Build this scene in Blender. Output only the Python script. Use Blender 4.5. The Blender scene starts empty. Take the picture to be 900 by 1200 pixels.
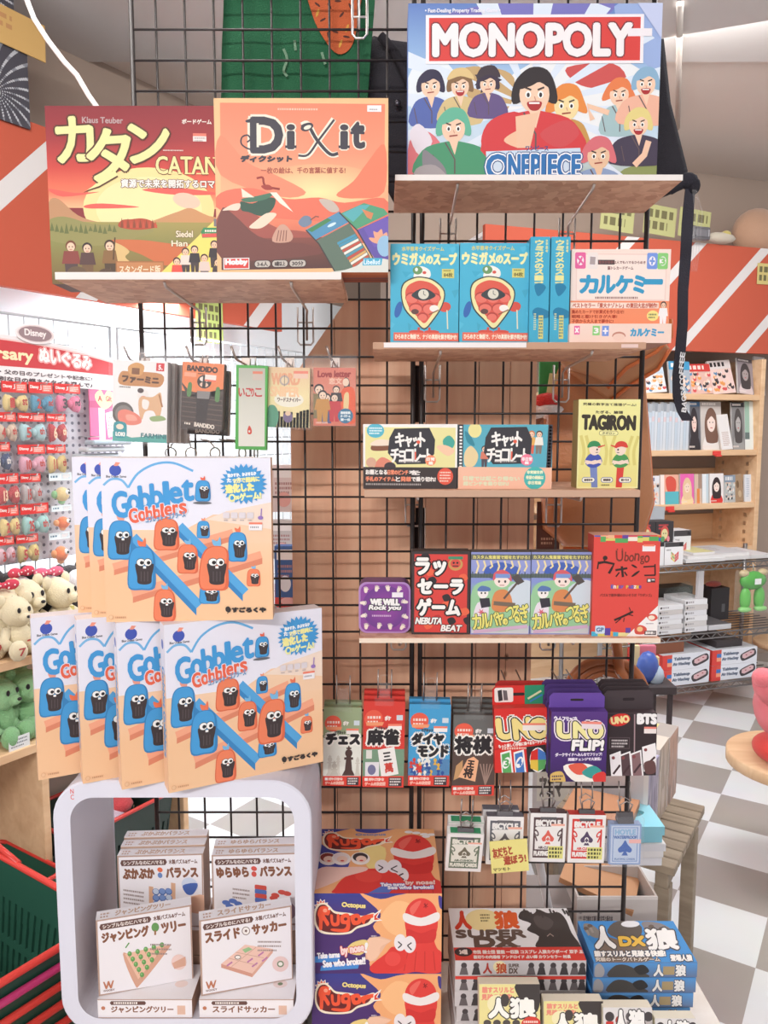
import bpy, bmesh, math, random
import numpy as np
from mathutils import Vector, Matrix
R = math.radians
random.seed(7)
scene = bpy.context.scene
COL = scene.collection

# ---------------------------------------------------------------- camera
FPX, PITCH, CH = 900.0, R(6.0), 1.45
cam_data = bpy.data.cameras.new('camera')
cam_data.sensor_fit = 'VERTICAL'
cam_data.sensor_height = 32.0
cam_data.lens = 32.0 * FPX / 1200.0
cam_data.clip_start = 0.02
cam = bpy.data.objects.new('camera', cam_data)
COL.objects.link(cam)
cam.location = (0, 0, CH)
cam.rotation_euler = (R(90) - PITCH, 0, 0)
scene.camera = cam

# ---------------------------------------------------------------- light
scene.view_settings.view_transform = 'Standard'
scene.view_settings.look = 'None'
scene.view_settings.exposure = 0.0
scene.view_settings.gamma = 1.0
scene.view_settings.use_curve_mapping = False
world = bpy.data.worlds.new('world')
scene.world = world
world.use_nodes = True
bgn = world.node_tree.nodes['Background']
bgn.inputs['Color'].default_value = (0.98, 0.975, 1.0, 1)
bgn.inputs['Strength'].default_value = 0.85

def area(name, loc, target, sx, sy, power, col=(1, 0.97, 0.93)):
    l = bpy.data.lights.new(name, 'AREA')
    l.shape = 'RECTANGLE'; l.size = sx; l.size_y = sy; l.energy = power; l.color = col
    o = bpy.data.objects.new(name, l); COL.objects.link(o)
    o.location = loc
    o.rotation_euler = (Vector(target) - Vector(loc)).to_track_quat('-Z', 'Y').to_euler()
    return o
k_ = area('ceiling_lamp_key', (-0.45, -2.4, 2.9), (0.0, 1.3, 1.0), 3.0, 0.08, 132, (1, 0.985, 0.97))
k_.rotation_euler.rotate_axis('Z', R(9))
area('ceiling_lamp_near', (-0.35, -0.3, 2.92), (0.0, 1.25, 0.8), 1.2, 0.35, 4, (1, 0.985, 0.97))
area('ceiling_lamp_aisle', (1.7, 2.5, 2.93), (1.75, 2.7, 0), 1.6, 1.4, 74, (0.98, 0.985, 1.0))
area('ceiling_lamp_bookcase', (1.3, 3.0, 2.93), (1.9, 4.6, 0.6), 1.4, 0.4, 24, (1, 0.97, 0.94))
area('added_fill_left_wall', (-0.99, 3.28, 2.02), (-1.25, 3.55, 1.2), 0.2, 2.2, 56, (0.86, 0.94, 1.0))  # added strip, hidden behind the fascia, to brighten the white wall
area('ceiling_lamp_left_aisle', (-0.75, 1.35, 2.93), (-1.15, 2.4, 0.9), 0.9, 0.5, 32)

# ---------------------------------------------------------------- layout helpers
CP, SP = math.cos(PITCH), math.sin(PITCH)
def ray(px, py):
    u = (px - 450) / FPX; v = (600 - py) / FPX
    return Vector((u, CP + v * SP, -SP + v * CP))
def at(px, py, Y):
    d = ray(px, py); return Vector((0, 0, CH)) + d * (Y / d.y)
def onz(px, py, z):
    d = ray(px, py); return Vector((0, 0, CH)) + d * ((z - CH) / d.z)
def up(x0, y0, x1, y1, Y):
    """size and base centre of an upright face seen at these pixels"""
    ym = (y0 + y1) / 2
    a, b = at(x0, ym, Y), at(x1, ym, Y)
    t, bo = at(x0, y0, Y), at(x0, y1, Y)
    return b.x - a.x, t.z - bo.z, Vector(((a.x + b.x) / 2, Y, bo.z))

# ---------------------------------------------------------------- colour and materials
_hc = {}
def hx(h):
    if not isinstance(h, str): return h
    if h not in _hc:
        c = [int(h[i:i + 2], 16) / 255 for i in (0, 2, 4)]
        _hc[h] = tuple(x / 12.92 if x <= .04045 else ((x + .055) / 1.055) ** 2.4 for x in c) + (1.0,)
    return _hc[h]

def attr_mat(name, rough=.5, metal=0, spec=.4, coat=0, alpha=1, trans=0, bump=0, bscale=400, sheen=0):
    m = bpy.data.materials.new(name); m.use_nodes = True
    nt = m.node_tree; p = nt.nodes['Principled BSDF']
    a = nt.nodes.new('ShaderNodeAttribute'); a.attribute_name = 'Col'
    nt.links.new(a.outputs['Color'], p.inputs['Base Color'])
    p.inputs['Roughness'].default_value = rough
    p.inputs['Metallic'].default_value = metal
    p.inputs['Specular IOR Level'].default_value = spec
    p.inputs['Coat Weight'].default_value = coat
    p.inputs['Coat Roughness'].default_value = .3
    p.inputs['Alpha'].default_value = alpha
    p.inputs['Transmission Weight'].default_value = trans
    p.inputs['Sheen Weight'].default_value = sheen
    if bump:
        tc = nt.nodes.new('ShaderNodeTexCoord'); n = nt.nodes.new('ShaderNodeTexNoise')
        n.inputs['Scale'].default_value = bscale
        b = nt.nodes.new('ShaderNodeBump'); b.inputs['Strength'].default_value = bump
        b.inputs['Distance'].default_value = .004
        nt.links.new(tc.outputs['Object'], n.inputs['Vector'])
        nt.links.new(n.outputs['Fac'], b.inputs['Height'])
        nt.links.new(b.outputs['Normal'], p.inputs['Normal'])
    return m
PRINT = attr_mat('printed_card', .5, spec=.3)
GLOSS = attr_mat('shrink_wrapped_print', .5, spec=.25, coat=.04)
MATTE = attr_mat('matte_paint', .75, spec=.3)
PLAST = attr_mat('plastic', .3)
METAL = attr_mat('metal_wire', .35, metal=.85)
DARKM = attr_mat('coated_wire', .4, metal=.2)
CLOTH = attr_mat('cloth', .9, spec=.2, bump=.5, bscale=500)
PLUSH = attr_mat('plush', .95, spec=.15, bump=.8, bscale=320, sheen=.3)
LEATH = attr_mat('leather', .38, bump=.25, bscale=120)
CLEAR = attr_mat('clear_plastic', .12, alpha=.07, spec=.6)

def wood(name, c1, c2, scale=(1, 1, 1), ring=14, flake=0, rough=.6, knots=False):
    m = bpy.data.materials.new(name); m.use_nodes = True
    nt = m.node_tree; L = nt.links.new; p = nt.nodes['Principled BSDF']
    p.inputs['Roughness'].default_value = rough; p.inputs['Specular IOR Level'].default_value = .3
    tc = nt.nodes.new('ShaderNodeTexCoord'); mp = nt.nodes.new('ShaderNodeMapping')
    mp.inputs['Scale'].default_value = scale
    L(tc.outputs['Object'], mp.inputs['Vector'])
    ramp = nt.nodes.new('ShaderNodeValToRGB')
    if flake:
        v = nt.nodes.new('ShaderNodeTexVoronoi'); v.inputs['Scale'].default_value = flake
        n = nt.nodes.new('ShaderNodeTexNoise'); n.inputs['Scale'].default_value = flake * .6
        n.inputs['Detail'].default_value = 4
        mx = nt.nodes.new('ShaderNodeMix'); mx.data_type = 'RGBA'; mx.inputs[0].default_value = .45
        L(mp.outputs[0], v.inputs['Vector']); L(mp.outputs[0], n.inputs['Vector'])
        L(v.outputs['Color'], mx.inputs[6]); L(n.outputs['Color'], mx.inputs[7])
        L(mx.outputs[2], ramp.inputs['Fac'])
    else:
        n = nt.nodes.new('ShaderNodeTexNoise'); n.inputs['Scale'].default_value = ring
        n.inputs['Detail'].default_value = 5; n.inputs['Distortion'].default_value = .6
        L(mp.outputs[0], n.inputs['Vector']); L(n.outputs['Fac'], ramp.inputs['Fac'])
    e = ramp.color_ramp.elements
    e[0].position = .3; e[0].color = hx(c1); e[1].position = .7; e[1].color = hx(c2)
    out = ramp.outputs['Color']
    if knots:
        v = nt.nodes.new('ShaderNodeTexVoronoi'); v.inputs['Scale'].default_value = 9
        mp2 = nt.nodes.new('ShaderNodeMapping'); mp2.inputs['Scale'].default_value = (1.6, 1, .9)
        L(tc.outputs['Object'], mp2.inputs['Vector']); L(mp2.outputs[0], v.inputs['Vector'])
        r2 = nt.nodes.new('ShaderNodeValToRGB')
        r2.color_ramp.elements[0].position = .03; r2.color_ramp.elements[0].color = (.0, .0, .0, 1)
        r2.color_ramp.elements[1].position = .075; r2.color_ramp.elements[1].color = (1, 1, 1, 1)
        L(v.outputs['Distance'], r2.inputs['Fac'])
        mx = nt.nodes.new('ShaderNodeMix'); mx.data_type = 'RGBA'
        mx.inputs[6].default_value = hx('7a4a38')
        L(r2.outputs['Color'], mx.inputs[0]); L(out, mx.inputs[7]); out = mx.outputs[2]
    L(out, p.inputs['Base Color'])
    return m
OSB = wood('chip_board', 'cf9a80', 'ebbfa2', (1, 1, 1), flake=70)
PLANK = wood('pine_planks', 'e6aa8a', 'f8c9a8', (9, 9, .8), ring=3, knots=True)
PINE = wood('light_pine', 'dcb48c', 'ecc9a2', (1.2, 8, 8), ring=3)
TABLEW = wood('pale_table_wood', 'ecdfd2', 'f8efe6', (2, 8, 8), ring=3)
OLDW = wood('grey_weathered_wood', '8c7d6c', 'a99a86', (2, 12, 12), ring=3)

def plain(name, c, rough=.8, noise=.03, scale=3):
    m = bpy.data.materials.new(name); m.use_nodes = True
    nt = m.node_tree; p = nt.nodes['Principled BSDF']
    p.inputs['Roughness'].default_value = rough; p.inputs['Specular IOR Level'].default_value = .25
    tc = nt.nodes.new('ShaderNodeTexCoord'); n = nt.nodes.new('ShaderNodeTexNoise')
    n.inputs['Scale'].default_value = scale; n.inputs['Detail'].default_value = 3
    r = nt.nodes.new('ShaderNodeValToRGB'); c = hx(c)
    r.color_ramp.elements[0].color = tuple(x * (1 - noise) for x in c[:3]) + (1,)
    r.color_ramp.elements[1].color = tuple(min(1, x * (1 + noise)) for x in c[:3]) + (1,)
    nt.links.new(tc.outputs['Object'], n.inputs['Vector'])
    nt.links.new(n.outputs['Fac'], r.inputs['Fac']); nt.links.new(r.outputs['Color'], p.inputs['Base Color'])
    return m

# ---------------------------------------------------------------- mesh builder
class MB:
    def __init__(s): s.v = []; s.f = []; s.c = []; s.sm = []
    def add(s, vs, fs, col, smooth=False):
        """col: one colour, or a list of colours per vertex"""
        o = len(s.v); s.v += [tuple(v) for v in vs]
        per = isinstance(col, list)
        c1 = None if per else hx(col)
        for f in fs:
            s.f.append(tuple(i + o for i in f)); s.sm.append(smooth)
            if per: s.c += [hx(col[i]) for i in f]
            else: s.c += [c1] * len(f)
        return s
    def bm(s, bm, col, mat=None, smooth=False, colfn=None):
        bm.verts.ensure_lookup_table(); bm.normal_update()
        for i, v in enumerate(bm.verts): v.index = i
        vs = [(mat @ v.co if mat else v.co) for v in bm.verts]
        if colfn is None:
            s.add(vs, [[v.index for v in f.verts] for f in bm.faces], col, smooth)
        else:
            o = len(s.v); s.v += [tuple(v) for v in vs]
            for f in bm.faces:
                s.f.append(tuple(v.index + o for v in f.verts)); s.sm.append(smooth)
                s.c += [hx(colfn(f))] * len(f.verts)
        bm.free(); return s
    def box(s, lo, hi, col, bev=0.0, mat=None, seg=1):
        lo, hi = Vector(lo), Vector(hi)
        bm = bmesh.new(); bmesh.ops.create_cube(bm, size=1)
        for v in bm.verts: v.co = Vector([(lo[i] + hi[i]) / 2 + v.co[i] * (hi[i] - lo[i]) for i in range(3)])
        if bev: bmesh.ops.bevel(bm, geom=list(bm.edges), offset=bev, segments=seg, affect='EDGES', profile=.6)
        return s.bm(bm, col, mat)
    def ball(s, c, r, col, mat=None, sub=2, rot=None):
        bm = bmesh.new(); bmesh.ops.create_icosphere(bm, subdivisions=sub, radius=1)
        r = (r, r, r) if not hasattr(r, '__len__') else r
        M = Matrix.Translation(Vector(c)) @ (rot.to_4x4() if rot else Matrix()) @ Matrix.Diagonal((r[0], r[1], r[2], 1))
        if mat: M = mat @ M
        return s.bm(bm, col, M, True)
    def tube(s, pts, r, col, n=8, closed=False, cap=True):
        pts = [Vector(p) for p in pts]; N = len(pts); vs = []; fs = []
        rs = r if isinstance(r, (list, tuple)) else [r] * N
        prev = None
        for i, p in enumerate(pts):
            if closed: t = pts[(i + 1) % N] - pts[i - 1]
            else: t = pts[min(i + 1, N - 1)] - pts[max(i - 1, 0)]
            t.normalize()
            if prev is None:
                a = Vector((0, 0, 1)) if abs(t.z) < .9 else Vector((1, 0, 0))
                u = t.cross(a).normalized()
            else:
                u = (prev - t * prev.dot(t)); u = u.normalized() if u.length > 1e-6 else t.orthogonal().normalized()
            prev = u; w = t.cross(u)
            for k in range(n):
                an = 2 * math.pi * k / n
                vs.append(p + (u * math.cos(an) + w * math.sin(an)) * rs[i])
        for i in range(N if closed else N - 1):
            j = (i + 1) % N
            for k in range(n):
                fs.append((i * n + k, i * n + (k + 1) % n, j * n + (k + 1) % n, j * n + k))
        if cap and not closed:
            fs.append(tuple(range(n))[::-1]); fs.append(tuple((N - 1) * n + k for k in range(n)))
        return s.add(vs, fs, col, True)
    def lathe(s, prof, c, col, n=24, axis=None):
        vs = []; fs = []
        for (r, z) in prof:
            for k in range(n):
                a = 2 * math.pi * k / n
                vs.append(Vector(c) + Vector((r * math.cos(a), r * math.sin(a), z)))
        m = len(prof)
        for i in range(m - 1):
            for k in range(n):
                fs.append((i * n + k, i * n + (k + 1) % n, (i + 1) * n + (k + 1) % n, (i + 1) * n + k))
        fs.append(tuple(range(n))[::-1]); fs.append(tuple((m - 1) * n + k for k in range(n)))
        return s.add(vs, fs, col, True)
    def prism(s, pts, z0, z1, col, mat=None, side=None):
        """pts 2D outline in local XY, extruded in local Z"""
        n = len(pts); vs = [Vector((p[0], p[1], z0)) for p in pts] + [Vector((p[0], p[1], z1)) for p in pts]
        if mat: vs = [mat @ v for v in vs]
        ar = sum(pts[i][0] * pts[(i + 1) % n][1] - pts[(i + 1) % n][0] * pts[i][1] for i in range(n))
        idx = list(range(n)) if ar > 0 else list(range(n))[::-1]
        s.add(vs, [tuple(idx[::-1]), tuple(i + n for i in idx)], col)
        fs = []
        for a in range(n):
            i, j = idx[a], idx[(a + 1) % n]
            fs.append((i, j, j + n, i + n))
        return s.add(vs, fs, side or col)
    def art(s, A, O, Rv, Dv, nrm):
        """lay printed shapes (unit square) on a face"""
        O, Rv, Dv, nrm = (np.array(x) for x in (O, Rv, Dv, nrm))
        for (uv, fs, cols, z) in A.P:
            P = O + uv[:, :1] * Rv + uv[:, 1:] * Dv + nrm * (z * A.step + A.lift)
            o = len(s.v); s.v += [tuple(p) for p in P.tolist()]
            per = isinstance(cols, list)
            for f in fs:
                s.f.append(tuple(i + o for i in f)); s.sm.append(False)
                if per: s.c += [cols[i] for i in f]
                else: s.c += [cols] * len(f)
        return s
    def build(s, name, mat=None, parent=None, loc=None, rot=None):
        me = bpy.data.meshes.new(name)
        me.from_pydata(s.v, [], s.f)
        a = me.color_attributes.new('Col', 'FLOAT_COLOR', 'CORNER')
        a.data.foreach_set('color', np.array(s.c, dtype=np.float32).ravel())
        me.polygons.foreach_set('use_smooth', s.sm)
        me.materials.append(mat or PRINT)
        me.update()
        o = bpy.data.objects.new(name, me); COL.objects.link(o)
        if parent is not None: o.parent = parent
        if loc is not None: o.location = loc
        if rot is not None: o.rotation_euler = rot
        return o

def tag(o, label=None, cat=None, group=None, kind=None):
    if label: o['label'] = label
    if cat: o['category'] = cat
    if group: o['group'] = group
    if kind: o['kind'] = kind
    return o
def empty(name, label, cat, loc=(0, 0, 0), rot=(0, 0, 0), group=None):
    o = bpy.data.objects.new(name, None); COL.objects.link(o)
    o.empty_display_size = .02
    o.location = loc; o.rotation_euler = rot
    return tag(o, label, cat, group)
def dup(o, loc=None, rot=None, label=None, group=None):
    def cp(a, parent):
        c = a.copy(); COL.objects.link(c)
        if parent is not None: c.parent = parent
        for ch in list(a.children): cp(ch, c)
        return c
    c = cp(o, None)
    if loc is not None: c.location = loc
    if rot is not None: c.rotation_euler = rot
    if label: c['label'] = label
    if group: c['group'] = group
    return c
def struct(o): o['kind'] = 'structure'; return o

# ---------------------------------------------------------------- printed artwork
def homog(q):
    (x0, y0), (x1, y1), (x2, y2), (x3, y3) = q
    dx1, dx2, dx3 = x1 - x2, x3 - x2, x0 - x1 + x2 - x3
    dy1, dy2, dy3 = y1 - y2, y3 - y2, y0 - y1 + y2 - y3
    den = dx1 * dy2 - dx2 * dy1
    g = (dx3 * dy2 - dx2 * dy3) / den; h = (dx1 * dy3 - dx3 * dy1) / den
    M = np.array([[x1 - x0 + g * x1, x3 - x0 + h * x3, x0], [y1 - y0 + g * y1, y3 - y0 + h * y3, y0], [g, h, 1]])
    return np.linalg.inv(M)
_glyph = {}
def glyphs(s, off=0.0):
    k = (s, off)
    if k not in _glyph:
        c = bpy.data.curves.new('t', 'FONT'); c.body = s; c.offset = off; c.resolution_u = 3
        c.space_line = .85; c.align_x = 'CENTER'
        o = bpy.data.objects.new('t', c); me = o.to_mesh()
        n = len(me.vertices); v = np.empty(n * 3, dtype=np.float32); me.vertices.foreach_get('co', v)
        f = [tuple(p.vertices) for p in me.polygons]
        _glyph[k] = (v.reshape(-1, 3)[:, :2].astype(float).copy(), f)
        o.to_mesh_clear(); bpy.data.objects.remove(o); bpy.data.curves.remove(c)
    return _glyph[k]
def clip(P):
    for ax, lim, sg in ((0, 0, 1), (0, 1, -1), (1, 0, 1), (1, 1, -1)):
        out = []
        for i in range(len(P)):
            a, b = P[i - 1], P[i]
            da, db = (a[ax] - lim) * sg, (b[ax] - lim) * sg
            if (da < 0) != (db < 0):
                t = da / (da - db); out.append((a[0] + (b[0] - a[0]) * t, a[1] + (b[1] - a[1]) * t))
            if db >= 0: out.append(b)
        P = out
        if len(P) < 3: return []
    return P
class Art:
    """printed shapes, drawn in the coordinates of a quadrilateral (TL, TR, BR, BL)"""
    def __init__(s, q, step=5e-6, lift=6e-5):
        if len(q) == 4 and not hasattr(q[0], '__len__'):
            x0, y0, x1, y1 = q; q = [(x0, y0), (x1, y0), (x1, y1), (x0, y1)]
        s.q = q; s.H = homog(q); s.P = []; s.n = 0; s.step = step; s.lift = lift
    def uv(s, pts):
        p = np.asarray(pts, dtype=float); h = np.c_[p, np.ones(len(p))] @ s.H.T
        return h[:, :2] / h[:, 2:]
    def poly(s, pts, col, same=False):
        uv = s.uv(pts)
        if uv.min() < 0 or uv.max() > 1:
            P = clip([tuple(p) for p in uv])
            if not P: return s
            uv = np.array(P)
        if not same: s.n += 1
        s.P.append((uv, [tuple(range(len(uv)))[::-1]], hx(col), s.n)); return s
    def bg(s, col): return s.poly(s.q, col)
    def rect(s, x0, y0, x1, y1, col, same=False): return s.poly([(x0, y0), (x1, y0), (x1, y1), (x0, y1)], col, same)
    def rrect(s, x0, y0, x1, y1, r, col):
        P = []
        for cx, cy, a0 in ((x1 - r, y0 + r, -90), (x1 - r, y1 - r, 0), (x0 + r, y1 - r, 90), (x0 + r, y0 + r, 180)):
            for k in range(5): a = R(a0 + 22.5 * k); P.append((cx + r * math.cos(a), cy + r * math.sin(a)))
        return s.poly(P, col)
    def el(s, cx, cy, rx, ry, col, rot=0, n=20, same=False):
        c, d = math.cos(R(rot)), math.sin(R(rot)); P = []
        for k in range(n):
            a = 2 * math.pi * k / n; x, y = rx * math.cos(a), ry * math.sin(a)
            P.append((cx + x * c - y * d, cy + x * d + y * c))
        return s.poly(P, col, same)
    def blob(s, pts, col, sub=4, same=False):
        n = len(pts); P = []
        for i in range(n):
            p0, p1, p2, p3 = (np.array(pts[(i + k) % n], dtype=float) for k in (-1, 0, 1, 2))
            for k in range(sub):
                t = k / sub
                P.append(tuple(.5 * (2 * p1 + (p2 - p0) * t + (2 * p0 - 5 * p1 + 4 * p2 - p3) * t * t + (3 * p1 - p0 - 3 * p2 + p3) * t ** 3)))
        return s.poly(P, col, same)
    def ln(s, pts, w, col, sm=False):
        if sm:
            Q = []; n = len(pts)
            for i in range(n - 1):
                p0, p1, p2, p3 = (np.array(pts[min(max(i + k, 0), n - 1)], dtype=float) for k in (-1, 0, 1, 2))
                for k in range(5):
                    t = k / 5
                    Q.append(.5 * (2 * p1 + (p2 - p0) * t + (2 * p0 - 5 * p1 + 4 * p2 - p3) * t * t + (3 * p1 - p0 - 3 * p2 + p3) * t ** 3))
            Q.append(np.array(pts[-1], dtype=float)); pts = Q
        pts = [np.array(p, dtype=float) for p in pts]; L_, R_ = [], []
        for i, p in enumerate(pts):
            t = pts[min(i + 1, len(pts) - 1)] - pts[max(i - 1, 0)]; t = t / (np.linalg.norm(t) + 1e-9)
            nn = np.array((-t[1], t[0])) * w / 2; L_.append(p + nn); R_.append(p - nn)
        s.n += 1
        for i in range(len(pts) - 1): s.poly([L_[i], L_[i + 1], R_[i + 1], R_[i]], col, True)
        return s
    def star(s, cx, cy, r0, r1, n, col, ry=1.0, rot=0):
        return s.poly([(cx + (r0 if k % 2 else r1) * math.cos(R(rot) + math.pi * k / n), cy + ry * (r0 if k % 2 else r1) * math.sin(R(rot) + math.pi * k / n)) for k in range(2 * n)], col)
    def gr(s, x0, y0, x1, y1, stops, horiz=False):
        pts, cols, fs = [], [], []
        for i, (t, c) in enumerate(stops):
            if horiz: x = x0 + (x1 - x0) * t; pts += [(x, y0), (x, y1)]
            else: y = y0 + (y1 - y0) * t; pts += [(x0, y), (x1, y)]
            cols += [hx(c), hx(c)]
            if i: k = 2 * i; fs.append((k - 2, k - 1, k + 1, k) if horiz is False else (k - 1, k - 2, k, k + 1))
        s.n += 1
        fs = [f[::-1] for f in fs] if not horiz else [f[::-1] for f in fs]
        uv = np.clip(s.uv(pts), 0, 1)
        s.P.append((uv, fs, cols, s.n)); return s
    def fan(s, cx, cy, rx, ry, c0, c1, n=24):
        pts = [(cx, cy)] + [(cx + rx * math.cos(2 * math.pi * k / n), cy + ry * math.sin(2 * math.pi * k / n)) for k in range(n)]
        uv = np.clip(s.uv(pts), 0, 1); s.n += 1
        s.P.append((uv, [(0, 1 + (k + 1) % n, 1 + k) for k in range(n)], [hx(c0)] + [hx(c1)] * n, s.n)); return s
    def tx(s, x0, y0, x1, y1, t, col, b=0, rot=0, ol=None, sk=0, ol2=None):
        """text fitted to a rectangle; b bold, ol=(colour, width) outline, both in units of the drawing"""
        v, f = glyphs(t)
        if not len(v): return s
        lo, hi = v.min(0), v.max(0); sz = np.maximum(hi - lo, 1e-6)
        X = x0 + (v[:, 0] - lo[0]) / sz[0] * (x1 - x0)
        Y = y1 - (v[:, 1] - lo[1]) / sz[1] * (y1 - y0)
        ym = (y0 + y1) / 2; xm = (x0 + x1) / 2
        X = X - (Y - ym) * sk
        c, d = math.cos(R(rot)), math.sin(R(rot))
        P = np.c_[xm + (X - xm) * c - (Y - ym) * d, ym + (X - xm) * d + (Y - ym) * c]
        def put(rad, colr, nn):
            s.n += 1
            offs = [(0, 0)] if rad == 0 else [(rad * math.cos(2 * math.pi * k / nn), rad * math.sin(2 * math.pi * k / nn)) for k in range(nn)]
            for o in offs:
                s.n += .2
                uv = s.uv(P + np.array(o))
                fs = f
                if uv.min() < 0 or uv.max() > 1:
                    fs = [q for q in f if all(0 <= uv[i][0] <= 1 and 0 <= uv[i][1] <= 1 for i in q)]
                    if not fs: continue
                s.P.append((uv, fs, hx(colr), s.n))
        if ol2: put(ol2[1], ol2[0], 10)
        if ol: put(ol[1], ol[0], 10)
        put(b, col, 6 if b < 2 else 8)
        return s
    def lines(s, x0, y0, x1, rows, h, col, gap=None, rag=.8, seed=1):
        """rows of print too fine to read"""
        rnd = random.Random(seed); gap = gap or h * 1.8; s.n += 1
        for k in range(rows):
            x = x0; y = y0 + k * gap; xe = x1 if k < rows - 1 else x0 + (x1 - x0) * rag
            while x < xe:
                w = h * rnd.uniform(.5, 1.0); s.rect(x, y, min(x + w, xe), y + h, col, True); x += w + h * .35
        return s

def face_frame(name, w, h, d):
    return {'front': ((-w / 2, 0, h), (w, 0, 0), (0, 0, -h), (0, -1, 0)),
            'back': ((w / 2, d, h), (-w, 0, 0), (0, 0, -h), (0, 1, 0)),
            'top': ((-w / 2, d, h), (w, 0, 0), (0, -d, 0), (0, 0, 1)),
            'bottom': ((-w / 2, 0, 0), (w, 0, 0), (0, d, 0), (0, 0, -1)),
            'left': ((-w / 2, d, h), (0, -d, 0), (0, 0, -h), (-1, 0, 0)),
            'right': ((w / 2, 0, h), (0, d, 0), (0, 0, -h), (1, 0, 0))}[name]
def carton(name, label, cat, size, loc, cols, arts=None, yaw=0, lean=0, roll=0, group=None, mat=None, parent=None, bev=.0007):
    """a card box: cols = dict of face colours ('all' = default), arts = printed faces"""
    w, h, d = size; mb = MB(); bm = bmesh.new(); bmesh.ops.create_cube(bm, size=1)
    for v in bm.verts: v.co = Vector((v.co.x * w, d / 2 + v.co.y * d, h / 2 + v.co.z * h))
    bmesh.ops.bevel(bm, geom=list(bm.edges), offset=min(bev, d * .2), segments=1, affect='EDGES')
    def cf(f):
        n = f.normal; a = max(range(3), key=lambda i: abs(n[i]))
        k = {(1, False): 'front', (1, True): 'back', (2, True): 'top', (2, False): 'bottom', (0, False): 'left', (0, True): 'right'}[(a, n[a] > 0)]
        return cols.get(k, cols['all'])
    mb.bm(bm, None, colfn=cf)
    for k, A in (arts or {}).items(): mb.art(A, *face_frame(k, w, h, d))
    o = mb.build(name, mat or PRINT, parent, loc, (R(-lean), R(roll), R(yaw)))
    if cat: tag(o, label, cat, group)
    return o
def on_face(o, art, size, face='front', name='price_sticker', rect=(0, 0, 1, 1), label=None, t=.0006, off=.0, col='f4f1ee', mat=None):
    """a thin printed piece stuck on a box face at rect (fractions of the face)"""
    w, h, d = size; O, Rv, Dv, n = (Vector(x) for x in face_frame(face, w, h, d))
    mb = MB(); a = O + Rv * rect[0] + Dv * rect[1] + n * off; r = Rv * (rect[2] - rect[0]); dn = Dv * (rect[3] - rect[1])
    vs = [a, a + r, a + r + dn, a + dn]; vs += [v + n * t for v in vs]
    mb.add(vs, [(0, 1, 2, 3), (7, 6, 5, 4), (0, 4, 5, 1), (1, 5, 6, 2), (2, 6, 7, 3), (3, 7, 4, 0)], col)
    if art: mb.art(art, a + n * t, r, dn, n)
    c = mb.build(name, mat or PRINT, o)
    if label: c['label'] = label
    return c
def sticker_art(seed=0, red=True):
    A = Art((0, 0, 100, 60))
    if red: A.rect(0, 0, 100, 22, 'f2705c')
    A.lines(8, 30, 92, 2, 7, '9a8f92', seed=seed)
    return A
# ================================================================ the room
SN, CS = math.sin(R(33)), math.cos(R(33))           # the aisle runs 33 degrees off the view
DL = Vector((SN, CS, 0)); NL = Vector((CS, -SN, 0))  # along the left wall, and out of it
def lw(t, o, z, P0): return Vector((P0[0], P0[1], z)) + DL * t + NL * o

# checkered floor
fm = bpy.data.materials.new('checkered_floor_tiles'); fm.use_nodes = True
nt = fm.node_tree; p = nt.nodes['Principled BSDF']; p.inputs['Roughness'].default_value = .32
p.inputs['Specular IOR Level'].default_value = .4
tc = nt.nodes.new('ShaderNodeTexCoord'); ck = nt.nodes.new('ShaderNodeTexChecker')
ck.inputs['Scale'].default_value = 1.0
ck.inputs['Color1'].default_value = hx('a8a09b'); ck.inputs['Color2'].default_value = hx('e3e4e6')
nz = nt.nodes.new('ShaderNodeTexNoise'); nz.inputs['Scale'].default_value = 5
mx = nt.nodes.new('ShaderNodeMix'); mx.data_type = 'RGBA'; mx.blend_type = 'MULTIPLY'; mx.inputs[0].default_value = .12
mp = nt.nodes.new('ShaderNodeMapping')
TS = .258
mp.inputs['Scale'].default_value = (1 / TS, 1 / TS, 1)
mp.inputs['Location'].default_value = (.471 / TS + 40, -2.955 / TS + 41 , .5)
nt.links.new(tc.outputs['Object'], mp.inputs['Vector']); nt.links.new(mp.outputs[0], ck.inputs['Vector'])
nt.links.new(tc.outputs['Object'], nz.inputs['Vector'])
nt.links.new(ck.outputs['Color'], mx.inputs[6]); nt.links.new(nz.outputs['Color'], mx.inputs[7])
nt.links.new(mx.outputs[2], p.inputs['Base Color'])
fl = MB().box((-5, -3, -.06), (6, 9, 0), 'ffffff').build('floor', fm)
fl.rotation_euler = (0, 0, R(-33)); struct(fl)       # object axes follow the tiles

WBEI = plain('beige_wall_paint', 'ab998c'); WWHT = plain('white_wall_paint', 'f2f7fb')
CEIL = plain('ceiling_grey', 'd3d0ce'); CEIL2 = plain('ceiling_beige', 'dcd2ca')
PB = (-1.30, 2.60)                                   # the fascia line on the left
PW = (PB[0] - NL.x * .30, PB[1] - NL.y * .30)
def slab(name, mat, P0, t0, t1, o0, o1, z0, z1, col='ffffff'):
    pts = [lw(t0, o0, 0, P0), lw(t1, o0, 0, P0), lw(t1, o1, 0, P0), lw(t0, o1, 0, P0)]
    return MB().prism([(q.x, q.y) for q in pts], z0, z1, col).build(name, mat)
struct(slab('wall_left', WWHT, PW, -3.2, 3.9, -.1, 0, 0, 2.2))
struct(slab('wall_left_upper', WBEI, PW, -3.2, 3.6, -.1, 0, 2.2, 3.0))
RA = R(17.5); DR = Vector((math.cos(RA), math.sin(RA), 0)); NR = Vector((math.sin(RA), -math.cos(RA), 0))
PR = at(820, 400, 4.75); PR = (PR.x, PR.y)
def rw(t, o, z): return Vector((PR[0], PR[1], z)) + DR * t + NR * o
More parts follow.
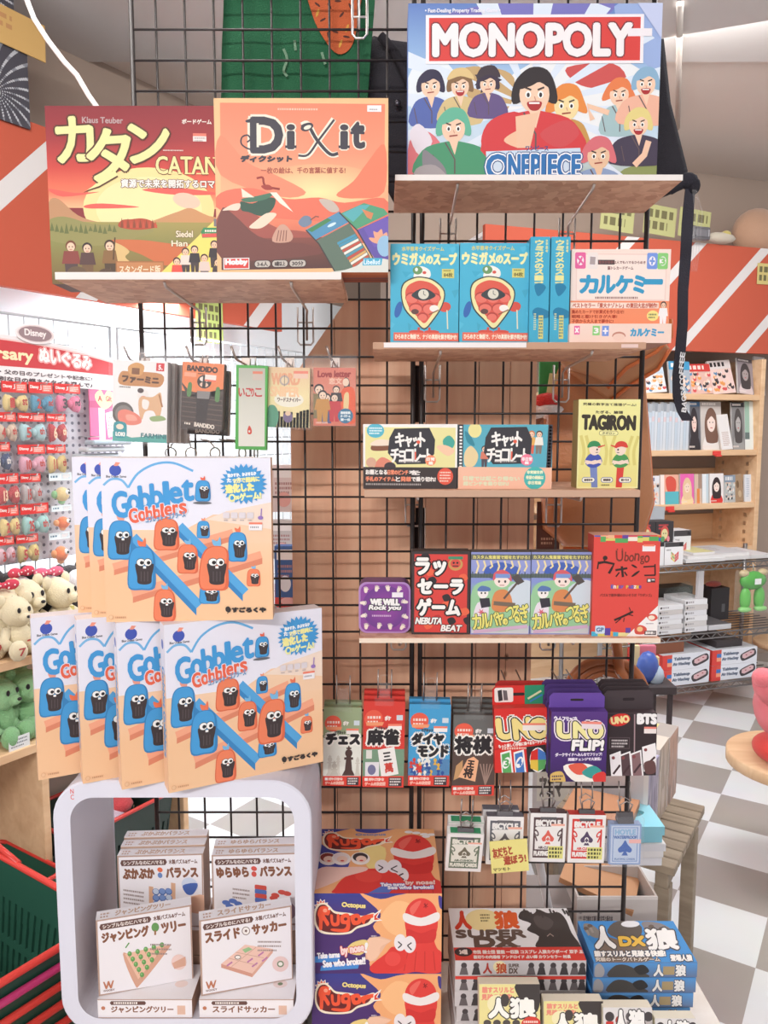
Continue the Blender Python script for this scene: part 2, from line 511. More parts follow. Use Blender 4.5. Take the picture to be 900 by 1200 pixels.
def slabr(name, mat, t0, t1, o0, o1, z0, z1):
    pts = [rw(t0, o0, 0), rw(t1, o0, 0), rw(t1, o1, 0), rw(t0, o1, 0)]
    return MB().prism([(q.x, q.y) for q in pts], z0, z1, 'ffffff').build(name, mat)
struct(slabr('wall_back', WBEI, -2.0, 3.2, -.1, 0, 0, 3.0))
struct(MB().box((-6, -5, 2.97), (7, 7.5, 3.05), 'ffffff').build('ceiling', CEIL2))
struct(MB().box((-6, -5, 2.945), (7, 3.3, 2.975), 'ffffff').build('trim_1', CEIL))
a, b = onz(797, 4, 2.935), onz(794, 150, 2.935)
tag(MB().tube([a, b, b + Vector((0, 0, .03))], .012, 'b4aaa2').build('ceiling_conduit', MATTE), 'thin pale conduit running along the ceiling above the right aisle', 'pipe')

# orange fascia boards with white diagonal stripes
def fascia(name, z0, z1, t0, t1, M, stripes, w):
    mb = MB(); h = z1 - z0
    mb.box((t0, 0, z0), (t1, .03, z1), 'bf5a44')
    A = Art((t0, -z1, t1, -z0), lift=.0006)
    for s in stripes: A.poly([(s, -z0), (s + w, -z0), (s + w + h * .98, -z1), (s + h * .98, -z1)], 'd9d4d2')
    mb.art(A, (t0, 0, z1), (t1 - t0, 0, 0), (0, 0, -h), (0, -1, 0))
    o = mb.build(name, MATTE); o.matrix_world = M; return struct(o)
ML = Matrix(((SN, -CS, 0, PB[0]), (CS, SN, 0, PB[1]), (0, 0, 1, 0), (0, 0, 0, 1)))
fascia('trim_2', 1.935, 2.50, -1.2, 1.47, ML, [-.88, -.28, .32, 1.2], .09)
q = rw(0, .36, 0)
MR = Matrix(((DR.x, -DR.y, 0, q.x), (DR.y, DR.x, 0, q.y), (0, 0, 1, 0), (0, 0, 0, 1)))
fascia('trim_3', 1.89, 2.47, -1.6, 1.2, MR, [-1.35, -.92, -.48, -.055, .375, .8], .075)
# soffit shelves on top of the fascias
struct(slab('trim_4', MATTE, PB, -1.2, 1.47, -.32, -.03, 2.42, 2.44, 'a2958a'))
# little price cards stuck along the fascia
def wall_card(name, label, M, x, z, w, h, col, rows, tilt=0, off=.004, ink='6f6a4a'):
    A = Art((0, 0, w, h), lift=3e-4).lines(w * .1, h * .15, w * .9, rows, h * .55 / rows, ink, gap=h * .8 / rows, seed=int(abs(x) * 97))
    mb = MB().box((-w / 2, -.002, -h / 2), (w / 2, 0, h / 2), col)
    mb.art(A, (-w / 2, -.002, h / 2), (w, 0, 0), (0, 0, -h), (0, -1, 0))
    o = mb.build(name, MATTE); o.matrix_world = M @ Matrix.Translation((x, -off, z)) @ Matrix.Rotation(R(tilt), 4, 'Y')
    return tag(o, label, 'card')
wall_card('price_card', 'small pale yellow price card on the orange fascia far right', MR, .135, 2.33, .135, .115, 'cdbd7c', 2)
for i, (x, l) in enumerate([(-.86, 'leftmost'), (-.60, 'middle'), (-.38, 'rightmost')]):
    tag(wall_card('shelf_card', l + ' of three yellow green cards in a row above the right orange fascia', MR, x, 2.56, .2, .15, 'b2b27c', 2, 4, off=.02), group='cards above the right fascia')
wall_card('price_card', 'lime green note hanging below the left orange fascia over the white wall', ML, .98, 1.93, .16, .19, 'b4c070', 4, off=.006)
# posters above the left fascia
def pattern_poster(label, x0, x1, z0, z1):
    w, h = x1 - x0, z1 - z0; A = Art((0, 0, w, h), lift=3e-4, step=1e-4)
    cx, cy = w * .8, h * .66; A.n += 1
    for rr in range(1, 26):
        n = 22; r0 = .006 + .0085 * rr
        for k in range(n):
            an = 2 * math.pi * (k + .5 * (rr % 2)) / n + rr * .16
            A.el(cx + r0 * math.cos(an), cy + r0 * math.sin(an), .0018 + rr * .00034, .0016 + rr * .0002, 'b9bbc0' if (k + rr) % 3 else '85878f', math.degrees(an) + 40, 8, True)
    mb = MB().box((x0, -.004, z0), (x1, 0, z1), '47454d')
    mb.art(A, (x0, -.004, z1), (w, 0, 0), (0, 0, -h), (0, -1, 0))
    o = mb.build('pattern_poster', PRINT); o.matrix_world = ML @ Matrix.Translation((0, -.006, 0)); tag(o, label, 'poster')
pattern_poster('dark poster of pale swirling dots directly above the left orange fascia', -.42, .165, 2.47, 2.72)
pattern_poster('dark poster of swirling dots at the top left corner, above the tan card', -.42, .125, 2.80, 2.93)
A = Art((0, 0, 100, 40)); A.lines(20, 8, 80, 3, 5, 'b98a5c', seed=3); A.lines(8, 33, 60, 1, 3, '6a5a45')
w, h = .55, .12
mb = MB().box((-.42, -.004, 2.71), (.18, 0, 2.83), 'c9a366'); mb.art(A, (-.42, -.004, 2.83), (.6, 0, 0), (0, 0, -.12), (0, -1, 0))
o = mb.build('sign_card', MATTE); o.matrix_world = ML @ Matrix.Translation((0, -.016, 0)) @ Matrix.Rotation(R(1), 4, 'Y')
tag(o, 'wide tan paper sign with faint orange writing at upper left', 'sign')
# white cable
pts = [at(x, y, 1.9) for x, y in [(26, -14), (40, 22), (56, 47), (75, 72), (90, 88), (104, 112), (114, 126), (120, 150)]]
tag(MB().tube(pts, .0062, 'ece5e2').build('power_cable', PLAST), 'white cable hanging down across the beige wall at upper left', 'cable')
# things lying on the fascia ledge behind the red box
def ledge(x, z): return ML @ Vector((x, .12, z))
mb = MB().ball((0, 0, .035), (.05, .05, .035), 'e8e0dc').ball((.09, 0, .03), (.06, .045, .03), 'd8564e').ball((.15, 0, .045), (.022, .022, .022), 'd8564e')
tag(mb.build('plush_toy', PLUSH, None, ledge(.36, 2.44)), 'red and white plush toy peeking over the top edge of the sunset box', 'plush toy')
mb = MB().ball((0, 0, .035), (.07, .05, .036), '2e2b2e').tube([(-.05, 0, .05), (-.1, 0, .065)], [.012, .002], '2e2b2e')
tag(mb.build('plush_toy', PLUSH, None, ledge(.72, 2.44)), 'black plush shape peeking over the sunset box right of the cable', 'plush toy')
# ================================================================ display fixtures
GY = 1.32
# low table
TZ = .49
t = empty('display_table', 'low pale wooden table carrying the white cube, cartons and stacked boxes', 'table', (0, 1.03, 0))
MB().box((-.462, -.33, TZ - .03), (.55, .277, TZ), 'ffffff', .003).build('tabletop', TABLEW, t)
for sx in (-.43, .51):
    for sy in (-.29, .24): MB().box((sx - .02, sy - .02, 0), (sx + .02, sy + .02, TZ - .03), 'ffffff', .003).build('leg', TABLEW, t)
# wire grid panels
def grid_panel(label, x0, x1, xs, z0=.0, z1=2.32):
    g = empty('wire_grid_panel', label, 'grid panel', (x0, GY, 0), group='wire grid panels')
    f = MB()
    pw = .0042
    f.tube([(0, 0, z0), (0, 0, z1)], pw, '37302f', 10); f.tube([(x1 - x0, 0, z0), (x1 - x0, 0, z1)], pw, '37302f', 10)
    f.tube([(0, 0, z1), (x1 - x0, 0, z1)], pw, '37302f', 10)
    f.build('frame', DARKM, g)
    w = MB()
    for x in xs: w.tube([(x - x0, .0018, z0 + .02), (x - x0, .0018, z1)], .0020, '3a3332', 6)
    k = -23
    while True:
        z = 1.1002 + .04746 * k
        if z > z1: break
        if z > .02: w.tube([(0, -.0014, z), (x1 - x0, -.0014, z)], .0020, '3a3332', 6)
        k += 1
    w.build('wire', DARKM, g)
    return g
grid_panel('left black wire grid panel holding the hanging games and the left shelf', -.409, .049, [-.37 + .0469 * k for k in range(9)])
grid_panel('right black wire grid panel behind the five stacked shelves', .0635, .437, [.1075 + .0476 * k for k in range(7)])
# wooden backing of planks
bw = empty('plank_backing', 'upright backing of knotty brown pine planks behind the wire grid', 'wooden panel', (0, 1.40, 0))
zt = at(400, 350, 1.40).z
xl = at(341, 560, 1.40).x; xr = at(627, 560, 1.40).x
xs = [xl, at(393, 560, 1.4).x, at(421, 560, 1.4).x, at(487, 560, 1.4).x]
cut = (at(353, 428, 1.40), at(407, 350, 1.40))
def clipx(x):  # chamfered upper left corner
    if x >= cut[1].x: return zt
    s = (cut[1].z - cut[0].z) / (cut[1].x - cut[0].x); return cut[0].z + s * (x - cut[0].x)
xe = [xl, at(393, 560, 1.4).x, at(421, 560, 1.4).x, at(486, 560, 1.4).x, at(499, 560, 1.4).x, at(560, 560, 1.4).x, at(596, 560, 1.4).x, xr]
for i in range(len(xe) - 1):
    a, b = xe[i] + .0006, xe[i + 1] - .0006
    if i == 3: # slotted filler between the two panels
        for z0, z1 in ((at(0, 690, 1.4).z, at(0, 595, 1.4).z), (at(0, 495, 1.4).z, at(0, 428, 1.4).z), (at(0, 1150, 1.4).z, at(0, 975, 1.4).z)):
            MB().box((a, .018, z0), (b, .022, z1), '2b2526').build('slot', MATTE, bw)
        for z0, z1 in ((0, at(0, 1150, 1.4).z), (at(0, 975, 1.4).z, at(0, 690, 1.4).z), (at(0, 595, 1.4).z, at(0, 495, 1.4).z), (at(0, 428, 1.4).z, zt)):
            MB().box((a, 0, z0), (b, .025, z1), 'ffffff').build('plank', PLANK, bw)
        continue
    pts = [(a, 0), (b, 0), (b, clipx(b))]
    if a < cut[1].x < b: pts.append((cut[1].x, zt))
    pts.append((a, clipx(a)))
    M = Matrix(((1, 0, 0, 0), (0, 0, 1, 0), (0, 1, 0, 0), (0, 0, 0, 1)))
    MB().prism(pts, 0, .025, 'ffffff', M).build('plank', PLANK, bw)
# shelves
def bracket(sh, x, yf, zt, arm=True):
    """wire bracket under a board: an arm to the grid and a long loop hanging behind it (shelf coordinates, board top z=0)"""
    g = GY - sh.location.y
    mb = MB(); c = 'd2c8c2'
    zl = zt
    loop = [(x - .013, g + .006, zl - .005), (x - .013, g + .006, zl - .062), (x - .009, g + .006, zl - .067), (x + .009, g + .006, zl - .067), (x + .013, g + .006, zl - .062), (x + .013, g + .006, zl - .005)]
    mb.tube(loop, .0018, c, 6)
    mb.tube([(x - .012, g + .006, zl - .03), (x + .012, g + .006, zl - .03)], .0015, c, 6)
    mb.tube([(x, yf, zt - .001), (x, yf + .008, zt - .006), (x + .004, g - .005, zt - .012), (x + .002, g + .005, zt - .018), (x + .002, g + .006, zt - .06)], .0022, c, 6)
    mb.build('bracket', METAL, sh)
def shelf(label, px0, px1, ptop, Yf, th, bx, edge='efe7e2', loops=True, zt=None):
    ym = ptop
    a, b = at(px0, ym, Yf), at(px1, ym, Yf); z = a.z if zt is None else zt
    s = empty('wall_shelf', label, 'shelf', ((a.x + b.x) / 2, Yf, z), group='board shelves on the grid')
    w = b.x - a.x; d = GY - .006 - Yf
    MB().box((-w / 2, 0, -th), (w / 2, d, 0), 'ffffff', .0008).build('board', OSB, s)
    MB().box((-w / 2, -.0012, -th + .0005), (w / 2, 0, -.0005), edge).build('edge_strip', MATTE, s)
    for x in bx: bracket(s, at(x, ym, Yf).x - s.location.x, .01, -th, loops)
    return s
S1 = 1.674
shelf('upper left chip board shelf under the sunset box and the orange square box', 65, 400, 326, 1.115, .011, (190, 340), zt=S1)
S2 = at(600, 204.5, 1.15).z
shelf('topmost right chip board shelf under the wide blue box of painted people', 463, 800, 204.5, 1.15, .009, (537, 699))
S3 = at(600, 401, 1.12).z
shelf('chip board shelf carrying the four turquoise boxes, second from the top right', 437, 757, 401, 1.12, .010, (517, 697), 'c49a80')
S4 = at(600, 574, 1.13).z
shelf('shelf under the two black-banded wide boxes and the pale yellow box', 427, 750, 574, 1.13, .011, (490, 684), 'c9a48c')
S5 = at(600, 747.5, 1.13).z
shelf('lowest board shelf holding the purple tin and the tall red box', 421, 774, 747.5, 1.13, .008, (470, 675), 'ecd8c4')
# price strip on the third shelf and a little label
o = MB().box((-.102, -.0006, -.0035), (.102, 0, .0035), 'eee6e4').build('price_rail', PLAST, bpy.data.objects['wall_shelf.002'], (-.078, -.0014, -.0042))
o = MB().box((-.012, -.0005, -.0025), (.012, 0, .0025), 'e8c9c0').build('shelf_label', PLAST, bpy.data.objects['wall_shelf.002'], (.172, -.0016, -.0055))

# ---------------------------------------------------------------- white hollow cube
CY = 1.07; cz1 = at(200, 915, CY).z; cz0 = .545
cxa, cxb = at(66, 1050, CY).x, at(366, 1050, CY).x
cw, chh, cd = cxb - cxa, cz1 - cz0, .175
def rr(w, h, r, n=8):
    P = []
    for cx, cz, a0 in ((w / 2 - r, h - r, 0), (-w / 2 + r, h - r, 90), (-w / 2 + r, r, 180), (w / 2 - r, r, 270)):
        for k in range(n + 1): a = R(a0 + 90 * k / n); P.append((cx + r * math.cos(a), cz + r * math.sin(a)))
    return P
th = .0235
O_ = rr(cw, chh, .058); I_ = [(x, z + th) for x, z in rr(cw - 2 * th, chh - 2 * th, .036)]
n = len(O_); mb = MB(); vs = []
bv = .002
def ring(P, y, ins=0, cx=0, cz=chh / 2): 
    return [(x - math.copysign(ins, x), y, z - math.copysign(ins, z - cz)) for x, z in P]
rings = [ring(I_, .002), ring(I_, 0, -bv), ring(O_, 0, bv), ring(O_, .002), ring(O_, cd - .002), ring(O_, cd, bv), ring(I_, cd, -bv), ring(I_, cd - .002)]
for r_ in rings: vs += r_
fs = []
for k in range(8):
    for i in range(n):
        j = (i + 1) % n; a, b = k * n, ((k + 1) % 8) * n
        fs.append((a + i, b + i, b + j, a + j))
mb.add(vs, fs, 'dddbe6')
A = Art((0, 0, 10, 30)); A.tx(1, 1, 9, 29, 'N\nC', 'e0706c', .3, rot=0)
mb.art(A, (-cw / 2 + .027, 0, chh - .012), (.006, 0, 0), (0, 0, -.017), (0, -1, 0))
cube = mb.build('cube_stand', MATTE, None, ((cxa + cxb) / 2, CY, cz0))
tag(cube, 'white rounded hollow cube stand, game boxes on top and puzzle boxes inside', 'display cube')
tag(MB().box((cxa + .02, CY + .005, TZ), (cxb - .02, CY + cd - .005, cz0), 'd8c6b2', .002).build('plinth_block', MATTE), 'pale wooden block that raises the white cube stand', 'block')

# hooks that carry the hanging packs
def hook(label, px, py, Y0=1.2, tip=.022, side=-.008, group='metal hooks on the grid', par=None):
    p = at(px, py, GY); x, z = p.x, p.z
    h = empty('display_hook', label, 'hook', (x, GY, z), group=group)
    MB().tube([(0, .003, 0), (0, -.004, 0), (0, Y0 - GY + .006, .001), (side * .3, Y0 - GY, .004), (side, Y0 - GY - .006, tip)], .0019, 'b2a49c', 7).build('prong', METAL, h)
    MB().box((-.008, -.0045, -.004), (.008, -.0032, .012), 'b2a49c', .0004).build('back_plate', METAL, h)
    return h
# ================================================================ boxes on the shelves
SKIN, DARK = 'f2cbb0', '4a4244'
def fig(A, cx, y0, h, cloth, hair='4a3a36', legs=None, skin=SKIN, w=1.0, face=True):
    """a small printed person: hair, face, torso, legs"""
    r = h * .13
    A.el(cx, y0 + r, r * 1.12, r * 1.15, hair)
    A.el(cx, y0 + r * 1.25, r * .85, r * .95, skin)
    if face:
        A.el(cx - r * .35, y0 + r * 1.2, r * .13, r * .17, DARK, n=8); A.el(cx + r * .35, y0 + r * 1.2, r * .13, r * .17, DARK, n=8, same=True)
        A.ln([(cx - r * .3, y0 + r * 1.75), (cx + r * .3, y0 + r * 1.75)], r * .12, 'a5503f')
    A.poly([(cx - h * .15 * w, y0 + h * .27), (cx + h * .15 * w, y0 + h * .27), (cx + h * .2 * w, y0 + h * .62), (cx - h * .2 * w, y0 + h * .62)], cloth)
    if legs: A.poly([(cx - h * .14 * w, y0 + h * .62), (cx + h * .14 * w, y0 + h * .62), (cx + h * .12 * w, y0 + h), (cx + h * .02, y0 + h), (cx, y0 + h * .7), (cx - h * .02, y0 + h), (cx - h * .12 * w, y0 + h)], legs)
    return A

# ---- square box: sunset over fields
w, h, loc = up(49.5, 125, 270, 0, 1.205)
h = at(0, 124, 1.205).z - S1; loc.z = S1
A = Art([(147, 373), (808, 362), (810, 985), (152, 985)])
A.gr(140, 355, 815, 720, [(0, '8e3138'), (.35, 'a2383c'), (.62, 'cf4a42'), (.85, 'ef7a5c'), (1, 'f6b98c')])
A.el(505, 720, 235, 142, 'f1dd9c', n=36); A.el(505, 722, 190, 112, 'f4e6ac', n=36)
for pts in ([(275, 712), (340, 704), (470, 716), (300, 722)], [(480, 655), (620, 648), (760, 668), (600, 672)], [(150, 655), (240, 668), (330, 664), (200, 682)]): A.blob(pts, 'e8645a')
A.el(640, 692, 50, 26, 'f3c9b4', 12)
A.blob([(140, 790), (150, 700), (185, 690), (250, 745), (330, 770), (420, 775), (500, 800), (300, 830)], 'c0906a')
A.blob([(460, 790), (540, 755), (610, 730), (655, 718), (720, 745), (815, 765), (815, 830), (600, 815)], 'c8976a')
A.gr(140, 768, 815, 990, [(0, 'a59a5c'), (.3, '8f8e55'), (.6, '8a7d4c'), (1, '7c6442')])
A.blob([(140, 770), (200, 750), (300, 775), (420, 780), (520, 800), (330, 850), (140, 830)], '97925c')
A.blob([(395, 785), (405, 762), (440, 758), (480, 755), (515, 765), (530, 785), (460, 795)], 'b5503a')
for k in range(12): A.poly([(400 + k * 11, 788), (406 + k * 11, 752 + (k * 7) % 13), (412 + k * 11, 788)], 'c4563f' if k % 2 else '8c4a34')
for k in range(14): A.poly([(150 + k * 17, 800 + k % 4 * 3), (158 + k * 17, 770 + (k * 5) % 14), (166 + k * 17, 800 + k % 4 * 3)], '6d7446')
A.blob([(350, 835), (470, 830), (610, 845), (730, 840), (640, 880), (560, 920), (470, 880)], 'c9744c')
A.blob([(360, 838), (395, 845), (430, 870), (415, 890), (445, 912), (500, 915), (450, 930), (385, 905), (375, 870)], 'd9bd84')
fig(A, 222, 835, 128, '8e4a44', '7a4a36', '5a4a4a', w=1.3); fig(A, 280, 842, 122, '5d4644', '3c3030', '7a6048', w=1.2); fig(A, 360, 832, 130, '8a6a46', '4a3a30', '54463a', w=1.1)
A.ln([(372, 900), (380, 822)], 5, '5a4634'); A.el(240, 945, 34, 22, '6d5a48'); A.el(345, 950, 28, 20, '5d4c40')
A.rect(380, 905, 553, 960, 'a8734c'); A.rect(384, 909, 549, 956, 'c08a5e')
A.tx(392, 920, 540, 948, 'スタンダード版', 'f3e6cc', .6)
A.poly([(520, 965), (815, 690), (815, 990), (500, 990)], 'efe07a')
for i, (x, y, c) in enumerate([(632, 858, 'ecdcd6'), (665, 850, '3c3a40'), (737, 832, '3c3a40'), (600, 892, 'e05a52'), (700, 880, 'd8d0cc'), (748, 895, '4a4448')]): fig(A, x, y, 95, c, '43383a', '4a4448', w=1.15)
A.rect(737, 755, 790, 782, '7d7f88'); A.poly([(690, 800), (700, 786), (806, 786), (806, 818), (694, 822)], '3f8f5f'); A.lines(704, 794, 800, 2, 7, 'f0f0e8', seed=5)
A.poly([(694, 808), (800, 804), (800, 818), (694, 820)], 'd85a58')
for t, x0, y0, x1, y1, rr_ in [('カ', 186, 412, 312, 560, -4), ('タ', 292, 450, 445, 625, -4), ('ン', 440, 428, 582, 555, -6)]:
    A.tx(x0, y0, x1, y1, t, 'f1e6a4', 6, rr_, ol=('5a3a2a', 12))
A.poly([(380, 590), (345, 628), (272, 668), (330, 650), (398, 612)], '5a3a2a'); A.poly([(384, 588), (345, 622), (284, 660), (330, 644), (398, 606)], 'f1e6a4')
A.tx(277, 409, 420, 429, 'Klaus Teuber', 'c0a0a0', .8); A.tx(630, 411, 735, 427, 'ボードゲーム', 'f3e8e0', .8)
A.rect(668, 459, 716, 487, 'efe6e4'); A.rect(668, 459, 716, 469, 'e88070'); A.lines(672, 473, 712, 2, 5, 'b0a4a4')
A.lines(560, 517, 650, 1, 4, 'e8d8d0')
A.tx(534, 540, 753, 600, 'CATAN', 'f3e0a0', 1.6, ol=('6a3a2c', 4))
for xs_, y in [((538, 576), 0), ((581, 598), 598), ((612, 628), 598), ((636, 662), 598), ((640, 668), 543), ((678, 696), 598), ((706, 722), 598), ((712, 728), 543), ((738, 756), 543)]:
    if y: A.rect(xs_[0], y - 2, xs_[1], y + 2, 'f3e0a0')
A.tx(408, 620, 770, 648, '資源で未来を開拓するロマン', 'f4efe8', 1.0, ol=('7a5a58', 3))
A.tx(600, 798, 660, 820, 'Siedel', 'f1e8d0', .8, ol=('6a5a40', 2)); A.tx(583, 832, 640, 852, 'Han', 'f1e8d0', .8, ol=('6a5a40', 2))
carton('game_box', 'square dark red box with a setting sun over fields, left of the orange square box', 'board game', (w, h, .07), loc, {'all': '8c363a', 'bottom': '6a5650', 'top': 'a54a48', 'left': '8a7a68'}, {'front': A}, group='games on the upper left shelf', mat=GLOSS)

# ---- square orange box with dreamlike picture
w, h, loc = up(252.5, 115, 455, 318, 1.118); h = at(0, 115, 1.118).z - S1; loc.z = S1
A = Art([(5, 135), (800, 128), (808, 940), (14, 925)])
A.rect(0, 120, 815, 945, 'f0c08e'); A.gr(33, 155, 785, 800, [(0, 'f08a6c'), (.35, 'f29878'), (.62, 'f6b58a'), (.8, 'f08a6a'), (1, 'c86a58')])
A.fan(480, 560, 330, 130, 'f6e6a8', 'f5ad84', 36)
A.blob([(33, 300), (150, 420), (280, 480), (420, 560), (300, 580), (33, 480)], 'f08f70'); A.blob([(785, 340), (700, 430), (640, 510), (560, 575), (660, 590), (785, 560)], 'ef8466')
A.blob([(33, 560), (180, 540), (330, 590), (480, 585), (600, 610), (785, 590), (785, 700), (400, 690), (33, 640)], 'e87860')
A.blob([(33, 640), (150, 640), (280, 720), (400, 740), (470, 760), (540, 830), (33, 830)], 'a85a50')
A.gr(33, 770, 560, 915, [(0, '8a5048'), (.5, '70483f'), (1, '5c3f3c')])
A.blob([(33, 640), (90, 660), (200, 760), (330, 790), (420, 800), (480, 850), (33, 860)], '7a4a44')
# boat with sails
A.blob([(122, 600), (175, 610), (235, 585), (280, 590), (265, 640), (215, 668), (160, 650), (125, 640)], '3c5a4c'); A.blob([(125, 590), (200, 575), (275, 560), (240, 590), (160, 605)], '4f7a62')
A.poly([(255, 560), (285, 560), (362, 652), (300, 610)], 'f3ead8'); A.poly([(125, 540), (185, 582), (130, 582)], 'efe4d0')
A.blob([(160, 720), (190, 690), (240, 655), (285, 660), (250, 700), (210, 725)], 'f0d8c0'); A.blob([(40, 640), (80, 615), (120, 610), (110, 640), (70, 640)], 'f1d8c4')
A.ln([(195, 495), (222, 492), (228, 520), (245, 535), (300, 545)], 10, '9a3f38', True); A.blob([(215, 530), (250, 525), (270, 545), (235, 548)], 'a8443c')
# blanket of cards
A.poly([(580, 660), (690, 612), (785, 640), (805, 665), (655, 735)], '5aa07c'); A.poly([(590, 660), (670, 622), (720, 620), (640, 700)], '5fb0b4')
A.poly([(418, 735), (575, 650), (620, 700), (462, 782)], '5a94b8'); A.poly([(425, 735), (520, 680), (540, 690), (448, 745)], '4f8a5c'); A.el(540, 712, 22, 7, 'cfe6ec', -25)
A.poly([(470, 785), (622, 705), (720, 860), (735, 935), (560, 945)], '66786a'); A.poly([(655, 740), (808, 672), (810, 880), (740, 870)], '6a5aa8'); A.poly([(690, 730), (790, 680), (808, 690), (808, 800), (740, 820)], '7460b4')
A.ln([(420, 735), (480, 800), (560, 940)], 6, '4a4444'); A.ln([(575, 655), (660, 740), (740, 880)], 6, '4a4444')
for k, c in enumerate(['4f9ab8', '4f9ab8', 'f1e8dc', 'c85a4c', 'f1e8dc', '5a9ab0', 'c85a4c', 'e0b070', 'f1e8dc', 'c8604c']): A.poly([(565 + k * 8, 795 + k * 12), (650 + k * 7, 755 + k * 11), (653 + k * 7, 766 + k * 11), (569 + k * 8, 806 + k * 12)], c)
A.blob([(735, 745), (755, 750), (775, 735), (780, 780), (750, 790)], 'e8a88c'); A.blob([(715, 775), (760, 775), (800, 750), (795, 800), (740, 800)], 'e8a88c'); A.el(790, 815, 36, 50, '9ac0dc')
A.poly([(680, 640), (735, 660), (725, 690), (705, 680)], 'd88a60'); A.blob([(480, 595), (540, 600), (575, 645), (530, 650)], 'c9b8ac')
A.blob([(265, 785), (290, 720), (325, 710), (360, 760), (340, 790)], 'cfa08c')
for k in range(4): A.ln([(285 + k * 14, 785), (295 + k * 12, 735)], 4, '8a5a50')
A.blob([(385, 700), (410, 670), (440, 675), (445, 705), (410, 722)], '7a8aa0'); A.ln([(440, 690), (465, 672), (480, 675)], 5, '8a5a50')
A.blob([(545, 935), (600, 925), (660, 905), (700, 880), (808, 880), (810, 945)], 'dcdcd4'); A.poly([(690, 870), (780, 872), (775, 905), (685, 905)], '4fb0d0'); A.tx(692, 878, 768, 900, 'Libellud', 'eefaff', .6)
# writing
A.tx(175, 225, 308, 374, 'D', '45414a', 9, ol=('f3e6d4', 20)); A.rect(196, 246, 206, 354, 'f3e6d4')
A.blob([(150, 232), (215, 218), (230, 230), (160, 244)], '45414a'); A.ln([(200, 366), (160, 362), (128, 340), (130, 310), (155, 300), (168, 318), (152, 332)], 7, '45414a', True)
for x in (345, 590):
    A.tx(x - 8, 255, x + 20, 358, 'i', '45414a', 6, ol=('f3e6d4', 12)); A.rect(x - 20, 346, x + 32, 358, '45414a')
A.ln([(400, 255), (430, 250), (470, 320), (530, 385), (568, 385)], 26, 'f3e6d4', True); A.ln([(385, 395), (430, 390), (480, 320), (548, 225)], 26, 'f3e6d4', True)
A.ln([(400, 262), (430, 256), (470, 320), (530, 385), (568, 382)], 15, '45414a', True); A.ln([(385, 392), (430, 388), (480, 320), (550, 228)], 10, '45414a', True)
A.el(425, 262, 30, 18, '45414a', -20); A.el(427, 264, 18, 9, 'f3e6d4', -20)
A.tx(632, 240, 688, 356, 't', '45414a', 6, ol=('f3e6d4', 12)); A.rect(625, 282, 690, 294, '45414a')
A.tx(125, 393, 355, 420, 'ディクシット', '45414a', 3, sk=.1)
A.tx(215, 446, 602, 474, '一枚の絵は、千の言葉に値する!', 'b06050', .8)
A.lines(292, 178, 520, 1, 9, 'f6c8b0', seed=4); A.rect(702, 162, 768, 192, 'f4eeee'); A.lines(712, 178, 758, 1, 6, 'a09898')
A.rect(42, 860, 160, 912, 'f1ece8'); A.rect(46, 864, 156, 908, 'dc4a44'); A.tx(52, 868, 150, 896, 'Hobby', 'f6f0ec', 3)
for x0, x1, t in [(182, 258, '3-6人'), (262, 338, '8歳以上'), (342, 422, '30分')]: A.rrect(x0, 872, x1, 908, 16, '4a4040'); A.rrect(x0 + 3, 875, x1 - 3, 905, 14, 'c8beb4'); A.tx(x0 + 14, 880, x1 - 14, 900, t, '4a4040', 1)
AR = Art((0, 0, 10, 40)).bg('e0a070'); 
AB = Art((0, 0, 100, 30)); AB.rect(0, 9, 100, 12, 'b06048'); AB.rect(0, 15, 100, 19, '7a4f58'); AB.rect(0, 20, 100, 30, '8e4a40'); AB.rect(0, 26, 100, 27.5, 'c06850')
carton('game_box', 'square orange box with a flying boat picture, front edge of the upper left shelf', 'board game', (w, h, .074), loc, {'all': 'e3a06e', 'bottom': 'd07850', 'top': 'eec79c', 'left': 'ecc49a'}, {'front': A, 'bottom': AB}, group='games on the upper left shelf', mat=GLOSS)

# ---- wide blue box with the red title band
Ym = 1.22
w, h, loc = up(478.5, 4, 776.5, 0, Ym); h = at(0, 4, Ym).z - S2; loc.z = S2
A = Art([(77, 8), (845, 12), (838, 540), (74, 540)])
A.gr(70, 0, 850, 540, [(0, '6a86c4'), (.25, '8fb0dc'), (.5, 'b8d4ec'), (.8, 'cfe0ec'), (1, '9aa88c')])
A.blob([(150, 60), (330, 10), (560, 10), (700, 10), (640, 60), (400, 80)], '7f7cc0'); A.blob([(700, 20), (850, 10), (850, 200), (780, 160)], '9fb4e0')
A.el(600, 290, 250, 140, 'eef0f2'); A.el(150, 250, 80, 90, 'e6eef4'); A.blob([(740, 480), (850, 470), (850, 545), (700, 545)], '8f9a62')
A.blob([(560, 190), (700, 180), (740, 230), (660, 250), (590, 235)], 'd05a58'); A.blob([(240, 200), (330, 190), (400, 220), (380, 310), (290, 320)], 'c9a878')
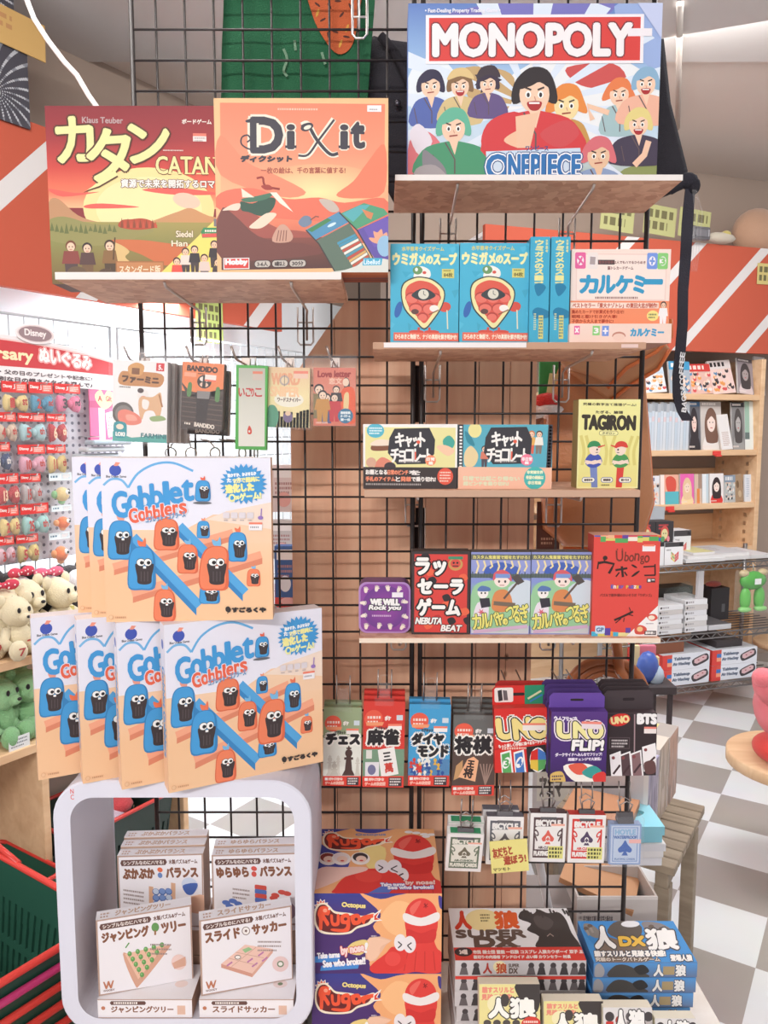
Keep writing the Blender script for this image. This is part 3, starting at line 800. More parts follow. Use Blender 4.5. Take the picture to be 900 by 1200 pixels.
def bust(cx, cy, r, hair, cloth, dx=0, skin='f4cfb4', sh=1.0, tilt=0, hs=1.2, sp=0, op=0):
    A.blob([(cx - r * 2.0 * sh, cy + r * 3.4), (cx - r * 1.7 * sh, cy + r * 1.6), (cx - r * .6, cy + r * 1.0), (cx + r * .6, cy + r * 1.0), (cx + r * 1.7 * sh, cy + r * 1.6), (cx + r * 2.0 * sh, cy + r * 3.4)], cloth)
    A.poly([(cx - r * .45, cy + r * .6), (cx + r * .45, cy + r * .6), (cx + r * .1, cy + r * 1.9)], skin)
    A.blob([(cx - r * hs, cy + r * .6), (cx - r * 1.15, cy - r * .5), (cx - r * .3, cy - r * 1.3), (cx + r * .7, cy - r * 1.2), (cx + r * 1.2, cy - r * .3), (cx + r * hs, cy + r * .6), (cx, cy + r * .2)], hair)
    A.star(cx, cy - r * .35, r * .95, r * 1.55, 9, hair) if sp else None; A.el(cx + dx, cy + r * .1, r * .85, r * .95, skin, tilt); A.blob([(cx - r * .95, cy - r * .2), (cx - r * .5, cy - r * 1.05), (cx + r * .5, cy - r * 1.05), (cx + r * .95, cy - r * .2), (cx + r * .3, cy - r * .55), (cx - r * .2, cy - r * .35)], hair)
    for sx in (-.35, .35): A.el(cx + dx + sx * r, cy + r * .1, r * .17, r * .2, 'fdfaf6', n=10); A.el(cx + dx + sx * r, cy + r * .12, r * .09, r * .13, '3f3638', n=8)
    for sx in (-1, 1): A.ln([(cx + dx + sx * r * .55, cy - r * .28), (cx + dx + sx * r * .18, cy - r * .14)], r * .1, '4a3c3a')
    A.ln([(cx + dx, cy + r * .2), (cx + dx + r * .08, cy + r * .42)], r * .07, 'd8a088')
    if op: A.blob([(cx + dx - r * .4, cy + r * .5), (cx + dx + r * .4, cy + r * .48), (cx + dx + r * .25, cy + r * .9), (cx + dx - r * .2, cy + r * .92)], 'b03a3c'); A.rect(cx + dx - r * .3, cy + r * .5, cx + dx + r * .3, cy + r * .6, 'f8f4f0')
    else: A.ln([(cx + dx - r * .3, cy + r * .62), (cx + dx + r * .3, cy + r * .55)], r * .1, 'a0483f')
    A.ln([(cx - r * .6, cy + r * 1.05), (cx + r * .1, cy + r * 2.2), (cx + r * .1, cy + r * 3.2)], r * .1, '6a5a5c'); A.ln([(cx - r * 1.5, cy + r * 1.9), (cx - r * 1.2, cy + r * 3.2)], r * .08, '6a5a5c')
for k in range(16): A.poly([(455, 300), (455 + 460 * math.cos(k * .393), 300 + 320 * math.sin(k * .393)), (455 + 460 * math.cos(k * .393 + .14), 300 + 320 * math.sin(k * .393 + .14))], 'dfe9f6')
bust(145, 240, 34, '3c3850', '5a6cb0', sh=.9); bust(235, 240, 32, '8a6a4c', 'd8c08c', op=1); A.blob([(195, 225), (215, 195), (255, 192), (278, 222), (236, 214)], 'e0c48c'); bust(320, 235, 28, '453c4c', '6a5a88', sp=1); A.blob([(285, 222), (300, 190), (340, 185), (358, 218), (320, 210)], '4a4048'); bust(720, 265, 34, 'e88454', 'a8c4c8', sh=.8, hs=1.5); bust(800, 235, 34, '8fb4d0', 'f0b8a0', sh=1.2, op=1); A.ln([(640, 340), (625, 300), (690, 320)], 16, 'f0c8ac')
A.blob([(80, 400), (130, 370), (180, 420), (160, 520), (78, 520)], 'e07c84'); A.blob([(80, 380), (110, 350), (150, 400), (110, 440)], 'e6e0ea')
bust(560, 295, 44, 'e8904c', 'c89a58', skin='f3dca4', sh=.8, hs=1.4)
bust(780, 350, 34, 'e6d48c', '4c4456', sh=1.25, op=1); A.ln([(770, 470), (800, 440), (812, 400)], 18, 'f0c8ac'); A.ln([(140, 500), (165, 440), (200, 470)], 26, 'eec4a0'); bust(215, 360, 42, '6ab89c', '4f9a74', sh=1.35)
bust(462, 262, 54, '3c3638', 'd6484c', sh=1.35, op=1); A.blob([(300, 400), (330, 340), (420, 320), (440, 420), (330, 440)], 'd6484c'); A.blob([(370, 400), (400, 375), (450, 360), (455, 400), (420, 420)], 'f0c4a4')
A.poly([(405, 330), (475, 318), (450, 420), (410, 420)], 'efc6a8'); A.blob([(480, 380), (560, 340), (600, 380), (540, 420)], 'd2565a')
bust(660, 440, 40, 'd8747c', '8fa4c8', skin='e8c4a4', hs=1.3)
A.blob([(120, 430), (150, 440), (190, 480), (190, 530), (130, 520)], '8a8890'); A.blob([(100, 480), (160, 470), (200, 520), (100, 530)], 'a7a2a6')
A.rect(130, 42, 790, 180, 'f4eef2'); A.rect(140, 50, 780, 172, 'dc4c48')
A.tx(155, 70, 752, 156, 'MONOPOLY', 'f5eff0', 6, ol=('7a3a40', 10)); A.rect(742, 82, 815, 104, 'f3ecf0')
A.tx(128, 24, 356, 38, '• Fast-Dealing Property Trading Game •', 'f2f0fa', .5)
A.poly([(315, 430), (604, 420), (608, 452), (600, 515), (320, 516)], 'cfe0f0'); A.tx(437, 414, 506, 428, 'ワンピース', '33548c', .6)
for t, x0, x1 in [('O', 318, 385), ('NE', 386, 448), ('P', 456, 482), ('I', 488, 500), ('ECE', 508, 604)]: A.tx(x0, 440, x1, 508, t, '3a78b8', 3, ol=('f4f6fa', 7), ol2=('34588e', 10))
A.tx(330, 518, 600, 545, 'EDITION', '4a5a88', 2, ol=('f4f6fa', 5)); A.tx(86, 496, 112, 520, '8+', '3a3a40', 1)
A.poly([(850, 8), (850, 120), (770, 12)], 'c8d0ee')
carton('game_box', 'wide blue box with a red title band and painted crowd, on the topmost shelf', 'board game', (w, h, .055), loc, {'all': '6f8ac8', 'top': '7d96cc', 'right': 'a8b8dc'}, {'front': A}, mat=GLOSS)

# ---- turquoise boxes with a turtle
def turtle_front():
    A = Art([(62, 126), (243, 125), (242, 390), (64, 392)]); A.bg('4fb3d2')
    rnd = random.Random(3)
    for k in range(26): x, y = rnd.uniform(60, 240), rnd.uniform(125, 390); A.poly([(x, y), (x + rnd.uniform(10, 30), y + rnd.uniform(-8, 8)), (x + rnd.uniform(0, 12), y + rnd.uniform(10, 28))], rnd.choice(['47abcb', '5abbd8', '4aa9c6']))
    A.tx(92, 133, 203, 145, '水平思考クイズゲーム', 'd9d07a', .4)
    A.tx(69, 151, 154, 181, 'ウミガメ', 'f1ecb0', 2); A.tx(157, 158, 173, 178, 'の', 'f1ecb0', 1.6); A.tx(176, 151, 236, 180, 'スープ', 'f1ecb0', 2)
    A.el(84, 300, 9, 22, '3d6ab0', 15); A.el(206, 292, 16, 13, 'd8584c', -10); A.ln([(212, 300), (214, 350)], 3, 'e8e0c0')
    A.blob([(140, 185), (165, 195), (165, 215), (128, 216), (125, 205)], 'f3eee6'); A.el(134, 196, 13, 11, '6f9a66'); A.el(131, 194, 4, 5, 'f4f4ee'); A.el(152, 202, 5, 4, 'd8584c')
    A.blob([(90, 260), (96, 230), (125, 214), (150, 213), (180, 222), (206, 250), (200, 290), (175, 330), (152, 352), (128, 330), (100, 300)], '40464a')
    A.blob([(93, 260), (99, 232), (126, 217), (150, 216), (178, 225), (203, 251), (197, 289), (173, 327), (152, 348), (130, 327), (103, 298)], 'ece2a8')
    A.blob([(102, 260), (108, 238), (130, 225), (150, 224), (174, 232), (193, 253), (188, 286), (168, 318), (152, 335), (134, 318), (111, 292)], 'dc5f50')
    for x, y, r_ in [(120, 268, 18), (150, 268, 18), (180, 268, 16), (130, 296, 18), (165, 296, 18), (148, 318, 14)]: A.el(x, y, r_, r_ * .8, 'b84a44'); A.el(x, y + 2, r_ - 2, r_ * .8 - 2, 'e6786a')
    A.blob([(118, 262), (150, 243), (182, 262), (150, 276)], '40464a'); A.el(150, 259, 14, 13, 'ddd8c8'); A.ln([(150, 259), (150, 250)], 1.6, '40464a'); A.ln([(150, 259), (156, 262)], 1.6, '40464a')
    A.el(178, 296, 12, 9, 'f3ece4'); A.el(128, 305, 10, 7, '6b4a48'); A.ln([(165, 312), (190, 300)], 3, '8a5a44')
    A.rect(135, 346, 141, 358, 'd8584c'); A.rect(163, 346, 169, 358, 'd8584c'); A.el(132, 358, 20, 5, 'd8584c'); A.el(172, 358, 20, 5, 'd8584c')
    A.rect(198, 192, 230, 216, 'd9d07a'); A.tx(203, 202, 226, 213, '84枚', '7a6f3c', .5); A.lines(202, 195, 226, 1, 3, '7a6f3c')
    A.rect(72, 360, 243, 382, 'e8735f'); A.tx(76, 364, 238, 377, 'ひらめきと物語で、ナゾの真相を解き明かせ!', 'f6ecd8', .5)
    return A
for x0, y0, x1, l in [(457.6, 285.6, 537.6, 'turquoise turtle box facing forward at the left end of its shelf'), (538.6, 284.7, 620, 'turquoise turtle box facing forward, beside the two turned spines')]:
    w, h, loc = up(x0, y0, x1, 402, 1.15); h = at(0, y0, 1.15).z - S3; loc.z = S3
    carton('game_box', l, 'card game', (w, h, .036), loc, {'all': '4aa9c8', 'top': '3d7f96', 'bottom': '54564a'}, {'front': turtle_front()}, group='turquoise turtle games')
for x0, y0, x1, l in [(620.8, 277.5, 643.6, 'turquoise turtle box turned spine out, left of the two narrow spines'), (645, 277.5, 667.4, 'turquoise turtle box turned spine out, touching the pink box')]:
    w, h, loc = up(x0, y0, x1, 398, 1.14); h = at(0, y0, 1.14).z - S3; loc.z = S3
    A = Art([(428, 107), (480, 107), (477, 380), (428, 380)]).bg('46abcc')
    for k, ch in enumerate('ウミガメのスープ'): A.tx(441, 116 + k * 15.5, 462, 128 + k * 15.5, ch if ch != 'ー' else '｜', 'e8e29a', 1.1)
    for k, ch in enumerate('水平思考'): A.tx(468, 114 + k * 9, 474, 121 + k * 9, ch, 'e8e29a', .3)
    A.blob([(440, 235), (455, 228), (470, 240), (450, 262)], '2c7ea4'); A.blob([(436, 300), (450, 290), (478, 300), (478, 315), (445, 318)], '2c7ea4')
    A.lines(440, 305, 446, 8, 3, 'e8e29a', seed=3); A.rect(452, 310, 464, 368, 'd9d07a'); A.lines(453, 314, 463, 7, 4, '3c7a90', gap=7.5)
    carton('game_box', l, 'card game', (w, h, .11), loc, {'all': '4aa9c8', 'top': '5fb4cc', 'left': '3f98b6'}, {'front': A}, group='turquoise turtle games')
# ---- pink number game: one lying flat, one standing on it
w, h, loc = up(667.5, 374, 787, 396.7, 1.13); loc.z = S3
A = Art((533, 322, 803, 375)).bg('f3d6c8')
A.rect(545, 328, 560, 352, 'e86aa0'); A.tx(548, 333, 557, 347, '×', 'fbf2f2', 1); A.rect(594, 328, 613, 354, '8fcf7c'); A.tx(598, 334, 609, 348, '3', 'fbf2f2', 1); A.rect(619, 328, 637, 356, '7c9ae0'); A.tx(622, 334, 634, 350, '+', 'fbf2f2', 1)
A.el(664, 356, 18, 12, 'c88a78'); A.rect(640, 358, 690, 375, 'f3d6c8'); A.el(664, 359, 16, 10, 'efcfc0'); A.tx(695, 336, 782, 356, 'カルケミー', '4aa0cc', 1.6)
box2 = carton('game_box', 'pale pink number game lying flat under the upright pink one', 'card game', (w, h, .1), loc, {'all': 'f0d2c4', 'top': 'f3dcd0', 'bottom': 'b98a78'}, {'front': A}, group='pink number games')
zz = loc.z + h
w, h, loc = up(669, 292, 785, 373, 1.15); h = at(0, 292, 1.15).z - zz; loc.z = zz
A = Art([(537, 141), (799, 139), (801, 322), (533, 322)]).bg('f6dfd4'); A.rect(548, 150, 790, 262, 'f1d3c8'); A.rect(551, 153, 787, 258, 'f8e4da')
for x, c, t, a in [(560, 'e86aa0', '×', -8), (592, 'f0e2dc', '1', 4), (750, '7c9ae0', '+', 5), (778, '8fcf7c', '3', -4)]: A.rrect(x - 14, 148, x + 14, 186, 4, c); A.el(x, 167, 9, 11, 'f8eef0'); A.tx(x - 6, 159, x + 6, 175, t, c if t != '1' else 'b0a0a0', 1.2, a)
A.rect(606, 165, 650, 176, '54494a'); A.tx(608, 167, 732, 174, '数字が苦手な人でもハマるひらめき', '8a5a58', .3); A.tx(632, 180, 700, 188, '脳トレカードゲーム', '8a5a58', .3)
for t, x0, x1 in [('カ', 560, 606), ('ル', 610, 652), ('ケ', 656, 698), ('ミ', 704, 730), ('ー', 730, 778)]: A.tx(x0, 203 if t != 'ー' else 212, x1, 242 if t != 'ー' else 220, t, '3f9cc6', 3)
A.lines(600, 252, 745, 1, 5, 'a07a74', seed=8)
A.rect(533, 262, 802, 322, 'f2936c'); A.rect(533, 266, 772, 280, 'f6ddd0'); A.tx(540, 267, 768, 279, 'ベストセラー「東大ナゾトレ」の東田大志が制作!', 'c05a44', .5)
A.tx(538, 284, 678, 293, '集めたカードで計算式を作り出せ!', 'b0432f', .4); A.tx(538, 296, 660, 304, '戦略と駆け引きが大事!', 'b0432f', .4); A.tx(538, 307, 650, 316, '子供から大人まで夢中に!', 'b0432f', .4)
A.el(757, 298, 16, 13, 'f3e08c'); A.lines(746, 293, 768, 2, 4, '6a7a5a'); fig(A, 785, 264, 56, 'f4eeee', '4a4040', 'f4eeee', w=1.2)
carton('game_box', 'pale pink number game standing upright with an orange paper band', 'card game', (w, h, .05), loc, {'all': 'f0d6c8', 'top': 'f6e4da'}, {'front': A}, group='pink number games', mat=GLOSS)

# ---- two wide black-badged boxes and the pale yellow box
def badge(A, cx, cy):
    A.poly([(cx - 62, cy - 15), (cx - 48, cy - 42), (cx + 48, cy - 45), (cx + 64, cy - 12), (cx + 62, cy + 28), (cx + 38, cy + 56), (cx - 40, cy + 58), (cx - 66, cy + 26)], '3f3d42')
    for t, x, y, ww, hh in [('キ', -45, -30, 24, 38), ('ャ', -18, -20, 18, 28), ('ッ', 4, -18, 16, 24), ('ト', 22, -32, 14, 40), ('チ', -58, 14, 24, 38), ('ョ', -34, 20, 16, 32), ('コ', -16, 16, 20, 34), ('レ', 8, 14, 16, 36), ('ー', 24, 32, 14, 5), ('ト', 42, 14, 12, 38)]:
        A.tx(cx + x, cy + y, cx + x + ww, cy + y + hh, t, 'f6f0ea', 1.6)
    A.el(cx + 18, cy - 5, 5, 5, 'e8644c'); A.ln([(cx + 10, cy + 22), (cx + 10, cy + 45)], 4, 'e8644c'); A.lines(cx - 36, cy + 56 - 8, cx + 40, 1, 4, 'c0b8b4')
w, h, loc = up(425.6, 497, 535.8, 573, 1.15); h = at(0, 497, 1.15).z - S4; loc.z = S4
A = Art([(38, 88), (297, 86), (298, 268), (38, 270)]).bg('f3eee8'); A.rect(44, 96, 292, 210, 'eae0a0')
A.el(72, 106, 24, 20, '5fb8cc'); A.lines(55, 97, 90, 3, 4, 'e8f4f4'); A.blob([(60, 150), (80, 134), (112, 138), (130, 150), (110, 160), (66, 162)], '8a5a44'); A.blob([(60, 140), (84, 130), (130, 136), (118, 146), (64, 148)], 'f3ddc8')
A.blob([(70, 200), (90, 180), (118, 195), (110, 212), (76, 212)], 'e08a74'); A.el(112, 206, 16, 12, '4a4044'); A.blob([(258, 130), (275, 118), (290, 135), (282, 155), (262, 150)], '4fa89a'); A.blob([(240, 150), (265, 145), (290, 160), (270, 175)], 'f3c8a8'); A.el(60, 195, 14, 14, 'd8a890')
badge(A, 172, 142); A.el(224, 188, 15, 15, 'f2916c'); A.tx(213, 180, 235, 189, '日常', 'fbf0e4', .6); A.tx(219, 191, 230, 200, '編', 'fbf0e4', .6)
A.rect(38, 208, 298, 270, '443c3c'); A.tx(45, 216, 104, 229, 'お題となる', 'f3ece6', .8); A.tx(106, 216, 162, 229, '日常のピンチ', 'f09070', .8); A.tx(165, 217, 196, 229, 'を', 'f3ece6', .8)
A.tx(45, 235, 126, 248, '手札のアイテム', 'f09070', .8); A.tx(128, 235, 140, 248, 'と', 'f3ece6', .8); A.tx(142, 235, 170, 248, '発想', 'f09070', .8); A.tx(172, 235, 238, 248, 'で乗り切れ!', 'f3ece6', .8)
A.lines(45, 254, 236, 1, 5, 'b0a8a4', seed=2); A.el(265, 233, 22, 24, 'e8604c'); A.lines(250, 220, 280, 4, 4, 'f6e0d0', gap=8)
carton('game_box', 'wide pale yellow box with a black badge and a dark paper band', 'card game', (w, h, .04), loc, {'all': 'ddd2b4', 'left': 'f3eee8', 'top': 'efe8da'}, {'front': A}, group='wide black-badge games')
w, h, loc = up(537, 497.5, 647, 573, 1.15); h = at(0, 497.5, 1.15).z - S4; loc.z = S4
A = Art([(301, 93), (554, 90), (560, 268), (301, 270)]).bg('5fadbf')
A.rect(301, 90, 314, 212, '3f3d42'); A.rect(542, 88, 556, 212, '3f3d42')
for k in range(13): A.rect(304, 97 + k * 9, 311, 102 + k * 9, 'f3eee8', True); A.rect(545, 95 + k * 9, 552, 100 + k * 9, 'f3eee8', True)
A.el(345, 108, 18, 20, 'eadf9a'); A.blob([(318, 170), (335, 150), (355, 175), (345, 205), (320, 205)], 'e8d0a0'); fig(A, 372, 150, 58, 'd8806a', '4a4044', '5a5058'); fig(A, 498, 108, 62, 'e8b060', 'd08050', 'e06a54'); fig(A, 519, 108, 62, 'efe8dc', '5a4440', '8a7a70'); A.blob([(318, 110), (335, 125), (345, 150), (325, 140)], '3f8a9c')
badge(A, 436, 142); A.el(488, 187, 17, 16, 'f0829a'); A.tx(474, 180, 502, 190, '非日常', 'fdf0f0', .5); A.tx(483, 191, 493, 199, '編', 'fdf0f0', .5)
A.rect(301, 208, 562, 270, 'f3bfa4'); A.tx(316, 234, 470, 246, '日常では起こり得ない', 'dfe0c0', .9); A.tx(316, 249, 440, 260, '超ピンチを乗り切れ!', 'dfe0c0', .9)
A.el(512, 238, 30, 32, '4fb8b4'); A.tx(490, 217, 534, 226, '非常識世界', 'f0f0c8', .5); A.tx(488, 231, 536, 241, '待望の続編は', 'f0f0c8', .5); A.tx(494, 246, 530, 256, '非日常編', 'f0f0c8', .5)
carton('game_box', 'wide teal box with film strip edges, a black badge and a peach paper band', 'card game', (w, h, .04), loc, {'all': '4f94a4', 'top': '464648'}, {'front': A}, group='wide black-badge games')
w, h, loc = up(677, 468.4, 749, 572, 1.16); h = at(0, 468, 1.16).z - S4; loc.z = S4
A = Art([(236, 445), (592, 438), (600, 955), (244, 955)]).bg('f0eaa8'); A.gr(250, 455, 592, 945, [(0, 'efe9a0'), (1, 'e9df8e')])
A.tx(262, 463, 566, 478, '究極の数字当て推理ゲーム!', '4a4236', .8); A.tx(335, 507, 492, 523, 'たぎる、論理', '4a4236', .9); A.tx(262, 535, 566, 614, 'TAGIRON', '3f3830', 6)
A.rrect(360, 622, 470, 648, 12, '6a6250'); A.rrect(362, 624, 468, 646, 11, 'f0eaa8'); A.tx(378, 628, 452, 642, 'タギロン', '4a4236', .5)
for x in (270, 300, 540, 575, 400, 440): A.ln([(x, 820), (x + (8 if x < 420 else -8), 740), (x - (14 if x < 420 else -14), 650)], 18, 'ddd07c', True)
def lad(cx, s, cap, shirt, legs):
    A.poly([(cx - 20, 830), (cx + 22, 830), (cx + 22 + s * 8, 950), (cx - 14 + s * 8, 950)], legs)
    A.blob([(cx - 50, 800), (cx - 30, 762), (cx, 752), (cx + 35, 765), (cx + 50, 805), (cx + 20, 832), (cx - 25, 832)], shirt)
    A.ln([(cx - 48, 800), (cx, 808), (cx + 45, 795)], 18, 'f2d8c8'); A.ln([(cx - 40, 812), (cx + 10, 796), (cx + 48, 808)], 12, 'f2d8c8')
    A.el(cx + s * 4, 728, 32, 36, 'f4dccb'); A.el(cx + s * 18, 730, 5, 6, '4a4044'); A.ln([(cx + s * 10, 748), (cx + s * 24, 746)], 4, '4a4044')
    A.blob([(cx - 38, 720), (cx - 28, 690), (cx, 680), (cx + 28, 690), (cx + 38, 718), (cx, 712)], cap); A.poly([(cx + s * 20, 712), (cx + s * 62, 702), (cx + s * 62, 708), (cx + s * 25, 722)], 'd85a4c' if s > 0 else cap)
lad(335, 1, '3f8f5c', '4a5ab0', '7a8ac0'); lad(492, -1, 'd8483f', '4f9a58', 'd8483f')
for x0, x1, t in [(272, 348, '論理思考'), (382, 452, '情報整理'), (486, 560, '駆け引き')]: A.rrect(x0, 890, x1, 922, 15, '5a70a8'); A.rrect(x0 + 3, 893, x1 - 3, 919, 13, 'f6f2e4'); A.tx(x0 + 14, 899, x1 - 14, 913, t, '5a4a44', .8)
A.lines(385, 932, 445, 1, 8, '6a6250')
carton('game_box', 'tall pale yellow box with two painted lads, right end of its shelf', 'card game', (w, h, .035), loc, {'all': 'd9cf94', 'left': 'a8905c', 'top': '8a7a58'}, {'front': A})

# ---- lowest shelf
w, h, loc = up(420.5, 682.5, 481, 747, 1.16); h = at(0, 682, 1.16).z - S5; loc.z = S5
t = empty('game_tin', 'small square purple tin with painted pale hands around the title', 'card game', loc)
P = [(x, z) for x, z in rr(w, h, .012, 5)]
M = Matrix(((1, 0, 0, 0), (0, 0, 1, 0), (0, 1, 0, 0), (0, 0, 0, 1)))
mb = MB().prism(P, 0, .035, '7a4a90', M, '6d4284'); P2 = [(x * .93, h / 2 + (z - h / 2) * .93) for x, z in P]
mb.prism(P, -.0015, 0, 'b58ac4', M).prism(P2, -.0022, -.001, '8e4a9c', M)
A = Art([(24, 170), (166, 170), (168, 322), (26, 324)], lift=.0024); A.fan(96, 246, 62, 66, '9c4aa0', '70408c', 24)
def hand(x, y, a, s=9):
    c, d = math.cos(R(a)), math.sin(R(a))
    def q(u, v): return (x + u * c - v * d, y + u * d + v * c)
    A.blob([q(-s * .6, s * .5), q(-s * .55, -s * .4), q(s * .5, -s * .4), q(s * .6, s * .5), q(s * .3, s * 1.2), q(-s * .3, s * 1.2)], 'f1e2d4', 3)
    for k in range(4): A.ln([q(-s * .45 + k * s * .3, -s * .3), q(-s * .65 + k * s * .42, -s * (1.1 if k in (1, 2) else .9))], s * .25, 'f1e2d4')
    A.ln([q(s * .5, .2), q(s * 1.0, -s * .3)], s * .28, 'f1e2d4')
for x, y, a in [(44, 192, 0), (74, 188, 10), (104, 187, -15), (135, 190, 20), (38, 232, 90), (150, 228, -80), (40, 270, 70), (152, 272, -60), (46, 302, 0), (82, 300, 10), (112, 302, -8), (146, 303, 30)]: hand(x, y, a, 8)
A.tx(58, 221, 136, 238, 'WE WILL', 'f4f0ee', 2, ol=('45404a', 4)); A.tx(54, 239, 140, 256, 'Rock you', 'f4f0ee', 1.2, ol=('45404a', 4), sk=.2); A.lines(62, 268, 128, 1, 5, 'd8b8d8'); A.rect(116, 200, 146, 215, 'efe8ee')
mb.art(A, (-w / 2, 0, h), (w, 0, 0), (0, 0, -h), (0, -1, 0)); mb.build('lid', PLAST, t)
MB().prism([(x * .97, h / 2 + (z - h / 2) * .97) for x, z in P], .035, .046, '5f3a74', M).build('base', PLAST, t)

w, h, loc = up(482.6, 646, 550.6, 746, 1.15); h = at(0, 646, 1.15).z - S5; loc.z = S5
A = Art([(172, 86), (332, 85), (333, 323), (172, 325)]).bg('443b3b'); A.rect(179, 94, 325, 318, 'd84a44')
rnd = random.Random(5)
for k in range(16): x, y = rnd.uniform(180, 320), rnd.uniform(96, 300); A.blob([(x, y), (x + 16, y - 6), (x + 24, y + 8), (x + 8, y + 16)], rnd.choice(['3a3436', 'e86a4c', '3a3436', 'c03a3a']))
A.el(292, 122, 20, 18, 'c89a5c'); A.el(292, 120, 14, 13, 'd8584c'); A.el(287, 118, 3, 3, '3a3436'); A.el(297, 118, 3, 3, '3a3436'); A.ln([(284, 127), (300, 127)], 3, '3a3436'); A.rect(272, 100, 312, 108, '4a9070')
for t, x0, y0, x1, y1 in [('ラッ', 184, 106, 264, 152), ('セーラ', 190, 166, 312, 206), ('ゲーム', 188, 222, 304, 268)]: A.tx(x0, y0, x1, y1, t, 'f6f1ec', 3.2, ol=('2c282a', 8))
A.tx(184, 276, 256, 294, 'NEBUTA', 'f6f1ec', 1.2, sk=.2, ol=('2c282a', 3)); A.tx(255, 297, 310, 314, 'BEAT', 'f6f1ec', 1.2, sk=.2, ol=('2c282a', 3))
carton('game_box', 'dark box with bold white title over red flames, right of the purple tin', 'card game', (w, h, .03), loc, {'all': '3f3838', 'top': '4e4a48'}, {'front': A}, group='games on the lowest shelf')
def sword_front():
    A = Art([(336, 88), (500, 87), (501, 326), (336, 328)]).bg('8f97cc'); A.gr(339, 110, 498, 324, [(0, '9aa0d4'), (.3, '8a96d0'), (.45, '8fc09a'), (.7, 'a8cc9c'), (1, 'cfd0d8')])
    A.blob([(370, 140), (400, 120), (430, 118), (470, 135), (460, 165), (400, 168)], '4c66b4'); 
    for k in range(8): A.ln([(350 + k * 19, 150 - (k % 3) * 8), (357 + k * 19, 128), (352 + k * 19, 112)], 5, 'f0dca4')
    A.rect(336, 150, 501, 162, '5f6a64'); 
    for k in range(20): A.ln([(340 + k * 8, 162), (341 + k * 8, 144 + (k * 5) % 9)], 3, '555f62')
    A.blob([(340, 200), (380, 170), (470, 175), (500, 200), (500, 300), (340, 310)], '9cc99c'); A.blob([(440, 190), (500, 170), (500, 260), (460, 250)], 'cfd8e0')
    A.blob([(355, 235), (385, 240), (380, 290), (345, 285)], 'e9dce6'); A.star(366, 262, 4, 12, 6, 'd86a78')
    A.el(370, 205, 15, 17, 'f4ece6'); A.blob([(355, 200), (365, 185), (388, 190), (388, 200)], '5f7ab0'); A.el(366, 206, 2.5, 3, DARK); A.el(376, 206, 2.5, 3, DARK); A.poly([(360, 222), (388, 220), (392, 245), (366, 250)], '3f3a44')
    A.blob([(395, 250), (402, 205), (430, 195), (448, 215), (450, 250), (420, 262)], 'd88a58'); A.el(422, 168, 22, 21, 'f6e2d8'); A.blob([(398, 170), (400, 148), (422, 138), (444, 150), (448, 172), (430, 156), (410, 158)], 'd8646c'); A.rect(404, 150, 444, 162, '7f9ad0')
    A.el(414, 172, 3, 4, DARK); A.el(431, 172, 3, 4, DARK); A.ln([(416, 183), (429, 183)], 2, 'b04a44')
    A.ln([(428, 222), (470, 168)], 6, '6a5a54'); A.poly([(448, 160), (466, 150), (484, 172), (466, 182)], '5a5250'); A.ln([(400, 235), (460, 240)], 12, '7a6a5c')
    A.rect(336, 94, 501, 110, '6a6c68'); A.tx(341, 97, 496, 107, 'カスタム鬼畜道で姫をたすけろ！', 'dfd480', .6)
    for t, x0, y0, x1, y1 in [('カ', 342, 268, 366, 312), ('ル', 366, 266, 390, 308), ('バ', 388, 262, 412, 302), ('ヤ', 408, 262, 428, 300), ('の', 427, 280, 439, 298), ('つ', 436, 246, 456, 282), ('る', 454, 242, 474, 290), ('ぎ', 474, 238, 497, 292)]: A.tx(x0, y0, x1, y1, t, 'eae07c', 1.5, -6, ol=('4a5a40', 3.4))
    A.ln([(345, 320), (495, 302)], 10, 'd0b0cc'); return A
for x0, x1, l in [(551.6, 621.2, 'mauve and green cartoon sword game, beside the dark box with red flames'), (622, 692, 'mauve and green cartoon sword game, beside the tall red box')]:
    w, h, loc = up(x0, 647, x1, 747, 1.15); h = at(0, 647, 1.15).z - S5; loc.z = S5
    carton('game_box', l, 'card game', (w, h, .03), loc, {'all': '6f6f74', 'top': '63625e'}, {'front': sword_front()}, group='cartoon sword games')
w, h, loc = up(694.5, 627, 772, 748, 1.14); h = at(0, 627, 1.14).z - S5; loc.z = S5
A = Art([(364, 130), (754, 130), (760, 750), (366, 750)]).bg('e05048')
cs = ['e8dc9c', '4fb4d4', 'e05048', 'f0a04c', '5fa860', 'ede3d2', '6a4a9c', 'f0b890', 'd9d070', '3f6ab4']
def mosaic(y0, y1, x0=366, x1=756, sd=1):
    rnd = random.Random(sd); x = x0
    while x < x1: ww = rnd.uniform(28, 62); A.rect(x, y0 + rnd.uniform(-3, 10), min(x + ww, x1), y1 + rnd.uniform(-8, 12), rnd.choice(cs)); x += ww
mosaic(128, 142, sd=3); mosaic(142, 168, sd=4); mosaic(722, 752, x1=600, sd=7); A.rect(445, 700, 480, 745, '5a48a4'); A.rect(570, 698, 600, 730, '6a4a9c')
A.rect(650, 192, 726, 228, 'f2ecee'); A.rect(656, 186, 720, 198, 'f0846c')
for t, x0, y0, x1, y1, a in [('U', 497, 222, 538, 288, -4), ('b', 548, 232, 572, 288, 4), ('o', 574, 250, 602, 290, 6), ('n', 606, 240, 634, 284, 4), ('g', 640, 256, 662, 306, -4), ('o', 664, 252, 694, 296, 5)]: A.tx(x0, y0, x1, y1, t, '7a3a30', 1.2, a)
A.el(503, 216, 4, 4, '7a3a30'); A.el(532, 214, 4, 4, '7a3a30')
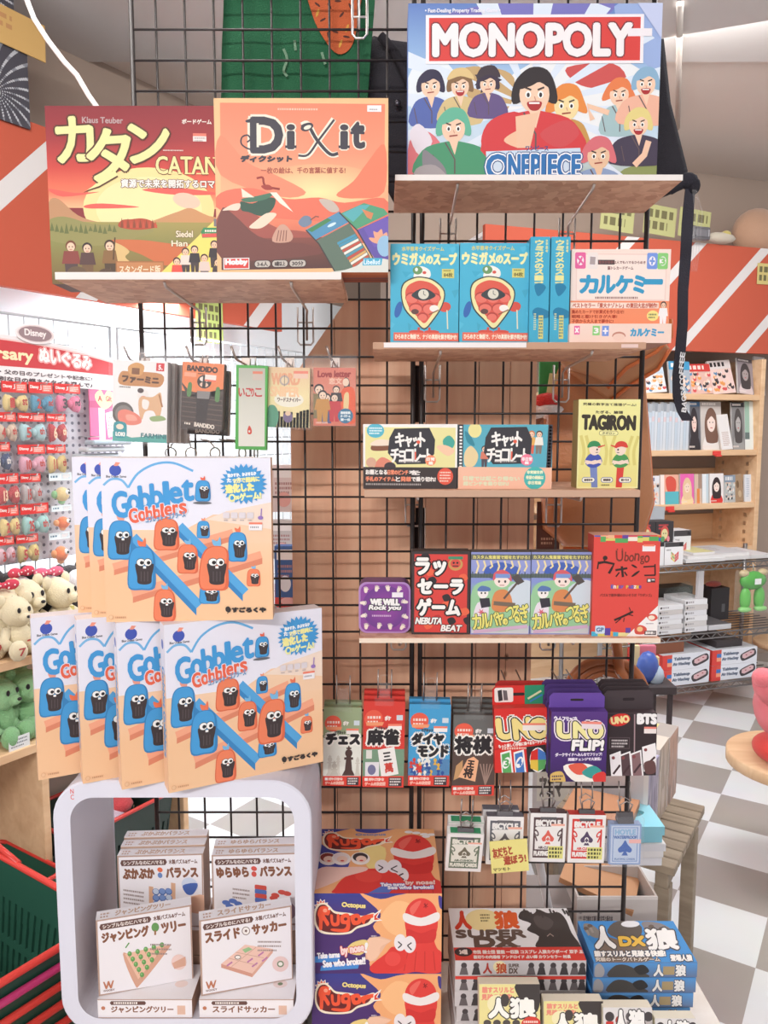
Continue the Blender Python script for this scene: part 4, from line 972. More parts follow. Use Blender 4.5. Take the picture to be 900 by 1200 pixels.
A.el(433, 268, 14, 14, '3c2c2a'); A.ln([(392, 300), (430, 292), (486, 304), (470, 340), (458, 362)], 15, '3c2c2a'); A.ln([(395, 290), (390, 335)], 8, '3c2c2a'); A.ln([(428, 280), (432, 300)], 8, '3c2c2a')
A.ln([(496, 342), (566, 330)], 13, '3c2c2a'); A.ln([(533, 318), (542, 384)], 14, '3c2c2a'); A.ln([(520, 355), (500, 382)], 9, '3c2c2a'); A.ln([(550, 352), (566, 376)], 9, '3c2c2a')
A.el(606, 318, 20, 6, '3c2c2a', 30); A.el(616, 364, 30, 7, '3c2c2a', -38); A.ln([(660, 322), (728, 318)], 9, '3c2c2a'); A.ln([(728, 305), (732, 372)], 9, '3c2c2a'); A.ln([(668, 374), (734, 372)], 9, '3c2c2a')
A.rect(684, 392, 734, 417, '4a3f40'); A.rect(690, 397, 706, 412, 'efe8e6'); A.rect(712, 398, 730, 404, 'efe8e6')
for k, ch in enumerate('Enjoy Puzzle'): A.tx(474 + k * 15, 436 - (k == 0) * 4, 487 + k * 15, 453, ch, ['4a6ac0', 'f3e8e0', 'e8c050', '6a4aa8'][k % 4], 1.4) if ch != ' ' else None
A.tx(410, 486, 716, 504, 'パズルで競争!頭のたいそうだ「ウボンゴ」', '8a3a34', .8)
A.ln([(500, 650), (540, 632), (580, 612), (610, 596)], 13, '3c2c2a', True); A.ln([(508, 668), (540, 640)], 6, '3c2c2a'); A.ln([(575, 612), (612, 622)], 6, '3c2c2a'); A.ln([(596, 596), (586, 570)], 5, '3c2c2a'); A.ln([(560, 635), (556, 660)], 5, '3c2c2a')
A.rrect(388, 684, 446, 734, 8, 'cfe0f0'); A.tx(396, 697, 438, 722, 'GP', '4a6a9c', 1.5)
A.poly([(576, 750), (760, 556), (760, 750)], 'f5efec'); A.blob([(625, 690), (660, 680), (695, 700), (685, 735), (630, 735)], 'd8584c'); A.el(655, 706, 18, 16, 'f0c48c'); A.blob([(690, 620), (740, 612), (758, 640), (720, 655)], 'd8584c'); A.el(722, 634, 20, 14, 'f4e0cc'); A.rect(684, 716, 754, 742, '4a4044'); A.tx(690, 721, 748, 737, '簡単!熱い', 'f3eeea', .8); A.lines(690, 668, 745, 1, 6, '9a7a8a')
carton('game_box', 'tall red box with stick figure writing and coloured block borders, lowest shelf', 'board game', (w, h, .035), loc, {'all': 'c8463e', 'top': 'd8a890', 'left': 'c04840'}, {'front': A}, group='games on the lowest shelf')
# ================================================================ packs hanging on hooks
def clear_bag(o, size, ex=.006, top=.02, name='clear_bag'):
    w, h, d = size
    return MB().box((-w / 2 - ex, -.0035, -ex), (w / 2 + ex, d + .0035, h + top), 'f4f4f6', .002).build(name, CLEAR, o)
def hang_loop(o, size, col='c9bdb6', name='hang_loop'):
    w, h, d = size
    return MB().tube([(-.004, d / 2, h), (-.004, d / 2, h + .012), (.004, d / 2, h + .012), (.004, d / 2, h)], .0012, col, 6).build(name, METAL, o)
def pack(label, q, Y, d, cols, A, group=None, roll=0, mat=GLOSS, name='game_pack', cat='card game', yaw=0):
    x0, y0, x1, y1 = q; w, h, loc = up(x0, y0, x1, y1, Y)
    o = carton(name, label, cat, (w, h, d), loc, cols, {'front': A} if A else None, group=group, roll=roll, mat=mat, yaw=yaw)
    return o, (w, h, d)
HG = 'small games hanging in the left row'
for px, l in [(170, 'steel hook holding the white cow game packs'), (238, 'steel hook holding the orange and black packs'), (287, 'steel hook above the green-edged pack'), (338, 'steel hook above the city skyline pack'), (391, 'steel hook above the red pack with robed ladies')]:
    hook(l, px + 2, 428, 1.235)
# white pack with a cow
A = Art([(52, 90), (222, 86), (232, 345), (60, 350)]).bg('f3efed')
A.blob([(78, 128), (110, 124), (205, 126), (203, 165), (150, 168), (76, 166)], 'c98e5c'); A.blob([(100, 110), (125, 95), (150, 105), (140, 135), (108, 135)], 'd8a064'); A.rect(112, 112, 136, 132, '8a5a3c')
A.tx(84, 138, 196, 158, 'ファーミニ', '5f3f30', 2); A.rect(187, 92, 212, 117, 'd8383c'); A.tx(194, 98, 206, 112, '5.', 'f6f0ee', 1)
A.el(150, 195, 18, 18, 'efe8e4'); A.el(142, 182, 10, 8, '5a4a4a'); A.el(152, 205, 10, 7, 'e0a088'); A.blob([(140, 205), (180, 200), (205, 185), (210, 240), (200, 270), (185, 245), (160, 248), (150, 275), (140, 250)], 'e2b48c'); A.blob([(150, 210), (170, 215), (165, 240), (150, 235)], 'f3ece6'); A.ln([(200, 190), (212, 230)], 5, 'b07a50')
A.blob([(175, 265), (210, 258), (225, 270), (185, 278)], '9ab07a'); A.el(90, 258, 34, 36, '6a6460'); A.el(92, 260, 27, 28, '8a8480'); A.blob([(75, 255), (100, 245), (140, 262), (148, 285), (115, 295), (80, 285)], 'ea8a78'); A.blob([(100, 262), (125, 262), (135, 278), (105, 280)], 'f2a896')
A.poly([(60, 318), (120, 335), (230, 318), (232, 350), (60, 352)], '5fb0a8'); A.blob([(64, 290), (98, 288), (104, 312), (100, 335), (68, 335)], '3f9aa4'); A.el(82, 302, 12, 9, 'f0e4d0'); A.tx(70, 320, 98, 332, 'LOKI', 'f3f3ee', 1.2); A.lines(75, 172, 118, 1, 4, '6a5a54'); A.tx(150, 318, 228, 332, 'FARMINI', '3f7a80', .8)
o, sz = pack('white pack with a painted cow and milk pail, leftmost of the hanging row', (130, 422.5, 194, 518), 1.2, .017, {'all': 'e6dfdb', 'right': 'cfc8c4', 'bottom': '6a9a94'}, A, HG, 2.5)
clear_bag(o, sz); hang_loop(o, sz)
for k, (dx, l) in enumerate([(4, 'second'), (9, 'third'), (14, 'rearmost')]):
    w, h, d = sz; loc = o.location + Vector((.0052 * (k + 1), .0215 * (k + 1), -.001 * k))
    c = carton('game_pack', l + ' pack behind the white cow pack, only its edge showing', 'card game', (w, h, .017), loc, {'all': 'bfb4ad', 'right': ['d8d0cc', '9a8f8a', 'c8beb8'][k]}, group=HG, roll=2.5)
    clear_bag(c, (w, h, .017), .004)
# orange and black pack
A = Art([(272, 97), (403, 94), (410, 300), (290, 312)]).bg('ec8a5a')
A.rect(270, 195, 415, 320, '4c403c'); A.poly([(270, 160), (300, 190), (330, 200), (415, 200), (415, 165), (380, 205), (300, 210)], '5a4a44')
for k in range(6): A.ln([(275, 215 + k * 15), (410, 212 + k * 15)], 3, '6a5850')
A.blob([(325, 195), (370, 193), (365, 230), (362, 285), (335, 285), (330, 230)], '3c3232'); A.poly([(328, 190), (368, 188), (366, 212), (330, 214)], '8f8a88'); A.el(347, 158, 22, 22, '3f3838'); A.el(347, 150, 15, 9, 'f0e0d4'); A.el(347, 168, 13, 8, 'e8c4ac'); A.rect(342, 140, 352, 180, '3f3838')
for x, y in ((304, 190), (390, 196)): A.blob([(x - 6, y + 18), (x - 6, y - 18), (x, y - 26), (x + 6, y - 18), (x + 6, y + 18)], '5f8a54')
A.tx(290, 108, 384, 126, 'BANDIDO', '4a3430', 1.4); A.rect(288, 118, 384, 121, 'ec8a5a') if 0 else None; A.lines(325, 131, 350, 1, 4, '4a3430'); A.rect(348, 134, 382, 156, 'f2e6de'); A.rect(348, 150, 382, 156, 'ee7a60'); A.rect(282, 132, 320, 146, 'f3a888')
A.tx(330, 288, 388, 300, 'BANDIDO', 'e8ddd0', .8); A.lines(300, 292, 322, 1, 6, 'e8ddd0')
o, sz = pack('orange and black pack with cactuses and a striped pit, second in the hanging row', (210.5, 425, 259, 503), 1.2, .02, {'all': '3f3532', 'right': '5a4c46', 'top': 'd88058'}, A, HG, 3.5)
clear_bag(o, sz, .003); hang_loop(o, sz)
loc = o.location + Vector((.004, .024, -.009)); A2 = Art((0, 0, 100, 100)).bg('443a38'); A2.tx(20, 91, 80, 97, 'BANDIDO', 'd8ccc0', .6)
c = carton('game_pack', 'black striped pack hanging lower behind the orange and black pack', 'card game', (sz[0], sz[1], .02), loc, {'all': '443a38', 'right': '9a8c84'}, {'front': A2}, group=HG, roll=3); clear_bag(c, sz, .006)
# green-edged pale pack
A = Art([(447, 102), (548, 104), (545, 374), (444, 372)]).bg('62b060'); A.gr(455, 112, 540, 362, [(0, 'b9b9ac'), (.4, 'd0cec2'), (1, 'e6e4da')])
for ch, x0, x1 in [('い', 455, 474), ('こ', 478, 492), ('゛', 490, 494), ('り', 496, 504), ('こ', 508, 530)]: A.tx(x0, 176, x1, 202 - (ch == '゛') * 16, ch, 'c2504e', 1)
A.blob([(490, 295), (498, 310), (496, 322), (486, 322), (484, 310)], 'd0584c'); A.el(490, 314, 3, 4, 'e6e0d6'); A.rect(500, 122, 532, 150, 'cdbcb0'); A.rect(500, 122, 532, 130, 'e08a74')
o, sz = pack('narrow pale pack with a bright green border and a red drop', (274.5, 428, 311, 527), 1.195, .016, {'all': '56a858', 'right': '6fc06c'}, A, HG, 2); hang_loop(o, sz)
# yellow city pack
A = Art([(553, 110), (688, 112), (690, 300), (553, 303)]); A.gr(550, 105, 692, 305, [(0, 'e8c49c'), (.45, 'efdca8'), (1, 'efe0a8')])
rnd = random.Random(9)
for k in range(13): x = 553 + k * 10.5; A.rect(x, 240 + rnd.uniform(0, 30), x + 9, 305, rnd.choice(['7fa8a4', '6a98a0', '5f8a94']), True)
A.blob([(553, 240), (575, 232), (590, 262), (580, 300), (553, 300)], '5a9a7c'); A.el(622, 212, 48, 24, 'f1ead8'); A.tx(585, 206, 660, 219, 'ワードスナイパー', '6a4a44', .7)
A.tx(565, 130, 655, 165, 'WORD', 'e8a884', 2); A.tx(562, 172, 655, 202, 'SNIPER', 'f3c89c', 2); A.el(607, 152, 16, 16, 'b8a8a0'); A.el(607, 152, 11, 11, 'e9d2ac'); A.ln([(607, 134), (607, 170)], 2, '8a7a74'); A.el(620, 268, 16, 18, '7a6a8c'); A.el(620, 256, 9, 8, 'e8c8a8')
A.rect(636, 122, 682, 145, 'efc9b4'); A.rect(636, 122, 682, 130, 'ee8a74')
o, sz = pack('hanging pack with a pale yellow sky over a teal city skyline', (313, 430.5, 362, 501), 1.205, .018, {'all': 'b9a78a', 'bottom': '6a7a84', 'right': 'd8c8ac'}, A, HG, 1.5); clear_bag(o, sz, .004); hang_loop(o, sz)
# red pack with robed ladies
A = Art([(701, 110), (836, 112), (837, 298), (704, 298)]); A.gr(700, 105, 840, 300, [(0, 'd87a68'), (.4, 'dc8a74'), (1, 'd87a64')])
A.tx(716, 121, 820, 141, 'Love letter', '9c3030', 1.4); A.tx(752, 144, 792, 164, '恋文', 'efc0a8', 1)
A.blob([(800, 145), (815, 150), (820, 190), (830, 215), (795, 220), (800, 180)], '3a3034'); A.el(805, 158, 10, 13, 'f1d4bc'); A.blob([(795, 180), (830, 178), (836, 240), (834, 290), (790, 280), (785, 230)], 'e8633e'); A.blob([(800, 200), (815, 195), (812, 260), (800, 262)], 'e8cc94')
for x, y, c, hh in [(720, 165, '8a7a54', 110), (745, 195, '4a5480', 95), (775, 170, '3f3840', 80), (770, 195, 'c83c44', 90), (732, 185, 'c8904c', 100)]: fig(A, x, y, hh, c, '3a3034', c, 'f1d4bc', w=1.3)
A.el(805, 266, 24, 24, '3f7a9c'); 
for k, t in enumerate(['読者投稿', 'ボードゲーム', '第一位']): A.tx(790, 252 + k * 11, 820, 260 + k * 11, t, 'e8f0f2', .6)
A.lines(712, 286, 760, 1, 5, 'f0c8b4')
o, sz = pack('hanging coral red pack with robed ladies and a blue round badge', (367, 431, 416.5, 499), 1.21, .016, {'all': 'c86a58', 'right': 'e0a48c'}, A, HG, .5); clear_bag(o, sz, .002); hang_loop(o, sz)

# ---- second hanging row
RG = 'magnetic mini games in the middle hanging row'
def blister_clip(o, size):
    w, h, d = size; mb = MB()
    mb.box((-.016, -.002, h - .008), (.016, d + .002, h + .006), 'e9e6e4', .002)
    mb.box((-.009, d / 2 - .001, h + .004), (.009, d / 2 + .0012, h + .03), 'e9e6e4', .001)
    mb.tube([(-.007, d / 2, h + .03), (-.007, d / 2, h + .042), (.007, d / 2, h + .042), (.007, d / 2, h + .03)], .0012, 'e9e6e4', 6)
    mb.build('hang_clip', CLEAR, o)
    MB().tube([(-.011, d / 2 + .006, h + .002), (-.011, d / 2 + .006, h + .05)], .0013, 'b2a9a4', 6).tube([(.011, d / 2 + .006, h + .002), (.011, d / 2 + .006, h + .05)], .0013, 'b2a9a4', 6).build('hang_wire', METAL, o)
def mini_art(q, bgc, title, art, twolines=None, small='マグネット'):
    (x0, y0), (x1, _), (x2, y2), (x3, y3) = q
    A = Art(q).bg(bgc); W = x1 - x0; H = y2 - y0
    A.el(x0 + W * .25, y0 + H * .2, W * .22, H * .1, 'e8604c'); A.lines(x0 + W * .1, y0 + H * .17, x0 + W * .42, 2, H * .03, 'f6dcd0'); A.poly([(x0 + W * .06, y0 + H * .24), (x0 + W * .5, y0 + H * .24), (x0 + W * .46, y0 + H * .28), (x0 + W * .08, y0 + H * .28)], 'f09a70')
    A.tx(x0 + W * .52, y0 + H * .17, x0 + W * .66, y0 + H * .22, 'ポケ', 'f3ece6', .8); A.rect(x0 + W * .8, y0 + H * .16, x0 + W * .95, y0 + H * .22, 'cfd8e0')
    A.rect(x0 + W * .6, y0 + H * .26, x0 + W * .93, y0 + H * .33, 'f2ecea'); A.rect(x0 + W * .6, y0 + H * .26, x0 + W * .93, y0 + H * .285, 'f0846c')
    art(A, x0, y0, W, H)
    rows = twolines or [(title, x0 + W * .07, y0 + H * .39, x0 + W * .9, y0 + H * .53)]
    for t, a, b, c, d in rows: A.tx(a, b, c, d, t, '2f2b2e', 2.6, ol=('f3eee6', 7))
    if small: A.tx(x0 + W * .3, y0 + H * .29, x0 + W * .58, y0 + H * .33, small, '4a4444', .6)
    A.rect(x0, y0 + H * .865, x1 + 20, y0 + H * 1.05, 'e2483c'); A.rect(x0 + W * .05, y0 + H * .885, x0 + W * .13, y0 + H * .92, 'f4ece8'); A.tx(x0 + W * .15, y0 + H * .885, x0 + W * .52, y0 + H * .92, '片手サイズで遊べる!', 'f6dcd0', .6); A.tx(x0 + W * .06, y0 + H * .935, x0 + W * .56, y0 + H * .975, 'ゲームの決定版', 'f6c0b0', .8)
    A.rect(x0 + W * .64, y0 + H * .88, x0 + W * .96, y0 + H * .985, '4a4044'); A.lines(x0 + W * .67, y0 + H * .89, x0 + W * .93, 3, H * .018, 'efe4e0')
    return A
def a_chess(A, x0, y0, W, H):
    A.rect(x0, y0 + H * .38, x0 + W * 1.1, y0 + H * .87, 'e6e6dc')
    for x, y, s, c in [(.68, .52, 1, '55403c'), (.18, .62, .6, 'cfcabf'), (.4, .62, .5, 'd4d0c4'), (.3, .7, .7, 'c4beb2'), (.92, .64, .5, 'd0ccc0')]:
        cx, t, k = x0 + W * x, y0 + H * y, s; b = y0 + H * .86
        A.poly([(cx - 5 * k, t + 10), (cx + 5 * k, t + 10), (cx + 9 * k, b - 14 * k), (cx + 16 * k, b), (cx - 16 * k, b), (cx - 9 * k, b - 14 * k)], c); A.rect(cx - 11 * k, t + 20 * k, cx + 11 * k, t + 26 * k, c); A.el(cx, t + 10 * k, 9 * k, 10 * k, c); A.rect(cx - 2 * k, t - 8 * k, cx + 2 * k, t + 6 * k, c); A.rect(cx - 6 * k, t - 4 * k, cx + 6 * k, t, c)
def a_mahj(A, x0, y0, W, H):
    A.rect(x0, y0 + H * .55, x0 + W * 1.1, y0 + H * .87, '7c9a80')
    A.rect(x0 + W * .08, y0 + H * .56, x0 + W * .22, y0 + H * .66, 'e2e0d8'); A.rect(x0 + W * .06, y0 + H * .7, x0 + W * .4, y0 + H * .87, 'e6e2e6'); A.el(x0 + W * .22, y0 + H * .79, W * .1, H * .06, '7a7a9c')
    A.poly([(x0 + W * .36, y0 + H * .56), (x0 + W * .76, y0 + H * .52), (x0 + W * .88, y0 + H * .84), (x0 + W * .46, y0 + H * .88)], 'f1ece8'); A.tx(x0 + W * .5, y0 + H * .59, x0 + W * .68, y0 + H * .68, '三', '3f3a3c', 1.2, -8); A.tx(x0 + W * .54, y0 + H * .71, x0 + W * .74, y0 + H * .82, '萬', 'd0483f', 1, -8)
def a_diam(A, x0, y0, W, H):
    rnd = random.Random(4); A.poly([(x0, y0 + H * .7), (x0 + W, y0 + H * .66), (x0 + W, y0 + H * .87), (x0, y0 + H * .87)], '5a88b4')
    for k in range(34):
        x, y = x0 + W * rnd.uniform(.06, .94), y0 + H * rnd.uniform(.66, .84); c = rnd.choice(['e8e6e0', 'd8483f', '3a5a9c', 'e8e6e0', 'e0b04c']); A.el(x, y, 4, 5, c, n=10); A.poly([(x - 5, y + 12), (x, y + 2), (x + 5, y + 12)], c)
def a_shog(A, x0, y0, W, H):
    A.rect(x0, y0 + H * .37, x0 + W * 1.1, y0 + H * .87, '5c4a44'); A.poly([(x0 + W * .1, y0 + H * .62), (x0 + W * .25, y0 + H * .55), (x0 + W * .25, y0 + H * .75), (x0 + W * .05, y0 + H * .8)], 'c89a6c')
    A.poly([(x0 + W * .36, y0 + H * .54), (x0 + W * .5, y0 + H * .51), (x0 + W * .62, y0 + H * .56), (x0 + W * .56, y0 + H * .82), (x0 + W * .16, y0 + H * .76)], 'f0b48c'); A.tx(x0 + W * .36, y0 + H * .56, x0 + W * .52, y0 + H * .64, '王', '3f3030', 1.2, 8); A.tx(x0 + W * .28, y0 + H * .65, x0 + W * .5, y0 + H * .77, '将', '3f3030', 1.2, 8)
    for k in range(5): A.ln([(x0 + W * .8, y0 + H * .86), (x0 + W * (.66 + k * .08), y0 + H * .6)], 3, 'a08478')
for q, qq, bgc, title, art, rows, l, n_, sidec in [
    ((378, 829, 422.5, 921), [(38, 102), (130, 102), (132, 295), (38, 293)], '9aa884', 'チェス', a_chess, [('チェス', 46, 166, 126, 190)], 'olive green mini pack with a dark chess king, left end of its row', 1, '8a9a74'),
    ((424.5, 822, 473, 922.5), [(134, 90), (237, 92), (238, 300), (134, 298)], 'd8433a', '麻雀', a_mahj, [('麻雀', 146, 158, 222, 194)], 'red mini pack with painted ivory tiles, second in its row', 2, 'c43a34'),
    ((478, 825.5, 526.5, 921), [(247, 95), (348, 95), (350, 297), (248, 295)], '4a9fd0', 'ダイヤ', a_diam, [('ダイヤ', 256, 166, 332, 192), ('モンド', 272, 196, 344, 222)], 'blue mini pack with coloured pegs, between the red and the grey mini packs', 1, '3f8fc0'),
    ((529.5, 838, 579.5, 932), [(354, 122), (459, 122), (461, 320), (356, 316)], '6a6a68', '将棋', a_shog, [('将棋', 360, 175, 448, 214)], 'dark grey mini pack with a wedge-shaped wooden playing piece, right of the blue mini pack', 3, '55524f')]:
    o, sz = pack(l, q, 1.215, .012, {'all': sidec, 'top': sidec, 'right': sidec}, mini_art(qq, bgc, title, art, rows), RG, 1.0)
    blister_clip(o, sz)
    for k in range(n_):
        mb_loc = o.location + Vector((.0004 * k, .0128 * (k + 1), .0045 * (k + 1)))
        A = Art((0, 0, 100, 200)).bg(bgc); A.rect(0, 170, 100, 200, 'e2483c')
        carton('game_pack', ['nearest', 'middle', 'rearmost'][k] + ' of the packs tucked behind the ' + l.split(' with')[0], 'card game', (sz[0], sz[1], .012), mb_loc, {'all': sidec}, {'front': A}, group=RG, roll=1.0)

# ---- colour-matching card packs with hang tabs
CG = 'card packs with hang tabs'
def tabbed(label, q, ytab, Y, d, cols, A, tabcol, roll=0, tab_art=None, more=0):
    o, sz = pack(label, q, Y, d, cols, A, CG, roll)
    w, h, _ = sz; ht = at(q[0], ytab, Y + d).z - at(q[0], q[1], Y + d).z + .001
    P = [(-w / 2, 0), (w / 2, 0), (w / 2, ht - .006), (w / 2 - .006, ht), (-w / 2 + .006, ht), (-w / 2, ht - .006)]
    M = Matrix(((1, 0, 0, 0), (0, 0, 1, d - .0012), (0, 1, 0, h - .001), (0, 0, 0, 1)))
    mb = MB().prism(P, 0, .001, tabcol, M)
    T = Art((0, 0, 100, 40), lift=.0002); T.rrect(38, 15, 62, 21, 3, '2f2628')
    if tab_art: tab_art(T)
    mb.art(T, (-w / 2, d - .0012, h - .001 + ht), (w, 0, 0), (0, 0, -ht), (0, -1, 0))
    mb.build('hang_tab', PRINT, o)
    MB().tube([(-.013, d + .003, h + ht * .6), (-.013, GY - Y - .002, h + ht * .6 + .006)], .0014, 'a89c96', 6).tube([(.013, d + .003, h + ht * .6), (.013, GY - Y - .002, h + ht * .6 + .006)], .0014, 'a89c96', 6).build('hang_wire', METAL, o)
    return o, sz, ht
def more_tabs(o, sz, ht, n, tabcol, label, dx=-.005, dz=.006):
    w, h, d = sz
    for k in range(1, n + 1):
        loc = o.location + Vector((dx * k, d + .002 + (d * .5 + .0015) * (k - 1), dz * k))
        c = carton('game_pack', ['first', 'second', 'third'][k - 1] + label, 'card game', (w * .98, h, d * .5), loc, {'all': tabcol}, group=CG)
        P = [(-w / 2, 0), (w / 2, 0), (w / 2, ht - .006), (w / 2 - .006, ht), (-w / 2 + .006, ht), (-w / 2, ht - .006)]
        M = Matrix(((1, 0, 0, 0), (0, 0, 1, d * .5 - .0012), (0, 1, 0, h - .001), (0, 0, 0, 1)))
        MB().prism(P, 0, .001, tabcol, M).build('hang_tab', PRINT, c)
A = Art([(462, 108), (588, 103), (586, 262), (464, 258)]).bg('d8342f'); A.ln([(460, 205), (590, 175)], 3, 'c02a28')
for t, x0, x1 in [('U', 470, 508), ('N', 508, 546), ('O', 546, 590)]: A.tx(x0, 132, x1, 178, t, 'f0d98c', 4, -6, ol=('2f2a2a', 7), ol2=('f3ece4', 10))
A.rect(528, 142, 584, 160, 'f2e6e0'); A.rect(528, 142, 584, 147, 'f0846c'); A.tx(472, 188, 588, 196, 'もっと楽しく!手軽に遊べるカードゲーム', 'f6e4dc', .5, -5); A.lines(480, 200, 560, 1, 5, 'f0c0b0')
for x, c, t in [(476, '5fa860', '3'), (506, '4a7ac0', '4')]: A.poly([(x, 212), (x + 24, 206), (x + 30, 262), (x + 4, 265)], 'f5f1ee'); A.poly([(x + 3, 216), (x + 21, 211), (x + 26, 262), (x + 6, 262)], c); A.el(x + 14, 236, 8, 14, 'f5f1ee', 20); A.tx(x + 9, 228, x + 19, 244, t, c, 1)
A.poly([(536, 200), (584, 195), (586, 264), (540, 264)], '2f2a2a'); A.el(564, 232, 20, 30, 'f5f1ee'); A.n += 1
for pts, c in [([(564, 232), (564, 204), (582, 215), (584, 232)], '4a7ac0'), ([(564, 232), (584, 232), (580, 254), (564, 260)], '5fa860'), ([(564, 232), (564, 260), (546, 252), (545, 232)], 'e8c24c'), ([(564, 232), (545, 232), (548, 212), (564, 204)], 'd8342f')]: A.poly(pts, c, True)
def tab_uno(T):
    T.rrect(4, 4, 40, 34, 4, 'efe6e0'); T.poly([(10, 10), (18, 8), (20, 30), (12, 32)], '3a3436'); T.poly([(20, 9), (28, 10), (30, 30), (22, 30)], '6a6062'); T.rect(62, 0, 100, 40, '2f8f6a'); T.ln([(68, 28), (94, 12)], 4, 'd8d8b0'); T.ln([(72, 34), (96, 20)], 3, '3f7ac0')
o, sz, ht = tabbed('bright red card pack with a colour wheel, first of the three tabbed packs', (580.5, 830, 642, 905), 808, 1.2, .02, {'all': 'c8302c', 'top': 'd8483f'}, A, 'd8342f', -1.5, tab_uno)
more_tabs(o, sz, ht, 1, 'b83430', ' of the packs behind the bright red card pack', .003, .004)
A = Art([(602, 118), (738, 112), (732, 287), (598, 280)]); A.gr(595, 110, 740, 290, [(0, '5a3a80'), (.6, '4c3072'), (1, '3f285c')])
A.tx(608, 128, 660, 138, 'ウノ フリップ!', 'f0e8f0', .8)
for t, x0, x1 in [('U', 616, 654), ('N', 654, 690), ('O', 690, 724)]: A.tx(x0, 142, x1, 178, t, 'efe4a0', 3.4, 0, ol=('2f2430', 6), ol2=('efe0e8', 9))
A.tx(650, 184, 726, 208, 'FLIP!', 'f6f1ee', 2, ol=('2f2430', 5), sk=.1); A.rect(672, 138, 722, 156, 'e8d8dc'); A.rect(672, 138, 722, 144, 'ee8a7c'); A.tx(610, 214, 722, 222, 'ダークサイドへみんなでフリップ!', 'e8dcec', .5); A.tx(640, 226, 720, 233, '問題チェンジで大波乱!', 'e8dcec', .5)
A.blob([(628, 245), (680, 240), (715, 255), (730, 285), (660, 285)], 'f3ece2'); A.blob([(640, 244), (675, 240), (690, 262), (660, 266)], 'e0604c'); A.blob([(672, 262), (700, 246), (722, 262), (700, 278)], '3f9a94'); A.blob([(600, 262), (625, 258), (632, 285), (600, 285)], 'd8b468'); A.blob([(700, 270), (728, 262), (735, 288), (705, 288)], 'd8403c'); A.lines(602, 266, 628, 2, 4, '4a3a54')
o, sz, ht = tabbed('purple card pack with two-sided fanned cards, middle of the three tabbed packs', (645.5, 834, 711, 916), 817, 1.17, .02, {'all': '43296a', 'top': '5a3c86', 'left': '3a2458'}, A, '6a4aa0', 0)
more_tabs(o, sz, ht, 3, '4c3672', ' purple tab behind the front purple card pack', -.0016, .0035)
A = Art([(733, 122), (855, 118), (856, 270), (735, 272)]).bg('3a2f32')
A.el(764, 136, 26, 15, 'd8342f', -12); A.tx(744, 128, 786, 144, 'UNO', 'f3dc9c', 1.6, -8); A.tx(808, 122, 853, 144, 'BTS', 'f6f1f0', 2.6); A.rect(824, 152, 854, 168, 'f3e6e2'); A.rect(824, 152, 854, 157, 'ee8a7c'); A.rect(740, 178, 790, 206, '5a4a4e'); A.rect(742, 180, 788, 204, '3a2f32'); A.lines(746, 184, 784, 3, 4, 'd0c4c4'); A.ln([(800, 122), (802, 230)], 3, 'a88c90')
for x, y, c, a in [(742, 215, 'f0e8ea', -8), (766, 215, '5a4448', -2), (792, 212, '8a6a6c', 4), (820, 195, 'f3ecec', 10)]:
    s = 1.25 if x == 820 else 1; A.poly([(x, y + 6), (x + 26 * s, y - 4), (x + 34 * s, y + 62), (x + 6, y + 66)], 'f5f0f0'); A.poly([(x + 3, y + 9), (x + 23 * s, y + 1), (x + 30 * s, y + 58), (x + 8, y + 62)], c); A.el(x + 9, y + 13, 4, 4, '8a4a4c'); A.ln([(x + 10, y + 52), (x + 26 * s, y + 30)], 5, '4a3438')
A.blob([(826, 240), (850, 235), (855, 262), (832, 266)], '6a4a48')
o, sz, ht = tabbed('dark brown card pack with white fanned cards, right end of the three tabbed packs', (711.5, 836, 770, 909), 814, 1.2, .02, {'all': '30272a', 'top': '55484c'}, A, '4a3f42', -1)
more_tabs(o, sz, ht, 3, '443a3d', ' dark tab behind the dark brown card pack', -.0008, .0025)

# ---- playing card decks with binder clips
DG = 'boxed playing card decks on clips'
def spade(A, cx, cy, s, col):
    A.blob([(cx, cy - s * 1.1), (cx + s * .35, cy - s * .5), (cx + s * .85, cy + s * .1), (cx + s * .65, cy + s * .55), (cx + s * .2, cy + s * .45), (cx - s * .2, cy + s * .45), (cx - s * .65, cy + s * .55), (cx - s * .85, cy + s * .1), (cx - s * .35, cy - s * .5)], col); A.poly([(cx - s * .08, cy + s * .3), (cx + s * .08, cy + s * .3), (cx + s * .4, cy + s * .95), (cx - s * .4, cy + s * .95)], col)
def deck_art(frame, spc, name='BICYCLE', low='PLAYING CARDS', inner='f0ebe8', tagc=True, namec=None, tagx=.52):
    A = Art((0, 0, 100, 140)).bg('f1ecea'); A.rect(9, 12, 91, 128, frame); A.rect(14, 18, 86, 122, inner)
    A.poly([(9, 12), (91, 12), (91, 44), (80, 38), (20, 38), (9, 44)], frame)
    A.tx(16, 20, 84, 36, name, namec or inner, 1.6)
    for s in (-1, 1): A.el(50 + s * 33, 56, 6, 11, frame, s * 30); A.el(50 + s * 33, 57, 3, 6, inner, s * 30); A.ln([(50 + s * 36, 64), (50 + s * 30, 80)], 4, frame)
    spade(A, 50, 70, 20, spc); A.el(50, 74, 6, 9, inner); spade(A, 50, 74, 6, spc)
    A.rect(9, 104, 91, 128, frame); A.tx(24, 95, 76, 102, 'AIR-CUSHION', frame, .5); A.tx(13, 109, 87 if low != 'PLAYING' else 52, 122, low, inner, 1.2)
    if tagc: A.rect(100 * tagx, 94, 100 * tagx + 42, 130, 'e6e08c'); A.lines(100 * tagx + 3, 98, 100 * tagx + 39, 3, 7, '5a5a3c', gap=11)
    A.rect(58, 30, 96, 42, 'f2b4a0') ; A.rect(58, 36, 96, 42, 'f3ece8'); return A
